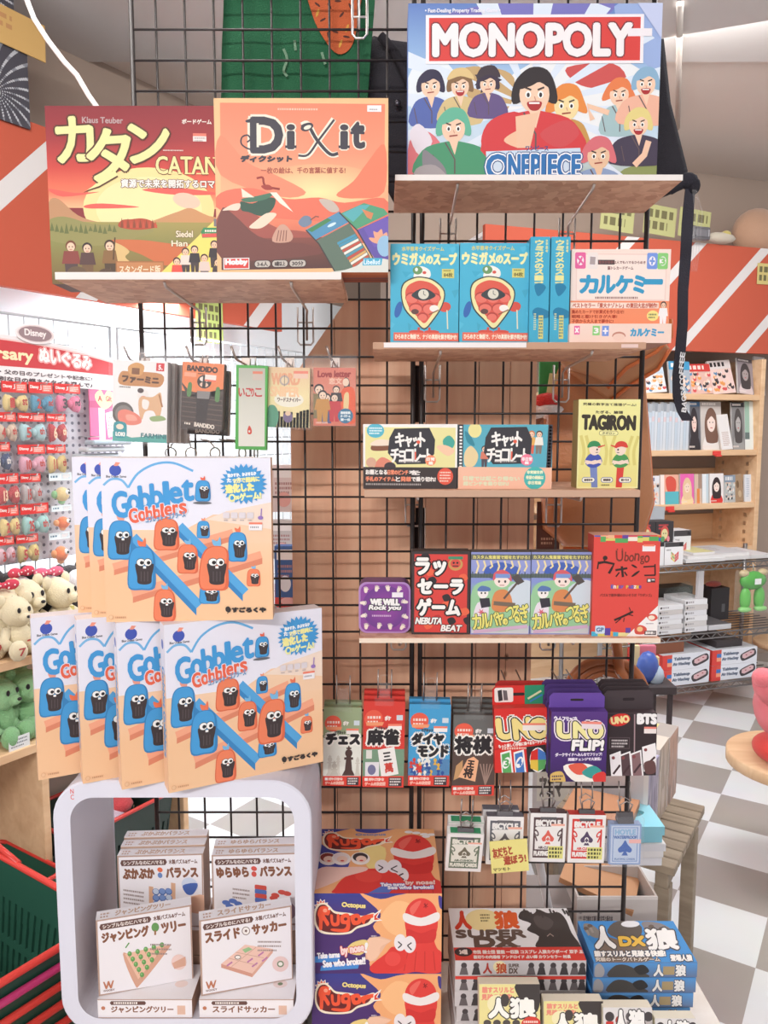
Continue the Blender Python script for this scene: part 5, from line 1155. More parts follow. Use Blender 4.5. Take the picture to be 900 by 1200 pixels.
def binder(o, size):
    w, h, d = size; mb = MB()
    mb.prism([(-.002, h - .010), (d + .002, h - .010), (d * .6, h + .006), (d * .4, h + .006)], -.013, .013, '6a6668', Matrix(((0, 0, 1, 0), (1, 0, 0, 0), (0, 1, 0, 0), (0, 0, 0, 1))))
    for s in (-1, 1):
        y = d / 2 + s * d * .5; mb.tube([(-.007, d / 2 + s * .001, h + .005), (-.010, y, h + .022), (0, y + s * .001, h + .028), (.010, y, h + .022), (.007, d / 2 + s * .001, h + .005)], .0011, 'b4acaa', 6)
    mb.build('binder_clip', METAL, o)
    MB().tube([(-.009, d / 2, h + .024), (-.009, d / 2 + .008, h + .055)], .0012, 'a89f9b', 6).tube([(.009, d / 2, h + .024), (.009, d / 2 + .008, h + .055)], .0012, 'a89f9b', 6).build('hang_wire', METAL, o)
A1 = deck_art('6d7a66', '77705f', low='PLAYING CARDS', tagc=False, inner='e9e6da')
w, h, loc = up(521.5, 969, 563.5, 1021, 1.185)
decks = []
o = carton('card_deck', 'playing card deck with a green-grey frame and dark spade, left end of the clipped decks', 'playing cards', (w, h, .017), loc, {'all': 'ebe6e2', 'top': '5f9a78'}, {'front': A1, 'top': Art((0, 0, 10, 4)).bg('eef0ec').rect(.8, .5, 9.2, 3.5, '3f9468').rect(3, 1.2, 7, 2.6, 'e6ece6')}, group=DG, lean=-14, roll=2, mat=GLOSS); binder(o, (w, h, .017))
c = carton('card_deck', 'green-topped deck hanging directly behind the green-grey framed deck', 'playing cards', (w, h, .017), loc + Vector((.003, .0215, .008)), {'all': 'ebe6e2', 'top': '3f9468'}, {'top': Art((0, 0, 10, 4)).bg('eef0ec').rect(.8, .5, 9.2, 3.5, '3f9468')}, group=DG, lean=-14, roll=2)
for q, fr, sp, l, sides, nm, kw in [((569.5, 957, 612.5, 1013), '6a6870', '6a6468', 'grey-framed playing card deck partly hidden by the yellow note', 'dcd8d8', 'BICYCLE', {'tagc': False}), ((620.5, 953, 662.5, 1010), '5f4a4c', 'e0685c', 'dark-framed playing card deck with a red spade', 'e6e0de', 'BICYCLE', {'low': 'PLAYING'}), ((665.5, 955, 708.5, 1011), 'd8443f', '5a4a66', 'red-framed playing card deck with a dark spade', 'e6d0cc', 'BICYCLE', {'low': 'PLAYING'})]:
    w, h, loc = up(*q, 1.2)
    o = carton('card_deck', l, 'playing cards', (w, h, .017), loc, {'all': 'ebe6e2', 'top': fr, 'left': sides}, {'front': deck_art(fr, sp, nm, **kw)}, group=DG, roll=1, mat=GLOSS); binder(o, (w, h, .017))
    if fr == '6a6870':
        c = carton('card_deck', 'second grey deck peeking out left behind the grey-framed deck', 'playing cards', (w, h, .017), loc + Vector((-.004, .0205, .002)), {'all': 'dcd8d8', 'top': fr}, group=DG, roll=1)
w, h, loc = up(714, 966, 751, 1013, 1.2)
A = Art((0, 0, 100, 140)).bg('8fa4cc'); A.rect(5, 5, 95, 135, 'c8d2e4'); A.rect(10, 10, 90, 130, '7f98c8'); A.rect(13, 13, 87, 127, 'c2cee2'); A.tx(18, 18, 82, 36, 'HOYLE', '8fb4d4', 1.5); A.tx(14, 40, 86, 50, 'WATERPROOF', '5a78b0', 1); spade(A, 50, 84, 26, '3f64b0'); A.tx(18, 118, 82, 124, 'PLAYING CARDS', '6a84b8', .5)
A.rect(62, 52, 100, 66, 'f0b4ac')
o = carton('card_deck', 'pale blue card deck with a blue spade in a clear case', 'playing cards', (w, h, .014), loc, {'all': '9aaace'}, {'front': A}, group=DG)
MB().box((-w / 2 - .005, -.003, -.005), (w / 2 + .005, .017, h + .012), 'dfe4f0', .003).build('clear_case', CLEAR, o); binder(o, (w, h + .012, .014))
# yellow note clipped to the second deck
A = Art((0, 0, 120, 100)).bg('ecdf8c'); A.tx(8, 20, 70, 48, '友だちと', 'b0503a', 1.6, -6); A.tx(42, 48, 112, 74, '遊ぼう!', 'b0503a', 1.6, -4); A.ln([(12, 54), (60, 48)], 2, 'c85a44'); A.tx(6, 84, 60, 94, 'マツモト', '6a5a3c', .6)
w, h, loc = up(576.5, 984.5, 620.5, 1022, 1.185)
o = carton('note_card', 'small yellow handwritten note hanging in front of the grey deck', 'note', (w, h, .0012), loc, {'all': 'e6d884'}, {'front': A}, roll=-5, mat=PRINT, bev=.0001)
# ================================================================ boxes on and in the white cube
PEEL = 'f2c69e'
def goblin(A, x0, y0, x1, y1, col, dk, tuft='ec7a58', face=True, lean=0):
    w, h = x1 - x0, y1 - y0; cx = (x0 + x1) / 2
    A.blob([(cx - w * .1 + lean, y0 - h * .02), (cx - w * .16 + lean, y0 - h * .16), (cx + w * .02 + lean, y0 - h * .12), (cx + w * .12 + lean, y0 - h * .22), (cx + w * .14 + lean, y0)], tuft)
    A.blob([(x0 + w * .02, y1), (x0, y0 + h * .5), (x0 + w * .06 + lean * .7, y0 + h * .16), (cx - w * .22 + lean, y0 + h * .01), (cx + w * .22 + lean, y0 + h * .01), (x1 - w * .06 + lean * .7, y0 + h * .16), (x1, y0 + h * .5), (x1 - w * .02, y1), (cx, y1 + h * .05)], dk)
    A.blob([(x0 + w * .06, y1 - h * .03), (x0 + w * .04, y0 + h * .5), (x0 + w * .1 + lean * .7, y0 + h * .18), (cx - w * .2 + lean, y0 + h * .03), (cx + w * .2 + lean, y0 + h * .03), (x1 - w * .12 + lean * .7, y0 + h * .18), (x1 - w * .1, y0 + h * .5), (x1 - w * .12, y1 - h * .03), (cx, y1 + h * .01)], col)
    if not face: return
    fx, fy = cx + w * .1, y0 + h * .42
    A.blob([(fx - w * .34, fy), (fx - w * .1, fy + h * .05), (fx + w * .1, fy + h * .05), (fx + w * .34, fy), (fx + w * .27, fy + h * .3), (fx + w * .24, fy + h * .46), (fx, fy + h * .5), (fx - w * .24, fy + h * .46), (fx - w * .27, fy + h * .3)], '453b3c')
    for k in range(3): A.ln([(fx - w * .12 + k * w * .12, fy + h * .18), (fx - w * .12 + k * w * .12, fy + h * .42)], w * .03, '5d5253')
    for ex, er in ((-.13, .15), (.12, .135)):
        A.el(fx + w * ex, fy - h * .04, w * er * 1.15, h * .1, '4a4a4c'); A.el(fx + w * ex, fy - h * .04, w * er, h * .085, 'f8f5f2'); A.el(fx + w * (ex + .03), fy - h * .03, w * .07, h * .045, '2f2b2c')
    A.rect(fx - w * .05, fy + h * .055, fx + w * .06, fy + h * .11, 'f6f3f0')
def gob_art():
    A = Art([(222, 47), (733, 43), (740, 530), (243, 537)]).bg('eae7f2')
    A.gr(215, 262, 745, 540, [(0, 'f5cfae'), (.5, 'f4c49a'), (1, 'f4c69c')]); A.poly([(215, 300), (230, 288), (480, 258), (560, 215), (745, 212), (745, 300)], 'f4cdac'); A.poly([(540, 230), (600, 205), (745, 175), (745, 260)], 'f3dccb')
    BL, BD, RD, RK = '4c9ed8', '3f84bc', 'ee8460', 'dd6c4c'
    A.el(267, 83, 18, 17, '4a5cb4'); A.poly([(262, 70), (268, 58), (282, 60), (274, 70)], 'f09a84'); A.ln([(267, 98), (267, 106)], 3, '4a5cb4'); A.tx(240, 98, 300, 107, 'Blue Orange Games', '5a5660', .3)
    A.ln([(232, 128), (255, 110), (285, 112), (306, 135)], 7, '7cb8e4', True); A.ln([(306, 135), (335, 92), (385, 64), (440, 60), (500, 84)], 7, '6cb0e2', True)
    # board bars
    def bar(x0, y0, x1, y1, w, c, s):
        dx, dy = x1 - x0, y1 - y0; l = math.hypot(dx, dy); nx, ny = -dy / l * w / 2, dx / l * w / 2
        if ny < 0: nx, ny = -nx, -ny
        A.poly([(x0 + nx, y0 + ny), (x1 + nx, y1 + ny), (x1 + nx, y1 + ny + w * .8), (x0 + nx, y0 + ny + w * .8)], s); A.poly([(x0 - nx, y0 - ny), (x1 - nx, y1 - ny), (x1 + nx, y1 + ny), (x0 + nx, y0 + ny)], c)
    bar(262, 372, 620, 268, 20, 'f4a888', 'e08a6c'); bar(318, 452, 705, 335, 22, 'f4a888', 'e08a6c')
    bar(322, 282, 520, 488, 26, '5aa6dc', '3f86c0'); bar(460, 248, 658, 448, 24, '5aa6dc', '3f86c0')
    goblin(A, 247, 234, 320, 345, BL, BD, 'eea08c'); goblin(A, 384, 228, 458, 318, RD, RK); goblin(A, 512, 234, 550, 284, BL, BD, 'f09a7c')
    goblin(A, 606, 268, 662, 352, BL, BD); goblin(A, 454, 305, 515, 388, RD, RK, '7cb8e0'); goblin(A, 662, 378, 702, 428, RD, RK, '7cb8e0')
    goblin(A, 520, 425, 580, 480, BL, BD); goblin(A, 307, 312, 388, 435, BL, BD); goblin(A, 384, 440, 448, 530, RD, RK, '7cb8e0'); goblin(A, 520, 310, 606, 436, RD, RK, '7cb8e0', lean=8)
    # title
    for ch, x0, y0, x1, y1, a in [('G', 260, 148, 306, 224, -10), ('o', 306, 158, 340, 208, -6), ('b', 340, 130, 372, 200, -6), ('b', 374, 124, 408, 192, -4), ('l', 413, 118, 426, 186, -4), ('e', 430, 134, 466, 180, -6), ('t', 468, 112, 500, 172, -2)]:
        A.tx(x0, y0, x1, y1, ch, '4a9cd8', 3.4, a)
    for ch, x0, y0, x1, y1, a in [('G', 310, 198, 336, 240, -10), ('o', 338, 206, 358, 234, -8), ('b', 360, 192, 380, 230, -6), ('b', 382, 188, 402, 226, -6), ('l', 405, 184, 412, 222, -6), ('e', 416, 190, 437, 218, -6), ('r', 441, 186, 456, 214, -6), ('s', 460, 182, 480, 212, -6), ('', 0, 0, 0, 0, 0)]:
        if ch: A.tx(x0, y0, x1, y1, ch, 'ea6a50', 2.0, a, ol=('eae7f2', 4.5))
    A.tx(358, 214, 478, 231, 'ゴブレット・ゴブラーズ', '6f9cc4', 1, -9)
    A.el(528, 180, 28, 4, '6a6a70'); goblin(A, 507, 112, 552, 172, '4c9ed8', '3f84bc', 'ec6a50')
    A.star(652, 122, 58, 72, 26, '4a9ad4', ry=.86)
    A.tx(604, 88, 690, 99, '動かすか、かぶせるか', 'f6f4f2', .8, -5); A.tx(602, 104, 646, 116, 'たった', 'f6f4f2', 1, -5); A.tx(622, 102, 700, 117, '5分で超純に', 'f3ea9c', 1, -5); A.tx(598, 122, 682, 146, '進化した', 'f3ea9c', 2.2, -6); A.tx(608, 150, 704, 171, '〇×ゲーム!', 'f3f0a8', 1.8, -6)
    for k in range(4): A.rrect(590 + k * 24, 208, 610 + k * 24, 226, 3, 'e0d6da'); A.lines(593 + k * 24, 230, 608 + k * 24, 1, 3, 'b0a4aa')
    A.ln([(706, 196), (704, 222)], 3, '9a7ac0'); A.el(703, 224, 8, 6, '9a7ac0'); A.rect(668, 238, 708, 250, 'f0846c') ; A.rect(668, 244, 708, 262, 'f3ecee'); A.lines(672, 250, 704, 1, 5, 'a09aa0')
    A.tx(618, 494, 718, 507, 'すごろくや', '3f3838', 2); A.blob([(598, 495), (606, 490), (614, 498), (610, 508), (600, 505)], '3f3838'); A.ln([(606, 505), (604, 512)], 2, '3f3838')
    A.el(257, 522, 7, 7, 'e6b48c'); A.el(257, 522, 5, 5, PEEL); A.lines(270, 520, 310, 1, 5, 'd8a480'); return A
def gob_spine():
    A = Art((0, 0, 30, 240)); A.rect(0, 0, 30, 70, 'e6dfe6'); A.rect(0, 70, 30, 240, 'efc09a'); A.el(15, 30, 7, 7, '5a6cb4'); A.tx(-50, 120, 80, 136, 'Gobblet Gobblers', '5a9cd0', 1, 90); return A
gcols = {'all': 'efc29c', 'top': 'ece4e4', 'left': 'eebf9a', 'bottom': 'e8b48c'}
GT = cube.location.z + chh
W, H, D = .2328, .241, .03
e = Vector((math.cos(R(26.6)), math.sin(R(26.6)), 0))
low = []
for (x, y), l in zip([(-.503, 1.071), (-.434, 1.060), (-.3714, 1.0416), (-.302, 1.031)], ['leftmost orange box of the slanted lower row on the white cube', 'second orange box from the left in the lower row on the white cube', 'third orange box in the lower row, directly behind the fully visible one', 'fully visible front box of the lower row on the white cube, peg game picture']):
    c = Vector((x, y, GT)) + e * W / 2
    low.append(carton('game_box', l, 'board game', (W, H, D), c, gcols, {'front': gob_art(), 'left': gob_spine()}, yaw=26.6, group='peg game boxes on the cube', mat=GLOSS))
W2, H2, D2 = .2305, .228, .0272
e2 = Vector((math.cos(R(3.8)), math.sin(R(3.8)), 0))
for (x, y), l in zip([(-.387, 1.049), (-.418, 1.0775), (-.449, 1.106)], ['fully visible front box of the upper row, peg game picture, standing on the lower row', 'middle box of the upper row, mostly hidden behind the front one', 'rear box of the upper row, leftmost sliver showing beside the plush heap']):
    carton('game_box', l, 'board game', (W2, H2, D2), Vector((x, y, GT + H)) + e2 * W2 / 2, gcols, {'front': gob_art(), 'left': gob_spine()}, yaw=3.8, group='peg game boxes on the cube', mat=GLOSS)

# ---- wooden puzzle boxes in the cube
def puz_art(q, title, n1, icon, pic):
    A = Art(q).bg('efe9ec'); (x0, y0), (x1, y1), (x2, y2), (x3, y3) = q
    dx, dy = x1 - x0, y1 - y0; ux, uy = x3 - x0, y3 - y0; an = math.degrees(math.atan2(dy, dx))
    P = lambda u, v: (x0 + dx * u + ux * v, y0 + dy * u + uy * v)
    def T(u0, v0, u1, v1, t, c, b=.6, **k):
        (ax, ay), (bx, by) = P(u0, (v0 + v1) / 2), P(u1, (v0 + v1) / 2); L_ = math.hypot(bx - ax, by - ay); hh = math.hypot(*P(0, v1 - v0)) if 0 else math.hypot(ux, uy) * (v1 - v0)
        cx, cy = (ax + bx) / 2, (ay + by) / 2; A.tx(cx - L_ / 2, cy - hh / 2, cx + L_ / 2, cy + hh / 2, t, c, b, rot=an, **k)
    def pl(pts, c): A.poly([P(*p) for p in pts], c)
    pl([(0, 0), (1, 0), (1, .02), (0, .02)], 'b89a8c'); pl([(0, 0), (.018, 0), (.018, 1), (0, 1)], 'b89a8c'); pl([(.982, 0), (1, 0), (1, 1), (.982, 1)], 'b89a8c'); pl([(0, .98), (1, .98), (1, 1), (0, 1)], 'b89a8c')
    pl([(.05, .06), (.56, .06), (.58, .1), (.56, .14), (.05, .14), (.035, .1)], '6a4a44'); T(.07, .075, .54, .125, 'シンプルなのにハマる!', 'f1e6e0', .5); T(.6, .07, .93, .13, '木製パズル&ゲーム', '7a5a52', .6)
    k = len(n1) / (len(title) - 0.0)
    a, b = .06, .93; w1 = (b - a - .14) * len(n1) / len(title)
    T(a, .18, a + w1, .31, n1, '8a5a44', 2.2); T(a + w1 + .14, .18, b, .31, title[len(n1):], '8a5a44', 2.2)
    icon(A, P, a + w1 + .07, .24); pic(A, P)
    pl([(.05, .82), (.065, .82), (.085, .88), (.1, .82), (.115, .82), (.13, .88), (.15, .82), (.165, .82), (.14, .92), (.125, .92), (.107, .87), (.09, .92), (.075, .92)], 'c07a5c'); T(.05, .93, .17, .955, 'WOODY', '8a6a60', .3)
    return A
def ic(shape, col):
    def f(A, P, u, v):
        x, y = P(u, v)
        if shape == 'tree': A.el(x, y - 6, 12, 14, col); A.rect(x - 3, y + 4, x + 3, y + 18, 'a0704c')
        elif shape == 'ball': A.el(x, y, 13, 13, '6a4a44'); A.el(x, y, 11, 11, 'f0e8e4'); A.star(x, y, 2.5, 6, 5, '6a4a44')
        else: A.el(x, y - 8, 9, 7, col); A.el(x, y + 8, 8, 8, '6f8ac0' if shape == 'float' else col)
    return f
def pic_tree(A, P):
    A.blob([P(.27, .5), P(.38, .52), P(.72, .48), P(.75, .52), P(.45, .92), P(.38, .92)], 'd8a48c'); A.poly([P(.29, .5), P(.72, .46), P(.42, .86)], 'eabda4')
    for r_ in range(5):
        for k in range(5 - r_): x, y = P(.34 + k * .085 + r_ * .03, .52 + r_ * .075 - k * .012); A.rect(x - 1.5, y, x + 1.5, y + 10, 'c89a78'); A.el(x, y - 3, 7, 8, '6aa05c'); A.el(x - 1.5, y - 5, 3, 3, '8fc07c')
    A.el(*P(.85, .72), 24, 24, 'efd0c8'); A.poly([P(.78, .72), P(.92, .66), P(.92, .78), P(.8, .8)], 'dcaa94'); A.lines(*P(.56, .42), P(.78, .4)[0], 3, 5, '9a8480', gap=14); A.ln([P(.3, .42), P(.34, .36)], 4, '6a9a5c')
def pic_soccer(A, P):
    A.poly([P(.22, .62), P(.48, .42), P(.78, .54), P(.55, .82)], 'edc4b4'); A.poly([P(.22, .62), P(.55, .82), P(.55, .87), P(.22, .67)], 'd49a86'); A.poly([P(.55, .82), P(.78, .54), P(.78, .59), P(.55, .87)], 'dca894')
    A.poly([P(.45, .48), P(.52, .46), P(.56, .5), P(.48, .53)], '9ac08c'); A.el(*P(.4, .57), 10, 7, '5a4a48'); A.el(*P(.4, .57), 8, 5, 'f3eae4')
    for u, v in ((.28, .66), (.5, .66), (.55, .73), (.62, .6), (.66, .68)): A.ln([P(u, v), P(u + .06, v - .04)], 5, 'c07aa8')
    for a, b in (((.3, .56), (.6, .72)), ((.38, .5), (.68, .64)), ((.33, .68), (.6, .48))): A.ln([P(*a), P(*b)], 1.5, 'c89a88')
    A.el(*P(.86, .76), 26, 24, 'e9c9c4'); A.el(*P(.86, .76), 11, 10, '7a8a6a'); A.el(*P(.86, .76), 7, 6, 'f0e8e0'); A.lines(*P(.62, .4), P(.88, .36)[0], 3, 5, '9a8480', gap=13)
def pic_float(A, P):
    A.rect(*P(.36, .42), *P(.4, 1.0), 'dcae90'); A.rect(*P(.62, .38), *P(.66, .98), 'dcae90')
    rnd = random.Random(2)
    for r_ in range(6):
        for k in range(3): x, y = P(.44 + k * .075, .5 + r_ * .085); A.el(x, y, 12, 10, '4a68a8'); A.el(x, y - 1, 10, 8, '7f9ad0' if (k + r_) % 3 else 'c8d4e8')
    A.blob([P(.62, .62), P(.75, .6), P(1, .56), P(1, .8), P(.8, .78), P(.64, .72)], 'f0c0a4'); A.lines(*P(.06, .45), P(.3, .42)[0], 4, 5, '9a8480', gap=12)
    A.el(*P(.84, .42), 28, 22, 'd0d8ea'); A.blob([P(.76, .42), P(.93, .4), P(.88, .54), P(.8, .54)], '4f6ab0')
def pic_yura(A, P):
    A.blob([P(.42, .78), P(.72, .74), P(.66, .92), P(.56, .95), P(.46, .92)], 'd49a7c'); A.blob([P(.42, .78), P(.57, .73), P(.72, .76), P(.57, .82)], 'e8b898')
    for k in range(6): x0, y0 = P(.5, .42 + k * .06); x1, y1 = P(.64, .42 + k * .06); A.rrect(x0, y0, x1, y0 + 14, 4, ['d85a50', '5f7ac0'][k % 2])
    for u, v, c in ((.16, .66, '5f7ac0'), (.24, .64, '5f7ac0'), (.3, .68, '5f7ac0'), (.2, .71, '5f7ac0'), (.74, .58, 'd85a50'), (.82, .54, 'd85a50'), (.88, .56, 'd85a50'), (.72, .62, 'd85a50')): A.el(*P(u, v), 13, 7, c)
    A.el(*P(.9, .8), 22, 24, '9a8090'); A.lines(*P(.24, .46), P(.44, .43)[0], 3, 5, '9a8480', gap=12)
def flat_front(title): 
    A = Art((0, 0, 140, 30)).bg('efe8ea'); A.rect(0, 0, 140, 1.5, 'b89a8c'); A.rect(0, 28.5, 140, 30, 'b89a8c'); A.poly([(20, 3), (70, 3), (72, 6), (70, 9), (20, 9), (18, 6)], '6a4a44'); A.lines(24, 4.5, 68, 1, 3, 'f1e6e0'); A.tx(20, 11, 112, 21, title, '8a5a44', .5); A.el(8, 14, 3, 3, 'c07a5c'); A.rect(118, 10, 130, 24, 'e0b8a4'); return A
def side_top(title):
    A = Art((0, 0, 142, 22)).bg('f1ecee'); A.tx(28, 5, 110, 18, title, 'c9a890', .6); A.lines(6, 7, 20, 2, 4, 'c8a898'); return A
PZ = 'wooden puzzle boxes in the cube'
pc = {'all': 'c9a894', 'top': 'efe6e6', 'left': 'c2a08c', 'back': 'c9a894'}
IB = cz0 + th
pw, ph = .142, .122
zf = .60
def bl(px, py, z): return onz(px, py, z)
Q1 = [(160, 555), (462, 503), (472, 730), (172, 790)]; Q2 = [(483, 558), (773, 508), (780, 735), (493, 787)]
Q3 = [(210, 335), (500, 292), (508, 505), (216, 550)]; Q4 = [(515, 330), (778, 290), (782, 500), (520, 540)]
def flatb(title, label, x, zlo, pic):
    A = Art((0, 0, 142, 80)).bg('efe9ec'); 
    P = lambda u, v: (142 * u, -40 + 130 * v); pic(A, lambda u, v: (142 * u, -44 + 122 * v))
    return carton('game_box', label, 'puzzle', (pw, zf - IB - .0008, .075), (x, 1.074, IB), dict(pc, front='efe8ea'), {'front': flat_front(title), 'top': A}, yaw=0, group=PZ)
class Scaled:  # lets the pictures above be drawn at another scale
    pass
def flat_pic(kind):
    A = Art((0, 0, 142, 80)).bg('f1ecee')
    if kind == 'tree':
        A.poly([(45, 0), (112, 0), (58, 40)], 'e2b298')
        for r_ in range(3):
            for k in range(5 - r_): A.el(56 + k * 11 + r_ * 3, 5 + r_ * 11, 3.4, 3.2, '6aa05c')
        A.el(118, 46, 10, 8, 'efd8d0')
    else:
        A.poly([(55, 20), (90, 0), (125, 0), (90, 45)], 'edc4b4'); A.el(118, 46, 11, 9, 'e9d4d0'); A.el(118, 46, 4, 3.4, '7a8a6a')
    return A
fx1, fx2 = (-.4315 + pw / 2), (-.2785 + pw / 2)
for kind, title, x, l in [('tree', 'ジャンピングツリー', fx1, 'flat-lying puzzle box bottom left in the cube, green dotted triangle on top'), ('soccer', 'スライドサッカー', fx2, 'flat-lying puzzle box bottom right in the cube, pale pink board on top')]:
    carton('game_box', l, 'puzzle', (pw, zf - IB - .0006, .076), (x, 1.0735, IB), dict(pc, front='efe8ea'), {'front': flat_front(title), 'top': flat_pic(kind)}, group=PZ)
    for k in range(2):
        carton('game_box', ('upper' if k else 'lower') + ' of the flat boxes under the rear ' + ('left' if kind == 'tree' else 'right') + ' puzzle boxes', 'puzzle', (pw, .0428, .088), (x, 1.1535, IB + k * .0434), pc, group=PZ)
def stand(q, title, n1, icon, pic, label, base, yaw, z, w=pw, h=ph, d=.022, art=True):
    ey = Vector((math.cos(R(yaw)), math.sin(R(yaw)), 0))
    return carton('game_box', label, 'puzzle', (w, h, d), Vector((base[0], base[1], z)) + ey * w / 2, pc, {'front': puz_art(q, title, n1, icon, pic), 'top': side_top(title)} if art else {'top': side_top(title)}, yaw=yaw, group=PZ, mat=GLOSS)
stand(Q1, 'ジャンピングツリー', 'ジャンピング', ic('tree', '6a9a5c'), pic_tree, 'front left standing puzzle box with a triangle of green pegs', (-.4315, 1.079), 16, zf, w=.139)
stand(Q2, 'スライドサッカー', 'スライド', ic('ball', ''), pic_soccer, 'front right standing puzzle box with a pink sliding soccer board', (-.2765, 1.079), 15.5, zf, w=.139)
zr = IB + 2 * .0434
for k in range(3):
    stand(Q3, 'ぷかぷかバランス', 'ぷかぷか', ic('float', 'e0704c'), pic_float, ['front box of the rear left trio, blue balls and a pointing hand', 'middle box of the rear left trio, only its top edge visible', 'hindmost box of the rear left trio, against the wire grid'][k], (-.424 - .002 * k, 1.156 + .0225 * k), 3, zr + .0, w=.135, h=.124 + .003 * k, d=.0205, art=k == 0)
for k in range(2):
    stand(Q4, 'ゆらゆらバランス', 'ゆらゆら', ic('y', 'd85a50'), pic_yura, ['front box of the rear right pair, red and blue stacked discs', 'hidden rear box behind the box with red and blue stacked discs'][k], (-.275 - .001 * k, 1.160 + .0225 * k), 3, zr, w=.135, h=.123 + .003 * k, d=.0205, art=k == 0)

# ---- purple octopus cartons
def ruga_logo(A, x, y, s, sy=1.0):
    q = lambda u, v: (x + u * s, y + v * s * sy)
    A.star(*q(42, 28), 30 * s, 44 * s, 11, 'f6efe6', ry=sy); A.star(*q(42, 28), 25 * s, 38 * s, 11, 'e0503c', ry=sy)
    A.blob([q(0, 60), q(20, 12), q(60, 5), q(90, 25), q(120, 50), q(200, 60), q(270, 75), q(330, 60), q(352, 85), q(310, 120), q(240, 140), q(200, 165), q(120, 170), q(40, 160), q(5, 120)], 'f3e4cc')
    A.blob([q(10, 62), q(28, 22), q(60, 15), q(86, 36), q(120, 62), q(200, 72), q(270, 86), q(318, 76), q(300, 110), q(240, 128), q(195, 155), q(120, 160), q(48, 150), q(15, 115)], '6a2a2c')
    A.blob([q(20, 60), q(35, 26), q(70, 24), q(90, 45), q(82, 70), q(60, 70), q(85, 110), q(72, 125), q(50, 95), q(45, 140), q(28, 140), q(28, 90)], 'ee5a3c'); A.el(*q(62, 45), 12 * s, 10 * s * sy, 'f6a084'); A.el(*q(84, 38), 5 * s, 5 * s * sy, 'f6efe6')
    A.blob([q(90, 70), q(105, 70), q(108, 105), q(125, 105), q(128, 68), q(142, 68), q(140, 120), q(100, 122)], 'ee5a3c')
    A.blob([q(150, 72), q(195, 66), q(200, 140), q(170, 158), q(100, 150), q(100, 138), q(165, 140), q(180, 118), q(152, 112)], 'ee5a3c'); A.el(*q(176, 90), 10 * s, 8 * s * sy, '6a2a2c')
    A.blob([q(205, 72), q(250, 66), q(262, 110), q(222, 122), q(206, 100)], 'ee5a3c'); A.el(*q(235, 92), 9 * s, 8 * s * sy, '6a2a2c'); A.blob([q(262, 80), q(330, 66), q(345, 78), q(290, 98), q(282, 116), q(268, 112)], 'ee5a3c')
    A.poly([q(330, 70), q(375, 42), q(350, 85), q(380, 100), q(330, 105)], 'f6efe6'); A.poly([q(335, 76), q(362, 56), q(345, 84), q(365, 95), q(335, 98)], 'e0503c')
def octopus(A, x, y, s, sy=1.0, arm=True):
    q = lambda u, v: (x + u * s, y + v * s * sy)
    A.blob([q(-40, 240), q(10, 225), q(20, 180), q(5, 110), q(8, 40), q(40, -5), q(90, -22), q(140, -5), q(172, 40), q(178, 120), q(160, 180), q(175, 225), q(200, 250), q(205, 330), q(150, 350), q(60, 340), q(-10, 350), q(-120, 340)], 'e0443f')
    A.blob([q(15, 130), q(90, 150), q(165, 130), q(160, 190), q(90, 200), q(25, 190)], 'd23a38'); A.blob([q(30, 30), q(60, 0), q(90, -8), q(70, 30), q(45, 60)], 'ea6a60')
    A.blob([q(2, 50), q(90, 75), q(178, 48), q(180, 90), q(90, 115), q(4, 92)], 'eee6e4')
    for k in range(4): A.ln([q(20 + k * 45, 240), q(0 + k * 55, 335)], 5 * s, 'c93835')
    A.ln([q(105, 8), q(125, 22)], 4 * s, '8a2a2c'); A.ln([q(125, 6), q(104, 24)], 4 * s, '8a2a2c'); A.ln([q(110, 2), q(116, 28)], 4 * s, '8a2a2c')
    if arm: A.blob([q(-100, 250), q(-60, 215), q(0, 240), q(10, 300), q(-60, 340), q(-160, 345), q(-180, 310)], 'dd3f3b'); A.el(*q(-60, 275), 42 * s, 36 * s * sy, 'e64f49')
    for u in (-20, 30): A.el(*q(u, 195 + (u > 0) * 10), 33 * s, 42 * s * sy, 'ece4e6')
    A.ln([q(-32, 190), q(-12, 206)], 6 * s, '3f3438'); A.ln([q(-32, 222), q(-12, 206)], 6 * s, '3f3438'); A.ln([q(18, 210), q(40, 196)], 6 * s, '3f3438'); A.ln([q(18, 210), q(40, 232)], 6 * s, '3f3438')
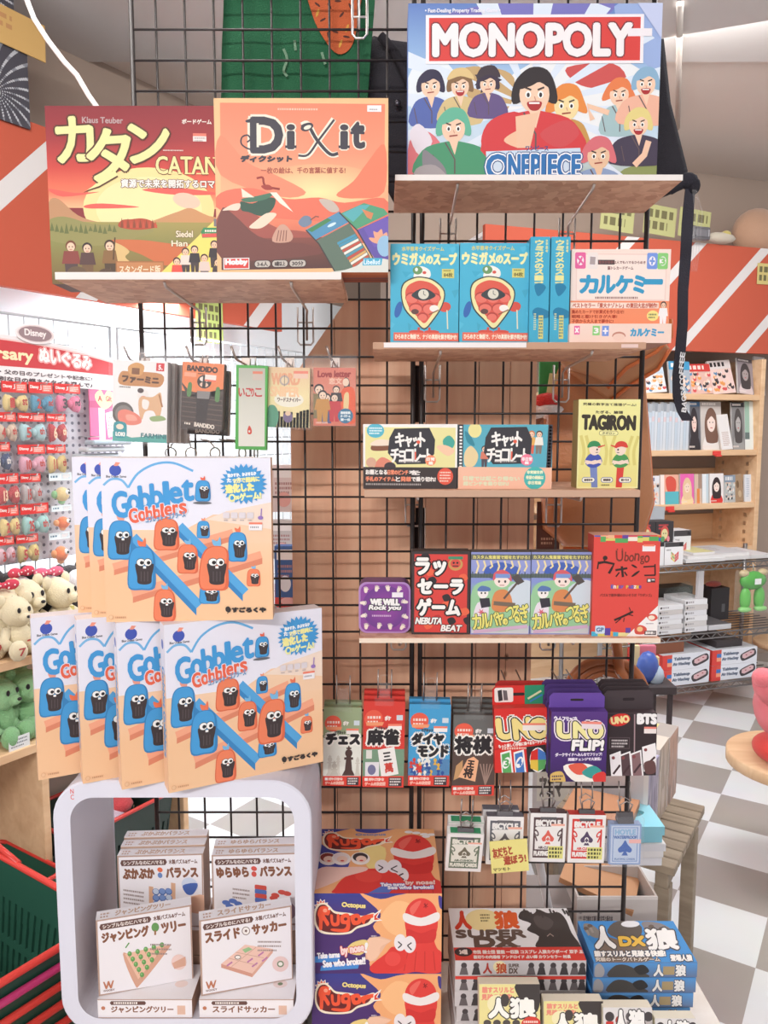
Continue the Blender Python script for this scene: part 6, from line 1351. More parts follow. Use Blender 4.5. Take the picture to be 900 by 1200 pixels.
def oct_front():
    A = Art([(110, 437), (798, 448), (795, 832), (113, 828)]).bg('4f3570')
    A.gr(108, 436, 800, 560, [(0, '3f4490'), (1, '523a78')]); A.blob([(370, 440), (480, 470), (600, 448), (800, 448), (800, 800), (640, 800), (480, 826), (420, 780), (470, 660), (440, 600), (480, 540)], 'f0ac78'); A.blob([(480, 560), (560, 480), (660, 520), (640, 640), (540, 640)], 'f6bd88')
    A.blob([(430, 630), (475, 640), (470, 665), (420, 665), (380, 650)], '4f3570'); A.blob([(480, 820), (530, 812), (560, 830), (520, 840)], '4f3570'); A.blob([(780, 460), (800, 470), (800, 520), (785, 510)], '4a4088')
    octopus(A, 602, 490, .98); ruga_logo(A, 128, 478, .95)
    A.tx(276, 486, 400, 514, 'Octopus', 'efd98c', 2, 4, ol=('3a3464', 4)); A.lines(430, 645, 465, 1, 6, 'd8c8d0')
    A.poly([(400, 700), (420, 655), (480, 650), (540, 670), (510, 690), (450, 770), (400, 760)], 'e8b89c'); A.blob([(400, 690), (430, 655), (500, 665), (530, 675), (480, 700), (470, 740), (420, 770)], 'f0c4a8')
    A.blob([(300, 720), (330, 680), (400, 665), (415, 700), (370, 740)], 'e8cc84')
    A.poly([(130, 745), (270, 735), (260, 770), (125, 775)], '4a8ad0'); A.poly([(165, 790), (370, 775), (360, 805), (160, 815)], '4a8ad0')
    A.tx(145, 726, 262, 752, 'Take turns', 'f4eef0', 2, -3); A.tx(272, 690, 392, 740, 'by nose', 'f4d8d4', 3, -8, ol=('d0443c', 6)); A.tx(396, 680, 410, 728, '!', 'f4eef0', 2, 8); A.tx(175, 758, 398, 790, 'See who broke!!', 'f4eef0', 2.4, -4)
    return A
def oct_top():
    A = Art([(190, 95), (785, 100), (798, 445), (110, 437)]).bg('434a9c')
    A.blob([(350, 95), (380, 110), (470, 120), (600, 96), (790, 100), (798, 440), (560, 440), (430, 430), (110, 440), (150, 330), (280, 340), (330, 240), (220, 200), (180, 140)], 'efb07c'); A.blob([(380, 180), (520, 200), (480, 330), (420, 300)], 'f0d890')
    for x, y in ((650, 115), (690, 120), (730, 128), (770, 130), (740, 140)): A.el(x, y, 22, 7, 'f0eaec')
    octopus(A, 555, 150, 1.22, .78, arm=False)
    A.blob([(240, 410), (300, 350), (420, 310), (560, 330), (600, 440), (250, 440)], 'e0443f'); A.el(420, 350, 70, 32, 'e85048')
    for x in (495, 560): A.el(x, 298, 38, 36, 'ece6ea')
    A.ln([(475, 290), (500, 305)], 6, '3f3438'); A.ln([(475, 320), (500, 305)], 6, '3f3438'); A.ln([(540, 312), (575, 295)], 6, '3f3438'); A.ln([(540, 312), (575, 330)], 6, '3f3438')
    A.blob([(120, 350), (180, 300), (280, 300), (400, 300), (410, 320), (300, 350), (240, 380), (115, 420)], 'efc8bc')
    for x, h_ in ((215, '8a3a34'), (285, 'efe0e0'), (385, '3c3438')): A.el(x, 255, 50, 34, 'f4ece8'); A.el(x, 248, 40, 24, h_); A.el(x + 4, 258, 28, 18, 'f4d4c4'); A.el(x + 4, 266, 10, 4, 'd84a44')
    ruga_logo(A, 195, 110, .98, .62); A.tx(370, 122, 528, 136, 'Octopus', '8f8fb0', 1.6)
    A.poly([(410, 440), (480, 405), (560, 400), (520, 440)], '5f7ac8'); A.tx(480, 388, 605, 404, 'Take turns', 'f4eef2', 2, ol=('5f6ab8', 5)); A.tx(612, 376, 765, 402, 'by nose!', 'f0d0c8', 2, ol=('d0443c', 5)); A.tx(516, 404, 755, 420, 'See who broke!!', 'f4eef2', 2, ol=('5f6ab8', 5))
    return A
w, _, loc = up(364.5, 1047, 517.5, 1140, 1.1); oh = .1305
xo = loc.x
for k, l in enumerate(['lower purple carton with a red octopus, standing on the table', 'upper purple carton with a red octopus, its printed top in view']):
    carton('game_box', l, 'toy', (w, oh, .19), (xo, 1.1, TZ + k * (oh + .0006)), {'all': '4f3570', 'top': '434a9c', 'right': 'e09a70'}, {'front': oct_front(), **({'top': oct_top()} if k else {})}, group='red octopus cartons', mat=GLOSS)

# ---- stacks of flat wolf games
def wolf(A, pts, col='4a4448'): A.blob(pts, col, 3)
def dx_top():
    A = Art([(88, 380), (455, 383), (497, 545), (92, 543)]).bg('efedee'); A.el(192, 418, 55, 34, 'f1dca0')
    A.blob([(310, 395), (330, 388), (350, 400), (368, 386), (395, 398), (430, 396), (450, 420), (462, 460), (485, 500), (470, 510), (380, 508), (345, 500), (360, 470), (325, 450), (340, 430), (305, 415)], '47413f', 3); A.blob([(350, 410), (380, 405), (410, 425), (390, 450), (360, 440)], '5a5250')
    for k in range(14): A.ln([(330 + k * 10, 402 + (k % 3) * 5), (322 + k * 10, 385 + (k % 4) * 5)], 6, '47413f')
    A.ln([(385, 470), (395, 462), (405, 470)], 3, 'b09a90'); A.tx(105, 392, 152, 445, '人', 'd8442f', 4); A.tx(230, 392, 302, 444, '狼', 'e0602f', 3.6); A.rect(183, 410, 214, 424, 'efdca0'); A.lines(185, 400, 214, 3, 5, '7a6a44')
    A.tx(104, 450, 320, 472, 'SUPER', '6a564c', 2.6); A.tx(160, 473, 290, 502, 'DX', '6a564c', 4.4); A.rect(150, 470, 190, 474, '6a564c'); A.rect(220, 498, 300, 502, '6a564c')
    A.rect(85, 503, 500, 550, 'dc463c'); A.el(120, 517, 28, 14, '4a3a3a'); A.tx(108, 510, 132, 524, '24種', 'f3e0d8', 1); A.tx(150, 512, 490, 523, '市民 騎士団 霊能 一匹狼 コスプレ 人狼カウボーイ 双子 王', 'f3e4de', .8); A.tx(150, 528, 450, 538, '裏切りの内通者 アンドロイド 占い師 カウンセラー 村長', 'f3e4de', .8)
    return A
def dx_front():
    A = Art((95, 545, 500, 582)).bg('cfc9ca')
    for k, x in enumerate((122, 160, 330, 362, 398, 432, 464, 488)): A.el(x, 557, 9, 7, '4f484a'); A.poly([(x - 14, 580), (x - 8, 562), (x + 8, 562), (x + 14, 580)], '4a4446' if k % 2 else '6a6264')
    A.el(232, 560, 20, 14, 'efe0b0'); A.tx(182, 552, 208, 576, '人', 'b4423a', 1.5); A.tx(222, 552, 254, 576, '狼', 'c8573a', 1.2); A.tx(260, 553, 292, 561, 'SUPER', '6a5a54', .6); A.tx(262, 564, 288, 576, 'DX', '6a5a54', 1.2); return A
WG = 'flat wolf games in stacks'
wS, _, loc = up(533.5, 1125, 687, 1140, 1.1)
hS = (.643 - TZ) / 6
rnd = random.Random(11)
names6 = ['bottom', 'second from bottom', 'third from bottom', 'fourth from bottom', 'second from top', 'top']
for k in range(6):
    top = k == 5
    A = dx_front()
    if k == 4: A.rect(95, 545, 500, 553, 'dc463c')
    carton('game_box', names6[k] + ' box of the white and red wolf game stack beside the purple cartons' if not top else 'white and red wolf game on top of its stack, big black wolf on the lid', 'card game', (wS, hS - .0006, .13), (loc.x + (0 if top else rnd.uniform(-.003, .003)), 1.1, TZ + k * hS), {'all': 'cfc9ca', 'top': 'efedee'}, {'front': A, **({'top': dx_top()} if top else {})}, group=WG, mat=GLOSS)
def bdx_top():
    A = Art([(480, 415), (790, 425), (840, 548), (510, 548)]).bg('4a94d4')
    A.blob([(490, 420), (600, 418), (620, 450), (580, 500), (520, 490)], '3f8acc'); A.blob([(500, 425), (530, 430), (560, 465), (530, 470), (500, 450)], '8a847e'); A.blob([(600, 425), (650, 418), (690, 440), (670, 480), (620, 478), (575, 455)], '5f5650', 3); A.blob([(690, 430), (740, 428), (780, 450), (790, 490), (740, 490)], '8a8484'); A.blob([(560, 470), (640, 490), (700, 500), (690, 545), (520, 545)], '7d6a5c'); A.el(760, 505, 26, 12, '3f84c8'); A.el(655, 430, 30, 10, 'e8e6e8')
    for x, y in ((505, 440), (520, 432), (720, 440), (750, 448)): A.el(x, y, 9, 6, '6a5a50'); A.ln([(x, y + 5), (x + 6, y + 22)], 8, 'a09890')
    A.tx(528, 438, 592, 502, '人', 'f6f3ef', 5, ol=('4f4848', 9)); A.tx(698, 448, 792, 508, '狼', 'f6f3ef', 4, ol=('4f4848', 8)); A.tx(610, 470, 690, 496, 'DX', 'e6b84c', 3.4, ol=('4a3f34', 6))
    A.tx(518, 512, 748, 530, '騙すスリルと見破る快感!', 'f6f1ea', 1.6, ol=('3f4a5c', 4)); A.tx(518, 533, 728, 545, '究極のトークバトルゲーム', 'd8ccc0', 1, ol=('5a4a40', 3)); A.tx(762, 526, 826, 544, '登場人狼', 'f6f1ea', 1.4, ol=('4a4a4c', 4)); return A
def bdx_front(k):
    A = Art((510, 548, 845, 592)).bg(['4a8ccc', '6a86b4', '4a90d0', '5f7ca8'][k % 4]); A.gr(510, 550, 845, 592, [(0, '5a9ad8'), (1, '6a7a9c')])
    A.blob([(560, 592), (575, 560), (610, 555), (650, 570), (690, 592)], '54504e'); A.blob([(515, 560), (530, 552), (545, 570), (540, 590), (515, 590)], 'a8a4a8'); A.blob([(640, 565), (670, 555), (690, 575), (660, 585)], '3c3a3c'); A.rect(735, 560, 772, 585, 'b09a74')
    A.tx(706, 556, 735, 588, '人', 'f3efec', 2.2, ol=('4a4c58', 4)); A.tx(776, 556, 808, 588, '狼', 'f3efec', 1.8, ol=('4a4c58', 4)); return A
wB, _, loc = up(692.7, 1127, 817, 1143, 1.1); hB = (.64 - TZ) / 6
for k in range(6):
    top = k == 5
    carton('game_box', names6[k] + ' box of the blue wolf game stack at the table corner' if not top else 'blue wolf game on top of its stack, white lettering on the lid', 'card game', (wB - .004, hB - .0006, .1), (loc.x + (.002 if top else [-.003, .001, -.006, -.002, .001][k]), 1.1, TZ + k * hB), {'all': '4a7cb4', 'top': '4a94d4'}, {'front': bdx_front(k), **({'top': bdx_top()} if top else {})}, group=WG, mat=GLOSS)
# small wolf games standing in front of the stacks
def small_wolf(kind):
    A = Art((160, 610, 350, 910))
    if kind == 'y':
        A.bg('e9dc98'); A.tx(170, 618, 268, 634, '騙すスリルと', 'e8907c', 1.2); A.tx(168, 638, 262, 654, '見破る快感!', 'e8907c', 1.2); A.blob([(275, 610), (350, 605), (350, 660), (335, 690), (300, 660), (280, 640)], '46403f', 3); A.el(215, 665, 30, 25, 'f0e6b8'); A.el(240, 655, 14, 18, '4f4846')
        A.tx(192, 652, 250, 702, '人', 'f6f3ec', 4.5, ol=('46403f', 8)); A.tx(258, 650, 334, 702, '狼', 'f6f3ec', 3.6, ol=('46403f', 8)); A.el(322, 724, 32, 24, 'd8463c'); A.lines(298, 712, 344, 3, 6, 'f4dcd4', gap=10)
        for x in (185, 215, 245, 275): A.el(x, 718, 12, 9, '5a524e'); A.poly([(x - 16, 770), (x - 9, 726), (x + 9, 726), (x + 16, 770)], '5a524e')
        A.rect(160, 770, 350, 910, 'cfc07c')
    else:
        A.bg('ded9d8')
        for k, x in enumerate((185, 225, 265, 305, 335)): A.el(x, 640 + (k % 2) * 12, 18, 16, ['4a4446', 'a84038', '5f585a', '7a6a60', '4a4446'][k]); A.poly([(x - 24, 740), (x - 14, 655), (x + 14, 655), (x + 24, 740)], ['c83c38', '4a4446', '8a8484', '3f3a3c', 'b8b0ae'][k])
        A.tx(200, 620, 320, 690, '人狼', 'f4f1ee', 4, ol=('3f3a3c', 8)); A.rect(160, 720, 350, 910, 'c9c2c0')
    return A
SG = 'small wolf games in front of the stacks'
for (x0, y0, x1), kind, Y, l in [((560, 1151, 633), 'y', 1.035, 'taller small yellow wolf game standing left in front of the white and red stack'), ((635, 1169, 706), 'y', 1.03, 'lower small yellow wolf game standing right of the taller one'), ((704, 1176, 763), 'g', 1.02, 'small grey game with painted figures in front of the blue stack, left one'), ((763.5, 1187, 813), 'g', 1.025, 'small grey game with painted figures in front of the blue stack, right one')]:
    a, b = at(x0 + 1, y0, Y + .02), at(x1 - 1, y0, Y + .02); hh = a.z - TZ
    carton('game_box', l, 'card game', (b.x - a.x, hh / math.cos(R(9)), .02), ((a.x + b.x) / 2, Y - .008, TZ), {'all': 'cfc6b0', 'top': 'e6dcc8'}, {'front': small_wolf(kind)}, group=SG, lean=9, mat=GLOSS)
# ================================================================ left aisle: plush rack, baskets
P0 = (-1.15, 2.30)
def onwall(px, py, o=0.0, P=P0):
    d = ray(px, py); n = NL; p0 = Vector((P[0], P[1], 0)) + n * o
    return Vector((0, 0, CH)) + d * (p0.dot(n) / d.dot(n))
def wl(px, py, o=0.0):
    p = onwall(px, py, o); return (p - Vector((P0[0], P0[1], 0))).dot(DL), p.z
MP = Matrix(((SN, -CS, 0, P0[0]), (CS, SN, 0, P0[1]), (0, 0, 1, 0), (0, 0, 0, 1)))  # x along the rack, y into the wall
def rackplace(o, x=0, y=0, z=0): o.matrix_world = MP @ Matrix.Translation((x, y, z)); return o
# white wire mesh panels above the pegboard
def mesh_panel(label, t0, t1, z0, z1):
    g = empty('wire_mesh_panel', label, 'mesh panel'); rackplace(g, t0, 0, 0); g['group'] = 'white wire mesh panels'
    w = t1 - t0; f = MB()
    f.tube([(0, 0, z0), (0, 0, z1), (w, 0, z1), (w, 0, z0)], .006, 'b9bcc0', 8, closed=True); f.build('frame', DARKM, g)
    m = MB(); n = int(w / .05)
    for k in range(1, n + 1): m.tube([(k * .05, 0, z0), (k * .05, 0, z1)], .0018, 'a9adb0', 5)
    for k in range(1, int((z1 - z0) / .075)): m.tube([(0, .003, z1 - k * .075), (w, .003, z1 - k * .075)], .0018, 'a9adb0', 5)
    m.build('wire', DARKM, g)
mesh_panel('white wire mesh panel above the plush toy banner at far left', -.7, .41, .55, 1.80)
mesh_panel('second white wire mesh panel further down the aisle, behind the cow packs', .44, 1.45, .55, 1.80)
# pegboard
pm = bpy.data.materials.new('pegboard_grey'); pm.use_nodes = True; nt = pm.node_tree; p = nt.nodes['Principled BSDF']
tc = nt.nodes.new('ShaderNodeTexCoord'); mp = nt.nodes.new('ShaderNodeMapping'); mp.inputs['Scale'].default_value = (42, .001, 42)
v = nt.nodes.new('ShaderNodeTexVoronoi'); v.inputs['Scale'].default_value = 1; v.inputs['Randomness'].default_value = 0
r = nt.nodes.new('ShaderNodeValToRGB'); r.color_ramp.elements[0].position = .2; r.color_ramp.elements[0].color = hx('6f6c78'); r.color_ramp.elements[1].position = .24; r.color_ramp.elements[1].color = hx('c3bfc6')
nt.links.new(tc.outputs['Object'], mp.inputs['Vector']); nt.links.new(mp.outputs[0], v.inputs['Vector']); nt.links.new(v.outputs['Distance'], r.inputs['Fac']); nt.links.new(r.outputs['Color'], p.inputs['Base Color'])
o = MB().box((-.9, -.02, 1.05), (.44, -.008, 1.62), 'ffffff').build('pegboard', pm); rackplace(o)
tag(o, 'grey pegboard behind the bagged bows, under the red banner', 'pegboard')
# red banner with an arched top
b = empty('banner', 'red arched banner with white and cream writing above the bagged bows', 'banner'); rackplace(b, 0, -.045, 0)
A = Art((-.3, -1.78, .40, -1.56), lift=3e-4, step=2e-5)
arch = [(-.5 + .9 * k / 14, 1.733 - .16 * ((-.5 + .9 * k / 14) + .08) ** 2 * 1.2) for k in range(15)]
M = Matrix(((1, 0, 0, 0), (0, 0, 1, 0), (0, 1, 0, 0), (0, 0, 0, 1)))
P = arch + [(.40, 1.585), (-.5, 1.60)]
mb = MB().prism(P, 0, .004, 'e9e2e2', M)
A.poly([(x, -z + .012) for x, z in arch] + [(.40, -1.634), (.2, -1.640), (-.1, -1.640), (-.3, -1.634)], 'c8464a'); A.ln([(x, -z + .014) for x, z in arch if x > -.3], .005, 'e8c4c0')
A.tx(-.19, -1.694, .095, -1.652, 'Anniversary', 'f0dfb4', .002, 1)
for k, ch in enumerate('ぬいぐるみ'): A.tx(.118 + k * .037, -1.702 + k * .003, .150 + k * .037, -1.662 + k * .003, ch, 'f6ece8', .0025, 2, ol=('c8464a', .004), ol2=('f6c8c4', .006))
A.tx(-.29, -1.630, .30, -1.617, 'ウエディング・出産・入学・父の日のプレゼントや記念に!', '54484c', .0004, 1); A.tx(-.29, -1.610, .30, -1.596, 'あのミッキー&ミニーに特別な日の蝶ネクタイを選んで♪', '54484c', .0006, 1)
mb.art(A, (-.3, 0, 1.78), (.7, 0, 0), (0, 0, -.22), (0, -1, 0)); mb.build('board', PRINT, b)
A = Art((0, 0, 100, 50), step=2e-5); A.el(50, 25, 48, 23, 'e0d0cf'); A.el(50, 25, 44, 20, '9c8488'); A.tx(22, 14, 78, 36, 'Disney', 'efe4e2', .8)
E_ = [(.065 * math.cos(2 * math.pi * k / 24), .03 * math.sin(2 * math.pi * k / 24)) for k in range(24)]
mb = MB().prism(E_, 0, .003, 'efe6e6', M); mb.art(A, (-.062, 0, .028), (.124, 0, 0), (0, 0, -.056), (0, -1, 0)); mb.build('oval_badge', PRINT, b, (.105, -.004, 1.742))
# pink gift card with a cream heart (no character)
g = empty('display_card', 'pink gift box display card with a cream heart, right end of the red banner', 'card'); rackplace(g, .338, -.05, 1.50)
A = Art((0, 0, 100, 140), step=2e-5).bg('d86a90'); A.rect(30, 30, 52, 140, 'eec4d0'); A.rect(0, 30, 100, 48, 'b8557a'); A.poly([(55, 62), (92, 54), (98, 120), (62, 128)], 'f3ebe6'); A.lines(62, 72, 90, 5, 5, 'a07a80', gap=10); A.blob([(20, 14), (40, 0), (52, 14), (66, 0), (88, 12), (80, 36), (52, 52), (28, 36)], 'ece0a0'); A.tx(30, 16, 44, 30, 'A', 'b04a54', 1); A.tx(58, 16, 78, 30, 'Gift', 'b04a54', .7)
MB().box((-.055, 0, -.085), (.055, .004, .085), 'd86a90').art(A, (-.055, 0, .085), (.11, 0, 0), (0, 0, -.17), (0, -1, 0)).build('print', PRINT, g)
MB().box((-.05, .004, -.084), (.05, .02, -.07), 'b8557a').build('foot', MATTE, g)
# bagged bows on hooks
def bow(label, x0, x1, yh0, yh1, yb1, col, txt, header='d83c3a', tcol='b8443c', group='bagged bow ties on the pegboard'):
    o = .05; (t0, z0), (t1, _) = wl(x0, yh0, o), wl(x1, yh0, o); xc = (x0 + x1) / 2
    zh0, zh1, zb = wl(xc, yh0, o)[1], wl(xc, yh1, o)[1], wl(xc, yb1, o)[1]
    w = t1 - t0 - .003; g = empty('bagged_bow_tie', label, 'bow tie', group=group); rackplace(g, (t0 + t1) / 2, -o, (zh0 + zh1) / 2)
    hh = (zh0 - zh1) / 2; zb -= (zh0 + zh1) / 2
    A = Art((0, 0, 100, 40), step=2e-5).bg(header); A.rect(55, 8, 95, 34, 'ea7a6c' if header == 'd83c3a' else 'c8d4da'); A.lines(60, 12, 92, 3, 4, 'f3dcd4', gap=7); A.tx(6, 12, 40, 26, 'Disney', 'f4e6e0', .6) if header == 'd83c3a' else A.lines(6, 14, 44, 1, 10, '5a7a90'); A.ln([(50, 6), (50, 26), (44, 26)], 3, 'f6efec')
    MB().box((-w / 2, 0, -hh), (w / 2, .002, hh), header).art(A, (-w / 2, 0, hh), (w, 0, 0), (0, 0, -2 * hh), (0, -1, 0)).build('header_card', PRINT, g)
    cz = (-hh + zb) / 2 - .002; bh = (-hh - zb) * .46; m = MB()
    if txt is None: return g, w, cz, bh, zb, hh
    for s in (-1, 1):
        pts = [(0, .012), (s * w * .14, bh * .45), (s * w * .42, bh * .95), (s * w * .47, 0), (s * w * .42, -bh * .95), (s * w * .14, -bh * .45)]
        bm = bmesh.new()
        m.ball((s * w * .25, 0, cz), (w * .21, .016, bh * .9), col); m.ball((s * w * .36, 0, cz), (w * .11, .014, bh * .98), col)
    m.ball((0, -.006, cz), (w * .07, .014, bh * .45), col)
    A = Art((0, 0, 100, 40), lift=0, step=2e-5)
    A.tx(18, 10, 34, 30, txt[0], tcol, 1.2); A.tx(66, 10, 84, 24, txt[1], tcol, .8)
    m.art(A, (-w / 2, -.0175, cz + bh), (w, 0, 0), (0, 0, -2 * bh), (0, -1, 0)); m.build('bow', CLOTH, g)
    MB().box((-w / 2, -.02, zb), (w / 2, .012, -hh), 'f6f6f8', .004).build('clear_bag', CLEAR, g)
    MB().tube([(0, .03, hh - .006), (0, -.03, hh - .006), (0, -.036, hh)], .002, 'c8c6c8', 6).build('hook', METAL, g)
Y_, B_, PK, BE, LB, RE, NV, GR = 'dcc68a', '5f98b4', 'e07f9c', 'cdb7a2', 'a9c8cc', 'b8484c', '4a5474', 'b7b0b0'
for a in [('yellow bagged bow tie numbered 1st, top row left', 1, 32, 447, 460, 483, Y_, ('1', 'st')), ('teal blue bagged bow tie, top row middle', 33, 62, 448, 461, 484, B_, ('2', 'nd')), ('pink bagged bow tie numbered 3, top row right', 63, 94, 450, 461, 484, PK, ('3', 'rd'), 'd83c3a', '4a4044'),
          ('beige bagged bow tie, left end of the second row', -8, 19, 483, 494, 518, BE, ('4', 'th')), ('pale blue bagged bow tie numbered 5, second row', 20, 53, 484, 494, 518, LB, ('5', 'th')), ('dark red bagged bow tie numbered 6th, right end of the second row', 54, 77, 485, 494, 519, RE, ('6', 'th'), 'd83c3a', 'efc9a8'),
          ('navy bagged bow tie at the left end of the third row', -14, 12, 518, 529, 552, NV, ('8', 'th'), 'd83c3a', 'd8d0c8'), ('dusty pink bagged bow tie numbered 10th, third row', 20, 53, 521, 532, 555, 'd4a0b0', ('10', 'th')), ('yellow bagged bow tie numbered 11th, right end of the third row', 54, 77, 521, 531, 555, Y_, ('11', 'th')),
          ('red bagged bow tie at the left end of the fourth row', -6, 22, 555, 567, 592, RE, ('13', 'th'), 'd83c3a', 'efc9a8'), ('clear grey bagged bow tie beside the red one, fourth row', 23, 48, 555, 565, 591, GR, ('15', 'th')),
          ('yellow bagged bow tie at the left end of the fifth row', -2, 22, 592, 605, 629, Y_, ('2', '5t')), ('pale aqua bagged bow tie numbered 25th, fifth row', 23, 57, 590, 602, 627, '9cc4c0', ('25', 'th')),
          ('lilac bagged bow tie at the left end of the lowest row', -6, 17, 628, 639, 662, 'd2b0b8', ('3', 'th')), ('mustard yellow bagged bow tie in the lowest row', 18, 45, 626, 636, 660, 'cdb878', ('5', '0t'))]: bow(*a)
# bagged small plush creatures with pale headers
def bagged_plush(label, x0, x1, yh0, yh1, yb1, col, col2):
    g, w, cz, bh, zb, hh = bow(label, x0, x1, yh0, yh1, yb1, col, None, 'dfe9ec', group='bagged small plush on the pegboard'); g.name = 'bagged_plush'; g['category'] = 'plush toy'
    m = MB().ball((0, -.004, cz), (w * .3, .02, bh * .62), col).ball((w * .1, -.018, cz + bh * .15), (w * .11, .01, bh * .24), 'f4f1ec').ball((w * .12, -.027, cz + bh * .15), (w * .05, .004, bh * .12), '3f4a4c').ball((-w * .3, 0, cz), (w * .12, .012, bh * .35), col2).ball((0, 0, cz - bh * .6), (w * .14, .012, bh * .25), col2)
    m.build('plush_body', PLUSH, g); MB().box((-w / 2, -.03, zb), (w / 2, .012, -hh), 'f6f6f8', .004).build('clear_bag', CLEAR, g)
bagged_plush('bagged pale yellow and green plush with a big eye, beside the fourth row of bows', 57, 84, 554, 563, 594, 'dcc38c', '8fbf8c')
bagged_plush('bagged orange plush without a visible header, beside the fifth row of bows', 60, 84, 592, 599, 624, 'e87a48', 'f0a878')
bagged_plush('bagged orange plush pair under a white header, lowest right on the pegboard', 57, 82, 624, 632, 664, 'ee8450', 'e8a06c')
# silver pouches
g = MB()
for k in range(3): g.box((-.06 + k * .01, -.02 * k, -.02 + .022 * k), (.09 + k * .01, .05 - .02 * k, -.004 + .022 * k), ['b9c0c6', 'c9cdd2', 'a8b4be'][k], .005)
o = g.build('silver_pouch', PLAST); rackplace(o, *(lambda q: (q[0] - .01, -.10, q[1]))(wl(112, 530, .08))); tag(o, 'pile of silvery pouches on a hook above the rear orange boxes', 'pouches', kind='stuff')
MB().tube([(0, .16, .05), (0, -.03, .05)], .002, 'c8c6c8', 6).build('hook', METAL, o)

# wooden shelves of the plush rack
zA, zB = .843, .592
rk = empty('plush_rack', 'light wooden two-level rack of plush toys at the left edge', 'shelf unit'); rackplace(rk)
for z in (zA, zB): MB().box((-1.0, -.30, z - .025), (.43, -.015, z), 'ffffff', .002).build('shelf', PINE, rk)
MB().box((-.10, -.298, 0), (-.078, -.02, zB - .0255), 'ffffff', .002).build('divider_panel', PINE, rk)
MB().box((.408, -.298, 0), (.43, -.02, zB - .0255), 'ffffff', .002).build('end_panel', PINE, rk)
MB().box((.408, -.298, zB + .0005), (.43, -.02, zA - .0255), 'ffffff', .002).build('end_panel', PINE, rk)
MB().box((-1.0, -.035, 0), (.40, -.02, zA - .03), 'cfc6be', .001).build('back_panel', MATTE, rk)
# plush toys: black and white with cream numbered feet
def plush(label, x, y, z, s, body, face, foot, nums, bowc=None, tagc=None, rot=0, cat='plush toy', group='plush toys heaped on the upper shelf'):
    g = empty('plush_toy', label, cat, group=group); g.matrix_world = MP @ Matrix.Translation((x, y, z)) @ Matrix.Rotation(R(rot), 4, 'Z') @ Matrix.Scale(s, 4)
    m = MB().ball((0, 0, .055), (.045, .04, .055), body).ball((0, -.005, .135), (.05, .045, .045), face).ball((0, .012, .145), (.052, .042, .045), body)
    for sx in (-1, 1): m.tube([(sx * .035, 0, .085), (sx * .06, -.025, .06), (sx * .055, -.045, .04)], [.016, .015, .018], face if body != face else body, 8); m.tube([(sx * .02, -.02, .03), (sx * .035, -.06, .022)], .02, body, 8)
    m.ball((0, -.05, .128), (.02, .018, .016), face); m.ball((0, -.068, .133), (.007, .006, .005), '2f2a2c')
    for sx in (-1, 1): m.ball((sx * .017, -.044, .152), (.006, .004, .009), '2f2a2c')
    m.build('body', PLUSH, g)
    for sx, nm in zip((-1, 1), nums):
        f = MB().ball((sx * .042, -.07, .032), (.03, .022, .034), foot)
        if nm: f.art(Art((0, 0, 10, 10), lift=0).tx(2, 2, 8, 8, nm, 'b8504c', .25), (sx * .042 - .018, -.0935, .052), (.036, 0, 0), (0, 0, -.038), (0, -1, 0))
        f.build('foot', PLUSH, g)
        MB().ball((sx * .045, .01, .178), (.018, .01, .022), body).build('ear', PLUSH, g)
    if bowc:
        q = MB().ball((-.022, -.028, .19), (.022, .012, .015), bowc).ball((.022, -.028, .19), (.022, .012, .015), bowc).ball((0, -.032, .19), (.009, .009, .009), bowc); rnd = random.Random(3)
        for k in range(10): q.ball((rnd.uniform(-.04, .04), -.041, .19 + rnd.uniform(-.008, .008)), (.0025, .0015, .0025), 'f6ecec', sub=1)
        q.build('bow', CLOTH, g)
    if tagc: MB().box((.01, -.085, .05), (.05, -.083, .09), tagc).build('paper_tag', PRINT, g)
K, Wt, Cr = '3a3638', 'e6e2e4', 'e3d5b4'
for lab, px, py, o_, s, bd, fc, ft, nums, bc, tg, rt in [
    ('plush toy with a red spotted bow and cream feet, back row left', 18, 700, .10, 1.05, K, Wt, Cr, ('8', ''), 'cf4a5c', None, 10), ('black and white plush toy with a yellow paper tag, back row middle', 55, 705, .12, 1.0, K, Wt, Wt, ('', ''), 'e06a84', 'e0d88c', -15), ('black and white plush toy with raised white feet, back row right', 86, 706, .10, 1.0, K, Wt, Wt, ('', '12'), None, 'd8cf8c', 15),
    ('cream plush toy with numbered feet, front row beside the white box edge', 34, 745, .20, 1.0, Cr, Cr, Cr, ('1', '2'), None, None, 5), ('cream plush toy with numbered feet, far left of the front row', 2, 748, .20, 1.0, Cr, Cr, Cr, ('7', '3'), 'cf4a5c', None, -10), ('cream plush toy lying lowest in front of the heap', 22, 772, .262, .85, Cr, Cr, Cr, ('7', '5'), None, None, 0), ('cream plush toy under the yellow paper tag, right side of the heap', 72, 742, .20, .95, Cr, Cr, Cr, ('13', '4'), None, None, 20)]:
    t_, _ = wl(px, py, o_); plush(lab, t_, -o_, zA, s, bd, fc, ft, nums, bc, tg, rt)
GRN = '8fc08c'
for lab, px, o_, s, rt in [('pale green plush toy sitting on the lower shelf, far left', 4, .2, .95, 15), ('pale green plush toy with a paper tag on the lower shelf', 36, .2, .95, -10), ('pale green plush toy at the back of the lower shelf', 20, .085, .95, 0)]:
    t_, _ = wl(px, 870, o_); plush(lab, t_, -o_, zB, s, GRN, '9ccb98', '86b884', ('', ''), None, 'e6dfa8' if 'paper' in lab else None, rt, group='green plush toys on the lower shelf')
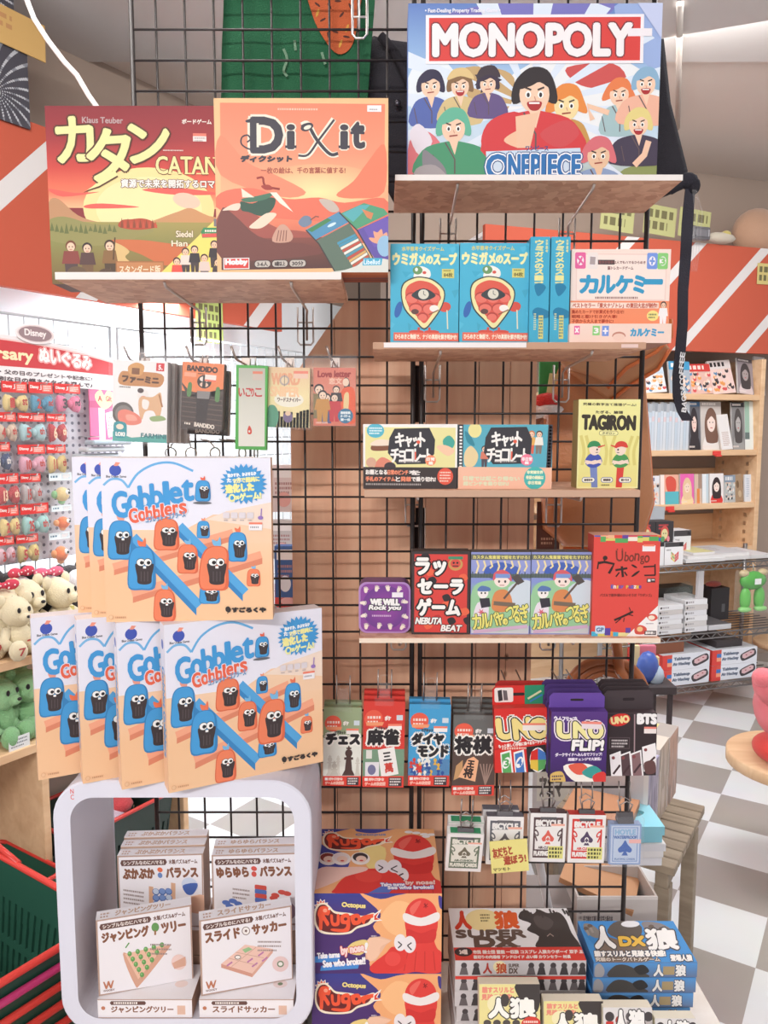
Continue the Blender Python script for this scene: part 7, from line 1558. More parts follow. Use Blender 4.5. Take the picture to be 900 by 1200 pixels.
t_, _ = wl(18, 880, .27); o = MB().box((-.03, 0, 0), (.03, .003, .035), 'd9dee0').art(Art((0, 0, 60, 35)).bg('e2e6e8').lines(6, 6, 52, 3, 4, '7a8088', gap=9), (-.03, 0, .035), (.06, 0, 0), (0, 0, -.035), (0, -1, 0)).build('price_card', PRINT); rackplace(o, t_, -.292, zB); tag(o, 'white price card standing in front of the green plush toys', 'card')

# ---------------------------------------------------------------- shopping baskets
def basket(label, loc, yaw, L, W, H, body, rim, group=None, handle=True, taper=.82, drop=False):
    g = empty('shopping_basket', label, 'basket', loc, (0, 0, R(yaw)), group)
    o1 = [(-L / 2, -W / 2), (L / 2, -W / 2), (L / 2, W / 2), (-L / 2, W / 2)]; tp = taper; m = MB(); t = .004
    def quad(a, b, slots):
        # one slotted wall between two top corners; strips and bars, open between
        ax, ay = a; bx, by = b
        def pt(u, v): x = ax + (bx - ax) * u; y = ay + (by - ay) * u; k = 1 - (1 - tp) * v; return Vector((x * k, y * k, H * (1 - v)))
        ctr = Vector((0, 0, H / 2)); nn = (pt(.5, .5) - ctr); nn.z = 0; nn.normalize()
        def plate(u0, u1, v0, v1):
            c = [pt(u0, v0), pt(u1, v0), pt(u1, v1), pt(u0, v1)]; m.add(c + [q - nn * t for q in c], [(0, 1, 2, 3), (7, 6, 5, 4), (0, 4, 5, 1), (1, 5, 6, 2), (2, 6, 7, 3), (3, 7, 4, 0)], body)
        for v0, v1 in ((0, .3), (.62, .68), (.95, 1)): plate(0, 1, v0, v1)
        n = max(8, int(math.hypot(bx - ax, by - ay) / .022))
        for k in range(n): plate(k / n, k / n + .6 / n, .3, .62); plate(k / n, k / n + .6 / n, .68, .95)
    for i in range(4): quad(o1[i], o1[(i + 1) % 4], True)
    m.box((-L / 2 * tp, -W / 2 * tp, 0), (L / 2 * tp, W / 2 * tp, t), body); m.build('body', PLAST, g)
    q = .012; rp = [(x * 1.01, y * 1.01, H) for x, y in o1]; rr2 = []
    for i in range(4):
        a, b = Vector(rp[i - 1]), Vector(rp[i]); c = Vector(rp[(i + 1) % 4]); d1 = (a - b).normalized(); d2 = (c - b).normalized(); rr2 += [b + d1 * .03, b + d1 * .009 + d2 * .009, b + d2 * .03]
    MB().tube(rr2, .0065, rim if not drop else body, 8, closed=True).build('rim', PLAST, g)
    if handle:
        h = MB()
        for s in (-1, 1): h.tube([(-L * .12, s * W / 2 * 1.03, H + .002), (-L * .3, s * W / 2 * 1.05, H + .012), (-L * .5, s * W / 2 * 1.05, H + .016), (-L * .55, 0, H + .018)], .0062, 'd8433a', 8)
        h.build('handle', PLAST, g)
    return g
DG_ = '2f5a4a'
bs = empty('basket_stand', 'low dark stand under the stack of shopping baskets', 'stand', (-.751, 1.233, 0), (0, 0, R(-34)))
zst = .62 - .22 - .033 * 6
MB().box((-.17, -.11, zst - .02), (.17, .11, zst), '4a4648', .003).build('platform', PLAST, bs)
for sx in (-.15, .15):
    for sy in (-.09, .09): MB().tube([(sx, sy, 0), (sx, sy, zst - .02)], .012, '4a4648').build('leg', PLAST, bs)
order = ['lowest', 'sixth from the top', 'fifth from the top', 'fourth from the top', 'third from the top', 'second from the top', 'topmost']
for k in range(7):
    rimc = 'c83c74' if k == 5 else 'e0453c'
    basket(order[k] + ' green basket of the stack left of the white cube' + (', magenta rim' if k == 5 else ''), (-.751, 1.233, zst + .033 * k), -34, .45, .32, .22, DG_, rimc, 'stacked shopping baskets', handle=(k == 6))
# baskets standing on the floor by the rack
p1 = onz(14, 1010, 0.0)
q = MP @ Vector((-.30, -.23, 0)); basket('dark green basket with a red rim under the plush rack, holding orange packs', q, 57, .40, .30, .24, '34604f', 'd8433a', 'baskets on the floor', handle=False)
for k in range(5):
    o = MB().ball((0, 0, 0), (.06, .045, .03), ['e8b48c', 'e0a070', 'eac09a', 'd8946c', 'e6ac80'][k]).build('snack_pack', PLAST, None, q + Vector(((k - 2) * .05, (k % 2) * .06 - .03, .205 + .012 * (k % 3)))); tag(o, ['front left', 'second', 'middle', 'fourth', 'rear right'][k] + ' soft orange pack in the basket under the plush rack', 'pack', 'soft orange packs in the floor basket')
q2 = MP @ Vector((.13, -.22, 0)); basket('dark basket with a red rim on the floor behind the white cube', q2, 57, .36, .28, .30, '33423d', 'c84440', 'baskets on the floor', handle=False)
o = MB().ball((0, 0, 0), (.09, .08, .04), 'd0b8c8').ball((.05, .03, .02), (.05, .05, .03), 'c84a50').build('toy_bundle', PLUSH, None, q2 + Vector((0, 0, .255))); tag(o, 'soft pale and red toys filling the dark basket behind the cube', 'toys')
for o in (q,): pass
# products glimpsed between the orange boxes and the planks
for px0, px1, y0, y1, col, lab in [(318, 341, 545, 600, 'e2d2d0', 'pale pink wrapped product hanging between the orange boxes and the planks'), (316, 338, 610, 655, 'cfcac8', 'grey white wrapped product below the pale pink one'), (322, 340, 640, 700, '4a6aa0', 'blue round-cornered pouch hanging left of the planks'), (322, 346, 684, 712, 'd8504c', 'small red box at the left edge of the planks')]:
    Y = 1.72 if col != '4a6aa0' else 1.66; w, h, loc = up(px0, y0, px1 + 6, y1, Y)
    A = Art((0, 0, 100, 150)).bg(col); A.rect(10, 10, 90, 40, 'f1ecea'); A.lines(15, 55, 85, 3, 8, 'b58a88', seed=px0); A.el(50, 110, 28, 24, 'e8b0a8' if col != '4a6aa0' else 'e6e8ee')
    carton('wrapped_product', lab, 'product', (w, h, .03), loc, {'all': col}, {'front': A}, mat=GLOSS, group='products left of the planks')
# silver keychains above the orange boxes
for k, px in enumerate((200, 224, 252, 284, 300)):
    p = at(px, 531, 1.26); g = empty('keychain', ['leftmost', 'second', 'middle', 'fourth', 'rightmost'][k] + ' metal keychain hanging just above the orange boxes', 'keychain', p, (0, 0, R(20 * k)), 'metal keychains')
    MB().tube([(.009 * math.cos(2 * math.pi * j / 12), 0, .009 * math.sin(2 * math.pi * j / 12)) for j in range(12)], .0013, 'a39a8e', 6, closed=True).build('ring', METAL, g)
    MB().ball((0, 0, -.019), (.011, .006, .011), ['4a5a8c', 'b0a490', '8c7f70', 'b0a490', '6a625c'][k]).build('charm', METAL, g)
    MB().tube([(0, 0, .009), (0, .02, .02), (0, .05, .022)], .0012, 'a39a8e', 6).build('hook', METAL, g)
# ================================================================ right aisle: bookcase, wire rack
PRV = Vector((PR[0], PR[1], 0))
def rp(px, py, o):
    """local (t, z) of a pixel on the plane o in front of the back wall"""
    d = ray(px, py); p0 = PRV + NR * o; p = Vector((0, 0, CH)) + d * (p0.dot(NR) / d.dot(NR))
    return (p - PRV).dot(DR), p.z
MRW = Matrix(((DR.x, -NR.x, 0, PR[0]), (DR.y, -NR.y, 0, PR[1]), (0, 0, 1, 0), (0, 0, 0, 1)))  # x along the wall, y into it
def rplace(o, x=0, y=0, z=0): o.matrix_world = MRW @ Matrix.Translation((x, y, z)); return o
BO = .36
bc = empty('bookcase', 'wooden bookcase of magazines under the right orange fascia', 'bookcase'); rplace(bc)
tl, tr = rp(640, 500, BO)[0], rp(893, 520, BO)[0]
zs = [rp(820, y, BO)[1] for y in (643, 590.5, 527.5, 461.5)]
for k, z in enumerate(zs): MB().box((tl, -BO, z - .032), (tr - .03, -.02, z), 'ffffff', .002).build('shelf', PINE, bc)
MB().box((tr - .03, -BO - .002, .0), (tr, -.02, 1.86), 'ffffff', .002).build('side_panel', PINE, bc)
MB().box((tl, -.02, 0), (tr, -.008, zs[1] - .1), 'ffffff').build('back_panel', PINE, bc)
MB().box((tl, -.02, zs[1] - .07), (tr, -.008, zs[2] - .12), 'ffffff').build('back_panel', PINE, bc)
st = MB()
for y0 in (.10, .30):
    for k in range(14): st.box((tr - .033, -y0, .75 + k * .05), (tr - .030, -y0 + .02, .75 + k * .05 + .02), 'd8c4ac')
st.build('shelf_standard', METAL, bc)
def mag(label, x0, x1, y0, y1, sh, col, art, lean=8, o=BO - .03, roll=0, d=.012, group=None, cat='magazine'):
    (t0, z1), (t1, _) = rp(x0, y0, o), rp(x1, y0, o); z = zs[sh]
    w, h = t1 - t0, max(.06, z1 - z)
    A = Art((0, 0, 100, 140), step=4e-5, lift=4e-4); art(A)
    g = carton('magazine', label, cat, (w * .98, h, d), (0, 0, 0), {'all': 'e2dedb', 'front': col}, {'front': A}, group=group, bev=.0004)
    g.matrix_world = MRW @ Matrix.Translation(((t0 + t1) / 2, -o, z + (abs(math.sin(R(roll))) * w / 2))) @ Matrix.Rotation(R(roll), 4, 'Y') @ Matrix.Rotation(R(-lean), 4, 'X'); return g
def crowd(bgc, head, hcol, seed, pal=('d85a5c', 'f0d2c0', '4a4448', '5f8ab0', 'e8e0dc', 'e8a05c')):
    def f(A):
        A.bg(bgc); rnd = random.Random(seed)
        for k in range(26): x, y = rnd.uniform(8, 92), rnd.uniform(45, 128); A.el(x, y, 8, 9, rnd.choice(pal), n=10); A.el(x, y - 8, 4.5, 5, 'f0d0bc', n=8)
        A.rect(0, 0, 100, 36, head); A.lines(10, 8, 90, 1, 18, hcol, seed=seed)
    return f
def portrait(bgc, hair, skin, cloth, bar=None, seed=0):
    def f(A):
        A.bg(bgc); A.blob([(10, 140), (20, 100), (50, 88), (80, 100), (92, 140)], cloth); A.blob([(22, 110), (18, 60), (34, 24), (60, 20), (80, 50), (82, 110), (66, 120), (36, 120)], hair)
        A.el(50, 62, 20, 26, skin); A.el(43, 60, 2.5, 2, '4a3c3c'); A.el(58, 60, 2.5, 2, '4a3c3c'); A.ln([(45, 76), (56, 76)], 2.5, 'c0504c'); A.blob([(30, 55), (34, 34), (50, 28), (68, 36), (72, 56), (52, 42)], hair)
        if bar: A.rect(0, 0, 100, 14, bar); A.lines(8, 4, 90, 1, 6, 'f3eeea', seed=seed)
        A.lines(6, 128, 60, 1, 5, 'e8dcd6', seed=seed)
    return f
G3, G2, G1 = 'magazines on the top shelf of the bookcase', 'magazines on the middle shelf of the bookcase', 'magazines on the lower shelf of the bookcase'
mag('white magazine with a crowd picture, left end of the top shelf', 755, 783, 430, 461, 3, 'e8e2e0', crowd('dfe4ea', 'c8d8e4', '5a6a8c', 1), 14, roll=-4, group=G3)
mag('blue-headed magazine behind the hanging black strap, top shelf', 787, 812, 422, 461, 3, '5aa8cc', crowd('a8b4c0', '4a9cc8', 'e8f2f6', 2), 10, group=G3)
mag('red-headed magazine with a crowd, top shelf', 810, 838, 425, 461, 3, 'd8504c', crowd('e0b8ac', 'd0443f', 'f3d8d0', 3), 14, roll=-2, group=G3)
mag('pale magazine with black title, top shelf right of the red one', 838, 865, 421, 461, 3, 'e8dcd8', crowd('eccfc8', 'e2d8d4', '3a3436', 4), 16, roll=-5, group=G3)
mag('magazine with a dark portrait leaning right, top shelf', 867, 886, 419, 461, 3, '8a8284', portrait('9a9094', '4a4446', 'a89c9c', 'd8c8c8', '6a6266'), 14, roll=6, group=G3)
mag('white magazine behind the dark portrait, right end of the top shelf', 886, 899, 417, 461, 3, 'ece8e6', lambda A: A.bg('ece8e6').lines(20, 40, 80, 6, 6, 'e0a8a0'), 10, roll=5, o=BO - .06, group=G3)
for k in range(19):
    x = 744 + k * 3.4
    mag(['first', 'second', 'third', 'fourth', 'fifth', 'sixth', 'seventh', 'eighth', 'ninth', 'tenth', 'eleventh', 'twelfth', 'thirteenth', 'fourteenth', 'fifteenth', 'sixteenth', 'seventeenth', 'eighteenth', 'nineteenth'][k] + ' pale magazine spine from the left in the middle shelf row', x, x + 3.3, 471 + (k % 3), 527, 2, 'c8d2dc', (lambda kk: lambda A: A.bg(['cbd4de', 'd3d9e0', 'c2cfdb'][kk % 3]).rect(0, 0, 100, 26, ['a9aeb4', '9aa0a8', 'b4b8be'][kk % 3]).rect(0, 42, 100, 56, ['dcc8cc', 'd0dae4'][kk % 2]).rect(0, 0, 8, 140, 'b0bac4'))(k), 0, d=.2, group=G2)
mag('magazine with a dark-haired woman, right of the pale spines', 809.5, 824, 470, 527, 2, '4a4650', portrait('6a6a70', '3c3438', 'eccfc4', '3a3438', '4a6a8c'), 6, group=G2)
mag('grey magazine with a long-haired woman, middle shelf', 824.5, 849, 470, 527, 2, 'c8beb8', portrait('cfc6c0', '7a5a4c', 'f0dad0', 'e6e0dc', 'b0a8a4'), 6, group=G2)
mag('white magazine overlapping the long-haired woman cover', 848, 861, 485, 527, 2, 'e6e2e0', lambda A: A.bg('e6e2e0').lines(20, 70, 80, 8, 4, 'c0a8a0'), 12, o=BO - .005, roll=-4, group=G2)
mag('magazine with a black and white photo, middle shelf', 861, 876, 471, 527, 2, '7c7a7a', portrait('8a8888', '55504f', 'b8b4b2', 'a0a09e', '3c3c3e'), 6, group=G2)
mag('pale green edged magazine, middle shelf', 876, 886, 470, 527, 2, 'dfe6e2', lambda A: A.bg('e4ebe7').rect(0, 0, 55, 110, '9fc0b0').rect(0, 90, 55, 110, '6a7a78'), 5, group=G2)
mag('white and red magazine, right end of the middle shelf', 886.5, 894, 482, 527, 2, 'eae2e0', lambda A: A.bg('eae2e0').rect(20, 50, 80, 138, 'd0484c').lines(25, 60, 75, 8, 5, 'f0e0dc'), 5, group=G2)
for a in [('white book with small photos, left end of the lower shelf', 756, 774, 558, 'e6e6e8', crowd('d8dce0', 'e6e6ea', '7a88a0', 6)), ('orange and teal book, lower shelf', 775, 797, 556.5, 'ea8460', lambda A: A.bg('ee9070').rect(25, 0, 100, 140, 'e8b098').blob([(30, 20), (60, 8), (85, 30), (80, 80), (40, 80)], 'd8584a').rect(25, 80, 100, 140, '5fb8c4').rect(0, 0, 22, 140, 'f3e4dc')),
          ('pink book with a fair portrait, lower shelf', 798.5, 815, 555.5, 'e860a8', portrait('e86ab0', 'e8c8a0', 'f3d8c4', 'f0d8a8', None)), ('orange spined book beside the pink one, lower shelf', 815.5, 824, 555.5, 'd8b49c', lambda A: A.bg('d8bca8').rect(30, 70, 70, 140, 'e08a4c').rect(50, 0, 100, 70, 'a88c7c')), ('white spined book, lower shelf left of the girl portrait', 824.5, 832, 555.5, 'e3e8ec', lambda A: A.bg('e6ebee').rect(60, 0, 100, 140, 'c4d4dc')),
          ('white book with a dark-haired girl in red, lower shelf', 833, 849.5, 555, 'eee8e6', portrait('efe9e8', '3c2e30', 'f6e0d6', 'd83f3c', None)), ('grey comic with drawn figures, lower shelf', 850, 863, 557, 'a8aeb0', crowd('b8bcbc', '8a98a8', 'e8e8e8', 8, ('6a6c70', 'c8ccca', '4a4a4e', 'e0e0dc'))), ('brown book leaning left, lower shelf', 863.5, 873, 556.5, 'a08468', lambda A: A.bg('a88c70').el(40, 50, 18, 20, '7a6048').el(60, 100, 20, 18, 'c8b090')), ('pale blue-white book at the right end of the lower shelf', 874, 888, 556, 'd6dde6', lambda A: A.bg('dce2ea').lines(15, 20, 40, 9, 6, 'a8b8cc', gap=11).lines(60, 20, 85, 8, 6, 'd8a8a8', gap=12))]:
    mag(a[0], a[1], a[2], a[3], 590, 1, a[4], a[5], 4, roll=-5 if 'brown' in a[0] else 0, group=G1, cat='book')
# red shelf clips
for k, (x, y, l) in enumerate([(841, 531, 'red price clip on the edge of the middle bookcase shelf'), (786, 596, 'red price clip on the edge of the lower bookcase shelf')]):
    t_, z_ = rp(x, y, BO + .012); o = MB().box((-.028, -.004, -.012), (.028, .004, .012), 'e0463e', .003).box((-.02, -.02, -.02), (.02, -.004, -.01), 'e0463e', .002).build('price_clip', PLAST); rplace(o, t_, -BO - .006, z_ ); tag(o, l, 'clip')

# ---- wire rack in front of the bookcase
RO = .74
wr = empty('wire_rack', 'dark chrome wire rack below the bookcase, holding boxes', 'rack'); rplace(wr)
r0, r1 = rp(705, 690, RO)[0], rp(930, 690, RO)[0]
RZ = [rp(820, y, RO)[1] for y in (802, 742, 661)]
RZ[0] = max(RZ[0], .05)
for z in RZ:
    m = MB()
    for k in range(9): m.tube([(r0, -RO + .045 * k, z - .003), (r1, -RO + .045 * k, z - .003)], .003, '4f4c4c', 5)
    for y in (-RO, -RO + .36): m.tube([(r0, y, z - .003), (r1, y, z - .003)], .0045, '8f8c8c', 6); m.tube([(r0, y, z - .032), (r1, y, z - .032)], .0045, '8f8c8c', 6)
    n = 34; m.tube([(r0 + (r1 - r0) * k / n, -RO, z - .003 - .029 * (k % 2)) for k in range(n + 1)], .003, 'a5a1a1', 5)
    m.build('wire_shelf', METAL, wr)
for x in (r0, r1):
    for y in (-RO, -RO + .36): MB().tube([(x, y, 0), (x, y, RZ[2] + .03)], .012, 'a9a6a6').build('post', METAL, wr)
t_ = rp(823, 690, RO - .02)[0]; MB().box((t_ - .018, -RO + .03, RZ[1]), (t_ + .018, -RO + .05, RZ[2] - .04), 'c9c6c8', .002).build('divider', MATTE, wr)
def rbox(label, x0, x1, y0, sh, o, d, cols, art=None, cat='box', name='box', group=None, dz=0, top=None, yaw=0, y1=None):
    (t0, z1), (t1, _) = rp(x0, y0, o), rp(x1, y0, o); z = RZ[sh] + dz; 
    A = None
    if art: A = Art((0, 0, 100, 60), step=3e-5, lift=3e-4); art(A)
    B = None
    if top: B = Art((0, 0, 100, 60), step=3e-5, lift=3e-4); top(B)
    g = carton(name, label, cat, (t1 - t0, max(.012, z1 - z), d), (0, 0, 0), cols, {**({'front': A} if A else {}), **({'top': B} if B else {})}, group=group)
    g.matrix_world = MRW @ Matrix.Translation(((t0 + t1) / 2, -o, z)) @ Matrix.Rotation(R(yaw), 4, 'Z'); return z1
# magazines lying on the rack top
for k, (x0, x1, o, h, l) in enumerate([(804, 850, .70, .018, 'lowest flat white magazine on the rack top, left pile'), (806, 848, .69, .016, 'second flat magazine of the left pile on the rack top'), (838, 880, .69, .02, 'flat white magazine pile base, middle of the rack top'), (842, 878, .68, .016, 'upper flat magazine in the middle of the rack top'), (879, 905, .69, .02, 'flat magazine at the right of the rack top'), (812, 838, .67, .012, 'small yellowish flat magazine topping the left pile')]):
    t0, t1 = rp(x0, 655, o)[0], rp(x1, 655, o)[0]; z = RZ[2] + [0, .0185, 0, .0205, 0, .035][k]
    A = Art((0, 0, 100, 60), step=3e-5, lift=3e-4).bg(['e6e6e8', 'd6d2d0', 'e8e6e4', 'cfd2d8', 'e0e0e4', 'd8d49c'][k]).lines(8, 10, 60, 3, 6, 'b0a8a8')
    g = carton('magazine', l, 'magazine', (t1 - t0, h, .26), (0, 0, 0), {'all': 'e0dedd'}, {'top': A}, group='flat magazines on the rack top'); g.matrix_world = MRW @ Matrix.Translation(((t0 + t1) / 2, -o, z))
# twisty cube puzzle cartons
def cubeart(bgc):
    def f(A):
        A.bg(bgc); A.rect(0, 0, 100, 12, '4a4648' if bgc != '3c393b' else '6a3438'); A.rect(78, 3, 96, 10, '2f2c2e')
        cx, cy = 55, 36
        for i in range(3):
            for j in range(3):
                x, y = cx - 21 + i * 7 + j * 0, cy - 12 + j * 7 + i * 3
                A.poly([(x, y), (x + 6, y + 2.6), (x + 6, y + 9), (x, y + 6)], ['8fb05c', 'e8d870', 'e07a4c', '8fb05c', 'd8cf6c'][(i * 2 + j) % 5], True); x2 = cx + i * 7; y2 = cy - 3 + j * 7 - i * 3
                A.poly([(x2, y2), (x2 + 6, y2 - 2.6), (x2 + 6, y2 + 4), (x2, y2 + 6.6)], ['d8484c', 'e06a5c', 'c83c44'][(i + j) % 3], True)
        A.lines(8, 18, 40, 1, 4, '9a9496')
    return f
def skinart(A):
    A.bg('3c393b'); A.lines(15, 8, 70, 2, 5, 'c84a4c'); A.el(50, 34, 24, 22, 'c8544c'); A.el(50, 36, 18, 15, 'dcd09c'); A.el(44, 34, 3, 2, '4a6a4c'); A.el(56, 34, 3, 2, '4a6a4c'); A.el(40, 50, 12, 8, '5f9a64'); A.el(72, 50, 8, 8, 'e08a94')
CB = 'puzzle cube boxes on the wire rack'
z1 = rbox('white puzzle cube box at the front of the wire rack top', 779.5, 801, 636, 2, RO - .02, .1, {'all': 'e8e8ea', 'right': 'd8d8dc'}, cubeart('ecebec'), 'puzzle box', 'puzzle_box', CB)
rbox('white puzzle cube box half hidden behind the tall red box', 757, 778.6, 636, 2, RO - .02, .1, {'all': 'e4e4e6'}, cubeart('e8e7e8'), 'puzzle box', 'puzzle_box', CB)
rbox('white puzzle cube box set back behind the front white one', 790, 810, 622, 2, RO - .16, .1, {'all': 'e0e2e4'}, cubeart('e4e4e6'), 'puzzle box', 'puzzle_box', CB)
zq = z1 - RZ[2]
rbox('black puzzle box with a red round face, right of the two black ones', 769, 789.5, 611.5, 2, RO - .022, .09, {'all': '3c393b', 'right': '55494a'}, skinart, 'puzzle box', 'puzzle_box', CB, dz=zq + .001)
rbox('black puzzle box with a red round face, left of the two black ones', 749.5, 768.3, 612, 2, RO - .022, .09, {'all': '3c393b'}, skinart, 'puzzle box', 'puzzle_box', CB, dz=zq + .001)
rbox('grey box marked TOY standing behind the black puzzle boxes', 757, 779, 595, 2, RO - .17, .08, {'all': 'a8adb2', 'right': '5a5a60'}, lambda A: A.bg('b0b5ba').tx(20, 20, 80, 44, 'TOY', '7f8a98', 1.5), 'box', 'box')
# middle level
WB_ = 'white flat boxes on the middle rack'
for c, (x0, x1, ys, nm) in enumerate([(772, 800, 708, 'left'), (803, 829, 703.5, 'right')]):
    n = 6; zt_ = rp(800, ys, RO - .03)[1]; hh = (zt_ - RZ[1]) / n
    for k in range(n):
        dx = [(0, 1, -1, .6, -.5, .3)[k], (.5, -.6, .2, -1, 0, -.8)[k]][c]
        t0, t1 = rp(x0 + dx, 720, RO - .03)[0], rp(x1 + dx, 720, RO - .03)[0]
        A = Art((0, 0, 100, 20), step=3e-5, lift=3e-4).bg(['e3e3e6', 'd6d3d2', 'e6e6e8', 'e0e0e4', 'cfcac8', 'e8e8ea'][k]).lines(8, 6, 50, 1, 7, 'a8a4a8', seed=k).el(8, 10, 4, 5, '55504f')
        g = carton('flat_box', ['bottom', 'second', 'third', 'fourth', 'fifth', 'top'][k] + ' white flat box of the ' + nm + ' stack on the middle rack level', 'box', (t1 - t0, hh - .001, .17), (0, 0, 0), {'all': 'dcdcde'}, {'front': A}, group=WB_); g.matrix_world = MRW @ Matrix.Translation(((t0 + t1) / 2, -RO + .03, RZ[1] + k * hh))
rbox('single flat grey box lying right of the white stacks on the middle rack', 831, 857, 733, 1, RO - .03, .2, {'all': 'cfcfd2', 'top': '6a6668'}, None, 'box', 'flat_box')
rbox('black carton standing at the back of the middle rack level', 834, 855, 690, 1, RO - .2, .12, {'all': '3a3638'}, lambda A: A.bg('3f3b3d').rect(60, 30, 78, 45, '6a6a6c'), 'box', 'carton')
rbox('tall dark carton at the back left of the middle rack level', 765, 812, 690, 1, RO - .24, .1, {'all': '45423f'}, None, 'box', 'carton')
o = MB().ball((0, 0, 0), (.085, .05, .05), '9aa39c').ball((.05, 0, .01), (.05, .05, .06), 'aab4ae').build('plastic_bag', CLEAR); t_, z_ = rp(795, 706, RO - .1); rplace(o, t_, -RO + .1, rp(790, 700, RO - .1)[1] + .012); tag(o, 'clear crumpled bag lying on top of the white flat boxes', 'bag')
o = MB().ball((0, 0, 0), (.05, .03, .018), 'b8584c').build('red_item', PLUSH); t_, z_ = rp(842, 686, RO - .2); rplace(o, t_, -RO + .24, z_); tag(o, 'small dull red item on the black carton of the rack', 'toy')
# green pouch in clear bag
g = empty('green_pouch', 'shiny bright green leggy pouch in clear plastic hanging on the rack', 'pouch'); t_, z_ = rp(882, 690, RO + .03); rplace(g, t_, -RO - .03, z_)
m = MB().ball((0, 0, .045), (.085, .03, .05), '4aa83c').ball((-.045, 0, -.05), (.032, .024, .065), '5fb84c').ball((.045, 0, -.05), (.032, .024, .065), '5fb84c').ball((-.05, -.005, -.105), (.04, .025, .016), '8fd07c').ball((.05, -.005, -.105), (.04, .025, .016), '8fd07c').ball((-.06, 0, .085), (.03, .02, .02), 'c8b48c').ball((.06, 0, .085), (.03, .02, .02), 'c8b48c')
m.build('pouch_body', PLAST, g); MB().box((-.02, -.036, .03), (.02, -.034, .06), 'f0f0f0').build('paper_tag', PRINT, g); MB().box((-.1, -.04, -.125), (.1, .028, .1), 'eef4ee', .01).build('clear_bag', CLEAR, g); MB().tube([(0, 0, .1), (0, .005, .128), (0, .03, .13)], .003, 'c8c8c8').build('hook', METAL, g)
# table hockey cartons
def hockey(A):
    A.bg('e3e6ee'); A.rect(0, 0, 20, 60, 'd84a44')
    for k in range(4): A.rect(10, k * 15, 20, k * 15 + 15, ['d8584c', '4a7ac0', 'f0a080', 'd84a44'][k])
    A.tx(24, 12, 58, 26, 'Tabletop', '6a7488', 1); A.tx(22, 32, 58, 46, 'Air Hockey', '6a7488', 1)
    A.blob([(64, 26), (88, 8), (96, 12), (96, 34), (72, 52), (64, 46)], '4a4448'); A.poly([(67, 27), (87, 12), (94, 16), (93, 28), (73, 44), (67, 40)], 'dcb8bc'); A.el(76, 30, 2, 2, 'a04448'); A.el(86, 22, 2, 2, 'a04448')
HK = 'table hockey cartons on the bottom rack'
hh = (rp(810, 765, RO - .02)[1] - RZ[0]) / 2
for (x0, x1, k, l) in [(776, 831, 0, 'lower left'), (776, 831, 1, 'upper left'), (834, 886, 0, 'lower right'), (834, 886, 1, 'upper right')]:
    t0, t1 = rp(x0, 785, RO - .02)[0], rp(x1, 785, RO - .02)[0]; A = Art((0, 0, 100, 60), step=3e-5, lift=3e-4); hockey(A)
    g = carton('toy_carton', l + ' white carton with a game table picture on the bottom rack level', 'toy box', (t1 - t0, hh - .001, .3), (0, 0, 0), {'all': 'd84a44', 'top': 'e2e4ea'}, {'front': A}, group=HK); g.matrix_world = MRW @ Matrix.Translation(((t0 + t1) / 2, -RO + .02, RZ[0] + k * hh))
t0, t1 = rp(768, 757, RO - .06)[0], rp(800, 757, RO - .06)[0]; g = carton('carton', 'small brown carton on top of the left table hockey cartons', 'box', (t1 - t0, .06, .18), (0, 0, 0), {'all': '8f5a44', 'top': 'a06a52'}); g.matrix_world = MRW @ Matrix.Translation(((t0 + t1) / 2, -RO + .05, RZ[0] + 2 * hh))
t0, t1 = rp(838, 757, RO - .06)[0], rp(868, 757, RO - .06)[0]; g = carton('flat_box', 'dark flat box lying on the right table hockey cartons', 'box', (t1 - t0, .035, .2), (0, 0, 0), {'all': '4a4446', 'top': '5a5456'}); g.matrix_world = MRW @ Matrix.Translation(((t0 + t1) / 2, -RO + .05, RZ[0] + 2 * hh))

# ---- round tables and the pink plush at the right edge
rt = empty('round_table', 'small round wooden table top on a pole at the right edge', 'table', onz(922, 800, 0)); q = at(922, 755, rt.location.y); rt.location = (q.x, q.y, 0)
MB().lathe([(.17, q.z - .015), (.178, q.z - .008), (.178, q.z + .012), (.172, q.z + .016)], (0, 0, 0), 'e6c49c', 40).build('tabletop', PINE, rt)
MB().tube([(-.04, 0, .02), (-.04, 0, q.z - .014)], .015, 'b4b0ae', 12).build('pole', METAL, rt); MB().lathe([(.12, 0), (.12, .012), (.03, .03)], (-.04, 0, 0), 'a8a4a2', 28).build('base', METAL, rt)
q = onz(935, 885, .40)
r2 = empty('round_table', 'round wooden low table under the pink plush at the right edge', 'table', (q.x, q.y, 0))
MB().lathe([(.2, .355), (.215, .362), (.215, .395), (.21, .40)], (0, 0, 0), 'e6b48c', 40).build('tabletop', PINE, r2)
MB().tube([(.06, 0, 0), (.06, 0, .356)], .03, 'c8946c', 14).build('pole', PINE, r2)
g = empty('plush_toy', 'big pink plush toy with red feet at the right edge, only its side in view', 'plush toy', (q.x + .01, q.y, .40))
MB().ball((0, 0, .165), (.155, .13, .14), 'ee8088', sub=3).tube([(-.1, -.03, .21), (-.15, -.05, .255), (-.165, -.06, .275)], [.05, .045, .036], 'ee8088', 12).ball((-.165, -.06, .278), (.036, .036, .034), 'ee8088').tube([(.1, -.03, .2), (.17, -.05, .22)], [.045, .04], 'ee8088', 12).build('body', PLUSH, g)
for sx in (-1, 1): MB().ball((sx * .095, -.06, .046), (.085, .1, .046), 'e0453c', sub=3).build('foot', PLUSH, g)

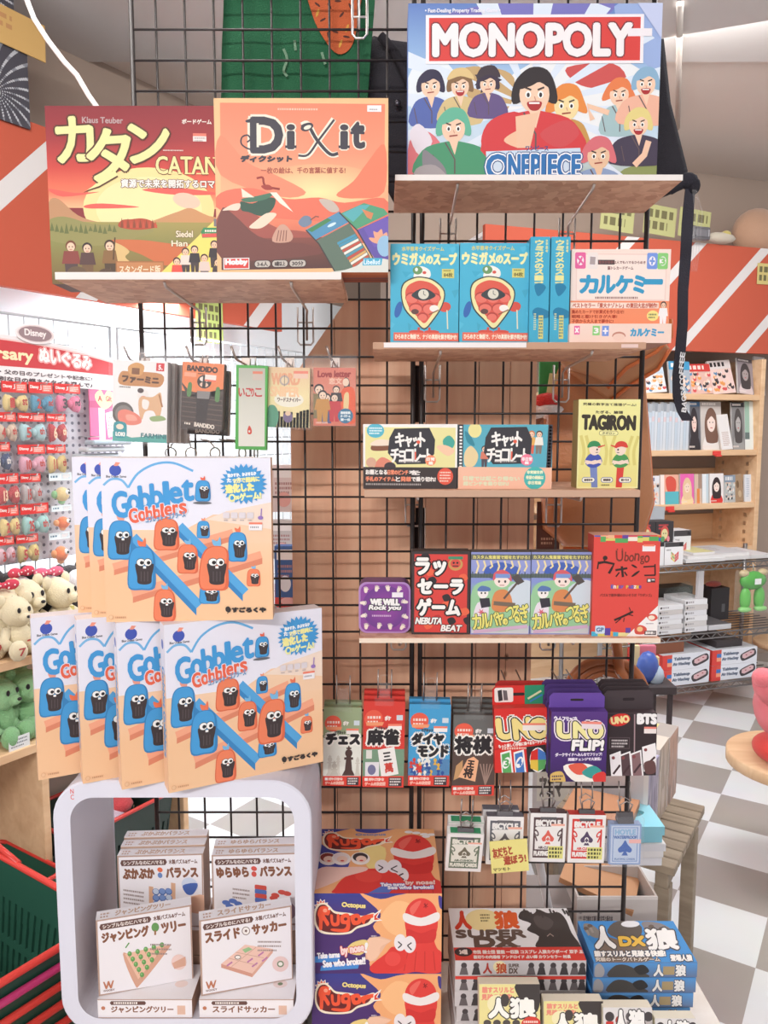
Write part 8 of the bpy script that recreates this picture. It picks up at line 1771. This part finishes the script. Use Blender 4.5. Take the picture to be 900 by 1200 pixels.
# ---- weathered slatted bench with books behind the grid
BX, BY, BZ = .679, 1.70, .43
MBH = Matrix(((CS, SN, 0, BX), (-SN, CS, 0, BY), (0, 0, 1, 0), (0, 0, 0, 1)))   # x right across the bench, y along the aisle
bh = empty('slatted_bench', 'weathered grey slatted wooden bench behind the grid, at right', 'bench'); bh.matrix_world = MBH
for k in range(8): MB().box((-.34, .005 + k * .046, BZ - .022), (0, .045 + k * .046, BZ), 'ffffff', .002).build('slat', OLDW, bh)
for x in (-.33, -.045):
    MB().box((x, .01, BZ - .06), (x + .03, .36, BZ - .0225), 'ffffff', .002).build('rail', OLDW, bh)
    for y in (.012, .32): MB().box((x - .002, y, 0), (x + .033, y + .04, BZ - .0605), 'ffffff', .002).build('leg', OLDW, bh)
def bplace(o, x, y, z, yaw=0): o.matrix_world = MBH @ Matrix.Translation((x, y, z)) @ Matrix.Rotation(R(yaw), 4, 'Z'); return o
def mottled(seed, pal):
    def f(A):
        rnd = random.Random(seed); A.bg(pal[0])
        for k in range(40): x, y = rnd.uniform(0, 100), rnd.uniform(0, 100); A.blob([(x, y), (x + rnd.uniform(4, 14), y - 4), (x + 10, y + rnd.uniform(14, 40)), (x + 2, y + 22)], rnd.choice(pal))
    return f
for k, (y, l, pal, top, hz) in enumerate([(.085, 'nearest of the three printed cartons on the bench, lavender top', ('b8b0c4', 'a49cb0', 'c8c0cc', '9a94a8'), 'b9b4d2', .19), (.195, 'middle printed carton on the bench, beige top', ('c8b8a8', 'd4c8bc', 'b8a89c', 'd8c8c0'), 'ddd3c6', .20), (.305, 'rear printed carton on the bench, grey top with a yellow sticker', ('c8a898', 'b89a8c', 'd0b8b0', 'a89890'), 'b4aca6', .195)]):
    A = Art((0, 0, 100, 100), step=2e-5); mottled(k + 3, pal)(A); B = Art((0, 0, 100, 100), step=2e-5).bg('dcd8d6'); B.rect(6, 6, 94, 94, ['cdc9cc', 'e0dad2', 'd8c4b8'][k]); B.lines(86, 60, 90, 8, 2, '4a4648', gap=4)
    T = Art((0, 0, 100, 60), step=2e-5).bg(top)
    if k == 2: T.rect(40, 8, 76, 34, 'e3d88c'); T.lines(50, 12, 66, 3, 4, '9a9060')
    else: T.rect(5, 10, 30, 24, 'e0d890'); T.rect(34, 12, 40, 22, '8a8670')
    o = carton('printed_carton', l, 'box', (.2, hz, .1), (0, 0, 0), {'all': pal[0], 'top': top}, {'front': B, 'right': A, 'top': T}, group='printed cartons on the bench'); bplace(o, -.185, y, BZ)
# books with a cyan cover, at the bench front
zb = BZ
for k in range(5):
    top = k == 4; hb = [.02, .018, .018, .02, .022][k]
    A = Art((0, 0, 100, 130), step=2e-5).bg('92d4e6' if top else 'e4e2e2')
    if top: A.gr(0, 0, 100, 130, [(0, '9cd4e2'), (1, '96dcee')]); A.blob([(30, 60), (60, 40), (85, 55), (70, 80), (40, 76)], '4f8a94'); A.blob([(20, 30), (60, 16), (70, 34), (30, 48)], '5f98a0'); A.lines(10, 100, 60, 2, 4, '4a8090', gap=10)
    B = Art((0, 0, 100, 12), step=2e-5).bg('eceaec' if k % 2 else 'e0e0e6')
    if k == 3 or top: B.rect(50, 0, 100, 12, '8fcfe0')
    o = carton('book', ['bottom', 'second', 'middle', 'fourth'][k] + ' white-spined book of the pile at the bench front' if not top else 'cyan-covered book topping the pile at the bench front', 'book', (.17, hb - .0008, .125), (0, 0, 0), {'all': 'e6e4e6', 'top': '92d4e6' if top else 'e6e4e6'}, {'top': A, 'front': B}, group='pile of books on the bench'); bplace(o, -.10 + .004 * (k % 3), -.045, zb, 33 + (k % 2) * 2); zb += hb
o = carton('wooden_board', 'brown wood-covered book leaning against the cyan book pile', 'book', (.16, .018, .13), (0, 0, 0), {'all': 'a87454', 'top': 'bf8a68'}, {}); bplace(o, -.165, -.075, zb + .001, 6)
# crate with Japanese print, on a low dark stand
ls = empty('low_stand', 'low dark stand behind the grid carrying the printed grey box', 'stand', (.50, 1.58, 0))
MB().box((-.22, -.12, .285), (.05, .105, .30), '8a8078', .002).build('platform', MATTE, ls)
for sx in (-.2, .02):
    for sy in (-.1, .08): MB().box((sx, sy, 0), (sx + .02, sy + .02, .285), '8a8078').build('leg', MATTE, ls)
w, h, loc = up(676, 1051, 770, 1100, 1.475); h = loc.z + h - .301; loc.z = .301
A = Art((0, 0, 380, 200), step=2e-5).bg('c3bab6')
for k, ch in enumerate('活版印刷研究'): A.tx(130 + k * 34, 70, 156 + k * 34, 96, ch, '4f484a', 1.2)
A.tx(30, 40, 170, 52, '手で触れて楽しむ文字と紙の本', '6a6264', .5); A.lines(10, 30, 24, 6, 6, '8a8284'); A.lines(340, 60, 356, 3, 6, '6a6264'); A.rect(0, 0, 380, 6, 'd8d0cc')
bx = empty('printed_box', 'open grey box printed with dark Japanese characters, behind the lower right grid', 'box', loc)
m = MB(); t = .004
m.box((-w / 2, 0, 0), (w / 2, t, h), 'c3bab6'); m.art(A, (-w / 2, 0, h), (w, 0, 0), (0, 0, -h), (0, -1, 0)); m.box((-w / 2, .11, 0), (w / 2, .11 + t, h), 'b8aea8'); m.box((-w / 2, t, 0), (-w / 2 + t, .11, h), 'b8aea8'); m.box((w / 2 - t, t, 0), (w / 2, .11, h), 'b8aea8'); m.box((-w / 2, 0, 0), (w / 2, .114, t), 'b8aea8'); m.build('body', MATTE, bx)
A = Art((0, 0, 100, 70)).bg('ecdf8c'); A.el(45, 38, 34, 24, 'd8504c'); A.el(45, 38, 28, 19, 'efe6c0'); A.el(50, 40, 14, 8, '8a6a58'); A.ln([(22, 24), (68, 52)], 5, 'd8504c'); A.lines(82, 10, 94, 5, 5, '9a8f5c')
o = carton('notice_card', 'yellow no-smoking notice card standing in the printed grey box', 'card', (.075, .085, .002), loc + Vector((-.005, .05, .012 + h * .2)), {'all': 'e6d884'}, {'front': A}, lean=25)
for k in range(3):
    o = carton('booklet', ['cream', 'yellow-edged', 'pinkish'][k] + ' booklet leaning in the printed grey box', 'booklet', (.03, .1 + .008 * k, .006), loc + Vector((.042 + .011 * k, .042, .006)), {'all': ['eee8da', 'e3d88c', 'cfa890'][k]}, {}, yaw=20, roll=8 - 6 * k, group='booklets in the printed box')
w_, h_, l_ = up(640, 985, 735, 1030, 1.52); o = carton('wooden_board', 'light brown wooden board lying slanted behind the card decks', 'board', (.155, .012, .13), (at(693, 1012, 1.53).x, 1.50, .485), {'all': 'c4946f', 'front': 'a87a58'}, {}, yaw=-24, roll=14); 
o2 = carton('carton', 'dark grey carton under the slanted wooden board', 'box', (.12, .165, .12), (at(668, 1030, 1.5).x - .03, 1.50, .301), {'all': '77706e', 'top': '8f8886'}, {'front': Art((0, 0, 100, 100)).bg('7a7472').lines(10, 12, 70, 3, 6, 'b8b0ae')})
pts = [at(645, 1075, 1.43), at(634, 1020, 1.435), at(628, 985, 1.44)]
tag(MB().tube([Vector((pts[0].x + .012, 1.425, .30))] + pts, .0085, 'c9c4c4', 10).build('rolled_tube', PLAST), 'pale leaning tube at the right edge of the planks, behind the card decks', 'tube')
w, h, loc = up(632, 905, 742, 985, 2.3); 
o = carton('display_case', 'pale grey display case seen through the grid above the card decks', 'box', (w * .8, loc.z + h - .1, .1), (loc.x - .04, 2.36, .1), {'all': 'cfcac8', 'top': 'e0dcd8'}, {'front': Art((0, 0, 100, 70)).bg('cdc8c8').rect(6, 6, 60, 30, 'dcd8ce').tx(10, 12, 40, 26, 'アニマ', '6a6460', 1).rect(66, 8, 94, 28, 'b8b4a4').ln([(0, 40), (100, 62)], 3, 'a8a4a4')})
o.parent = None
st2 = MB().box((loc.x - .14, 2.36, 0), (loc.x + .06, 2.46, .0995), '8a8078', .003).build('pedestal', MATTE); tag(st2, 'grey pedestal under the pale display case behind the grid', 'pedestal')
# folders left of the table hockey cartons
for px0, px1, y0, y1, c, l, o_ in [(745, 768, 757, 815, 'd8788c', 'pink folder standing below the lowest shelf end', 2.75), (741, 749, 757, 815, 'e3cfa0', 'cream board standing beside the pink folder', 2.72), (768, 772, 770, 815, 'e8d8a8', 'narrow pale yellow board right of the pink folder', 2.76)]:
    w, h, loc = up(px0, y0, px1, y1, o_); z0 = .0; carton('folder', l, 'folder', (w, loc.z + h - .56, .02), (loc.x, o_, .56), {'all': c}, {}, group='folders below the lowest shelf')
o = MB().ball((0, 0, .05), (.04, .03, .06), '4a64b0').ball((.03, 0, .02), (.03, .025, .04), 'b4c8d8').build('blue_bag', PLAST, None, at(758, 806, 2.66)); o.location.z = .565; tag(o, 'small blue bag in front of the pink folder', 'bag')
pt = empty('side_table', 'narrow dark side table holding the pink folder and blue bag', 'table', (at(757, 815, 2.72).x, 2.72, 0)); MB().box((-.07, -.11, .53), (.07, .08, .56), '4a4446', .003).build('tabletop', MATTE, pt)
for sx in (-.06, .045):
    for sy in (-.1, .06): MB().box((sx, sy, 0), (sx + .015, sy + .015, .53), '4a4446').build('leg', MATTE, pt)
# ================================================================ bags and cloth behind the grid
def cushion(name, pts, Y, d, col, mat, parent, bev=.012, colback=None):
    """soft flat bag: outline given by photo points at depth Y, with rounded rim"""
    P = [at(x, y, Y + d / 2) for x, y in pts]; n = len(P); c = sum(P, Vector()) / n; vs, fs = [], []
    prof = [(.90, 0), (.97, d * .16), (1.0, d * .5), (.97, d * .84), (.90, d)]
    for s, dy in prof:
        for p in P: vs.append((c.x + (p.x - c.x) * s, Y + dy, c.z + (p.z - c.z) * s))
    for i in range(len(prof) - 1):
        for k in range(n): j = (k + 1) % n; fs.append((i * n + k, i * n + j, (i + 1) * n + j, (i + 1) * n + k))
    vs.append((c.x, Y - d * .12, c.z)); vs.append((c.x, Y + d * 1.1, c.z)); a = len(vs) - 2
    for k in range(n): j = (k + 1) % n; fs.append((a, j, k)); fs.append((a + 1, (len(prof) - 1) * n + k, (len(prof) - 1) * n + j))
    return MB().add(vs, fs, col, True).build(name, mat, parent)
# green tote with an orange spotted fruit
g = empty('tote_bag', 'dark green tote bag with an orange spotted fruit print, top centre behind the grid', 'bag')
YG = 1.352
p = [at(x, y, YG) for x, y in [(262, -14), (440, -14), (430, 125), (258, 125)]]
m = MB(); nx, nz = 14, 8; vs = []
for yy in (0, .012):
    for j in range(nz + 1):
        for i in range(nx + 1):
            u, v = i / nx, j / nz; q = (p[0] * (1 - u) + p[1] * u) * (1 - v) + (p[3] * (1 - u) + p[2] * u) * v
            vs.append((q.x, YG + yy + .004 * math.sin(u * 17 + v * 3) * v + .003 * math.sin(v * 9), q.z))
N1 = (nx + 1) * (nz + 1); fs = []
for b in (0, N1):
    for j in range(nz):
        for i in range(nx): a = b + j * (nx + 1) + i; fs.append((a, a + 1, a + nx + 2, a + nx + 1))
rim = [i for i in range(nx + 1)] + [(j + 1) * (nx + 1) + nx for j in range(nz)] + [nz * (nx + 1) + i for i in range(nx - 1, -1, -1)] + [j * (nx + 1) for j in range(nz - 1, 0, -1)]
for k in range(len(rim)): a, b = rim[k], rim[(k + 1) % len(rim)]; fs.append((a, b, b + N1, a + N1))
m.add(vs, fs, '2f6647', True).build('bag_body', CLOTH, g)
A = Art([(262, -14), (440, -14), (430, 125), (258, 125)], lift=.006, step=3e-5)
A.blob([(362, -20), (366, 20), (380, 50), (395, 66), (410, 58), (418, 30), (420, -20)], 'c8643f')
for x, y, a_ in [(372, 8, 40), (378, 26, -30), (386, 10, 60), (392, 40, 20), (400, 20, -50), (384, 44, 80), (405, 46, 10), (410, 10, 70), (396, 4, 0), (372, -4, 20)]: A.el(x, y, 4, 1.3, '5a3a34', a_)
for x, y in ((372, 18), (398, 54), (406, 36)): A.el(x, y, 1.5, 5, 'd8a04c', 20)
for pts in ([(332, 60), (336, 72), (332, 85), (336, 92)], [(376, 64), (380, 78)], [(345, 50), (346, 62)]): A.ln(pts, 3, '7a9a80', True)
MB().art(A, p[0], (p[1] - p[0]), (p[3] - p[0]), (0, -1, 0)).build('fruit_print', CLOTH, g)
MB().tube([p[0] + Vector((.03, .006, 0)), p[0] + Vector((.04, .006, .06)), p[0] + Vector((.1, .006, .06)), p[0] + Vector((.11, .006, 0))], .004, '2f6647').build('handle', CLOTH, g)
# black sling bag
g = empty('sling_bag', 'large black cloth bag hanging behind the grid around the wide blue box', 'bag')
cushion('bag_body', [(342, 135), (390, 80), (438, 42), (452, 46), (560, 60), (700, 50), (778, 45), (786, 120), (806, 200), (800, 222), (760, 238), (650, 232), (500, 240), (468, 250), (420, 160)], 1.385, .014, '3a373c', CLOTH, g)
pts = [at(x, y, 1.372) for x, y in [(446, 42), (462, 60), (478, 92), (494, 130)]]
MB().tube(pts, .008, '343136', 8).build('strap', CLOTH, g)
MB().ball(at(466, 121, 1.372), (.006, .004, .006), '5a565c').build('snap_button', METAL, g)
# strap with knot and lettering, hanging in front of the right aisle
YS = 1.37
s = empty('strap', 'black cloth strap with white lettering hanging from a knot beside the topmost shelf', 'strap')
m = MB()
m.ball(at(806, 212, YS), (.018, .014, .014), '35333a').ball(at(813, 218, YS), (.011, .012, .015), '302e34').tube([at(786, 226, YS), at(797, 214, YS), at(808, 210, YS)], [.004, .011, .012], '35333a'); m.build('knot', CLOTH, s)
ctr = [(809, 215, 5.5), (807, 240, 6), (806, 262, 6.5), (804, 300, 6.3), (800, 340, 6), (800, 380, 6), (798, 410, 6), (794, 440, 5.8), (794, 465, 5.8), (799, 482, 6), (806, 493, 6.5)]
vs = []; 
for y_ in (0, .0022):
    for x, y, w_ in ctr: a = at(x - w_, y, YS); b = at(x + w_, y, YS); vs += [(a.x, YS + y_ + .002 * math.sin(y * .05), a.z), (b.x, YS + y_ - .001 + .002 * math.sin(y * .05), b.z)]
n = len(ctr); fs = []
for k in range(n - 1):
    a = 2 * k; fs += [(a, a + 1, a + 3, a + 2), (2 * n + a, 2 * n + a + 2, 2 * n + a + 3, 2 * n + a + 1), (a, a + 2, 2 * n + a + 2, 2 * n + a), (a + 1, 2 * n + a + 1, 2 * n + a + 3, a + 3)]
MB().add(vs, fs, '3c3a42').build('band', CLOTH, s)
A = Art((780, 405, 830, 485), lift=.0045); 
for k, ch in enumerate('BAGS&COFFEE'): 
    y = 480 - k * 6.4; x = 801 - 4.5 * min(1, max(0, (470 - y) / 40)) + 3.4 * max(0, (446 - y) / 40); A.tx(x - 3.2, y - 2.6, x + 2.6, y + 2.6, ch, 'efeef0', .25, -78)
tlp, trp, blp = at(780, 405, YS), at(830, 405, YS), at(780, 485, YS); MB().art(A, tlp, trp - tlp, blp - tlp, (0, -1, 0)).build('lettering', PRINT, s)
m = MB()
for dx in (0, 4, 8): m.tube([at(812 + dx * .4, 222, YS - .012), at(815 + dx, 250, YS - .012), at(812 + dx * .8, 300, YS - .012), at(811 + dx * .6, 318, YS - .012)], .0016, 'd8d6d4', 6)
o = m.build('plastic_loop', CLEAR, s)
# grey device and bits on the ledge
o = MB().box((-.06, -.02, -.035), (.06, .02, .035), '6a686c', .014, seg=3).box((-.045, -.022, -.022), (.045, -.019, .022), '77757a', .006).build('small_speaker', PLAST); rplace(o, rp(823, 265, .42)[0], -.40, 2.47 + .036); tag(o, 'small grey rounded speaker on the right orange fascia, behind the strap', 'speaker')
o = MB().ball((0, 0, .03), (.1, .04, .03), 'c8bfae').ball((.03, -.01, .05), (.03, .02, .02), 'c8b86c').build('toy_bundle', PLUSH); rplace(o, rp(848, 275, .40)[0], -.375, 2.47); tag(o, 'pale small bundle on the right orange fascia, right of the speaker', 'toy')
o = MB().ball((0, 0, .14), (.16, .1, .14), 'c09a80', sub=3).build('round_plush', PLUSH); rplace(o, rp(905, 270, .36)[0], -.25, 2.44); tag(o, 'tan round soft shape above the fascia at the right edge', 'plush toy')
struct(slabr('trim_5', MATTE, -1.6, 1.3, 0, .33, 2.42, 2.44))
# orange-piped leather bag behind the lower shelves
lb = empty('leather_bag', 'tan leather bag with orange piping hanging behind the right side of the grid', 'bag')
cushion('bag_body', [(640, 470), (655, 430), (690, 400), (735, 390), (752, 420), (755, 480), (760, 540), (763, 590), (752, 625), (715, 640), (660, 640), (636, 620), (632, 540)], 1.46, .07, 'c4845a', LEATH, lb)
cushion('flap', [(640, 405), (700, 382), (748, 368), (784, 374), (787, 392), (770, 412), (735, 430), (712, 452), (690, 440), (662, 432)], 1.415, .03, 'd8a078', LEATH, lb)
cushion('flap', [(655, 428), (720, 420), (776, 398), (784, 408), (770, 432), (735, 452), (712, 470), (690, 455)], 1.447, .03, 'cf9468', LEATH, lb)
for Y_p, pts in [(1.413, [(712, 455), (735, 431), (770, 412), (787, 394), (786, 374)]), (1.445, [(715, 470), (738, 452), (771, 433), (785, 410)]), (1.49, [(752, 425), (757, 480), (762, 540), (765, 590), (754, 627), (716, 643), (660, 643)])]: MB().tube([at(x, y, Y_p) for x, y in pts], .0035, 'e07840', 8).build('piping', LEATH, lb)
MB().tube([at(x, y, 1.49) for x, y in [(664, 620), (660, 570), (672, 500), (700, 460), (720, 450)]], .006, '8a5236', 8).build('strap', LEATH, lb)
lc = empty('leather_strap_coil', 'brown coiled leather strap below the lowest shelf, behind the grid', 'strap coil')
m = MB(); 
for r_, yy in ((1, 0), (.82, .012), (.66, .022)):
    m.tube([at(710 + 46 * r_ * math.cos(R(a_)), 815 - 42 * r_ * math.sin(R(a_)) * (1 if a_ < 180 else .6), 1.40 + yy) for a_ in range(0, 360, 15)], .009, 'a8623a', 8, closed=True)
m.tube([at(x, y, 1.39) for x, y in [(722, 752), (726, 785), (738, 805), (752, 812)]], .01, 'a8623a', 8); m.build('coil', LEATH, lc)
# things glimpsed between planks and bag
Yb = 1.50
w, h, loc = up(632, 424, 684, 470, Yb); carton('green_card', 'bright green card glimpsed behind the grid above the pale yellow box', 'card', (w, h, .008), loc, {'all': '3f9a58'}, {})
w, h, loc = up(664, 432, 690, 484, Yb - .03); A = Art((0, 0, 100, 180)).bg('b8aeaa').rect(12, 30, 88, 44, '5a5452').lines(14, 55, 86, 6, 6, '948a88', gap=14); P = [(-w / 2, 0), (w / 2, 0), (w / 2, h * .75), (w * .3, h), (-w * .3, h), (-w / 2, h * .75)]
carton('paper_tag', 'grey printed paper tag hanging in front of the green card', 'tag', (w, h, .003), loc, {'all': 'b8aeaa'}, {'front': A}); w, h, loc = up(640, 438, 656, 466, Yb - .02); carton('paper_tag', 'pale yellow tag beside the grey paper tag', 'tag', (w, h, .002), loc, {'all': 'd8d49c'}, {}, roll=8)
o = MB().ball((0, 0, 0), (.028, .022, .016), 'd8403c').ball((.004, -.01, -.016), (.026, .02, .01), 'efe8e6').ball((-.02, 0, -.02), (.018, .016, .014), 'efe8e6').build('plush_toy', PLUSH, None, at(641, 470, Yb - .03)); tag(o, 'small red and white plush below the green card, behind the grid', 'plush toy')
w, h, loc = up(628, 490, 662, 545, Yb); A = Art((0, 0, 100, 150)).bg('8f6a58'); mo = random.Random(4)
for k in range(12): A.el(mo.uniform(5, 95), mo.uniform(5, 145), 14, 16, mo.choice(['c8584c', '5a4a48', 'd8b8a0', 'a8887c']))
carton('picture_card', 'dark mottled picture card between the planks and the leather bag', 'card', (w, h, .004), loc, {'all': '7a5a4c'}, {'front': A}); w, h, loc = up(629, 588, 656, 644, Yb); A = Art((0, 0, 100, 200)).bg('5f4038').rect(20, 10, 80, 60, '7a5244').rect(15, 80, 85, 190, '6a463c').lines(20, 150, 80, 2, 10, 'c8a890')
carton('picture_card', 'dark brown picture card below, right of the planks', 'card', (w, h, .004), loc, {'all': '5f4038'}, {'front': A})
# white wire bracket at the top centre
o = MB().tube([at(x, y, 1.31) for x, y in [(413, -10), (413, 40), (417, 45), (426, 45), (430, 40), (430, -10)]], .0022, 'e4dedb', 8).tube([at(413, 20, 1.31), at(430, 20, 1.31)], .0018, 'e4dedb', 6).tube([at(421, -10, 1.309), at(421, 34, 1.309)], .0018, 'e4dedb', 6).build('wire_bracket', METAL); tag(o, 'empty white wire bracket on the grid at top centre', 'bracket')
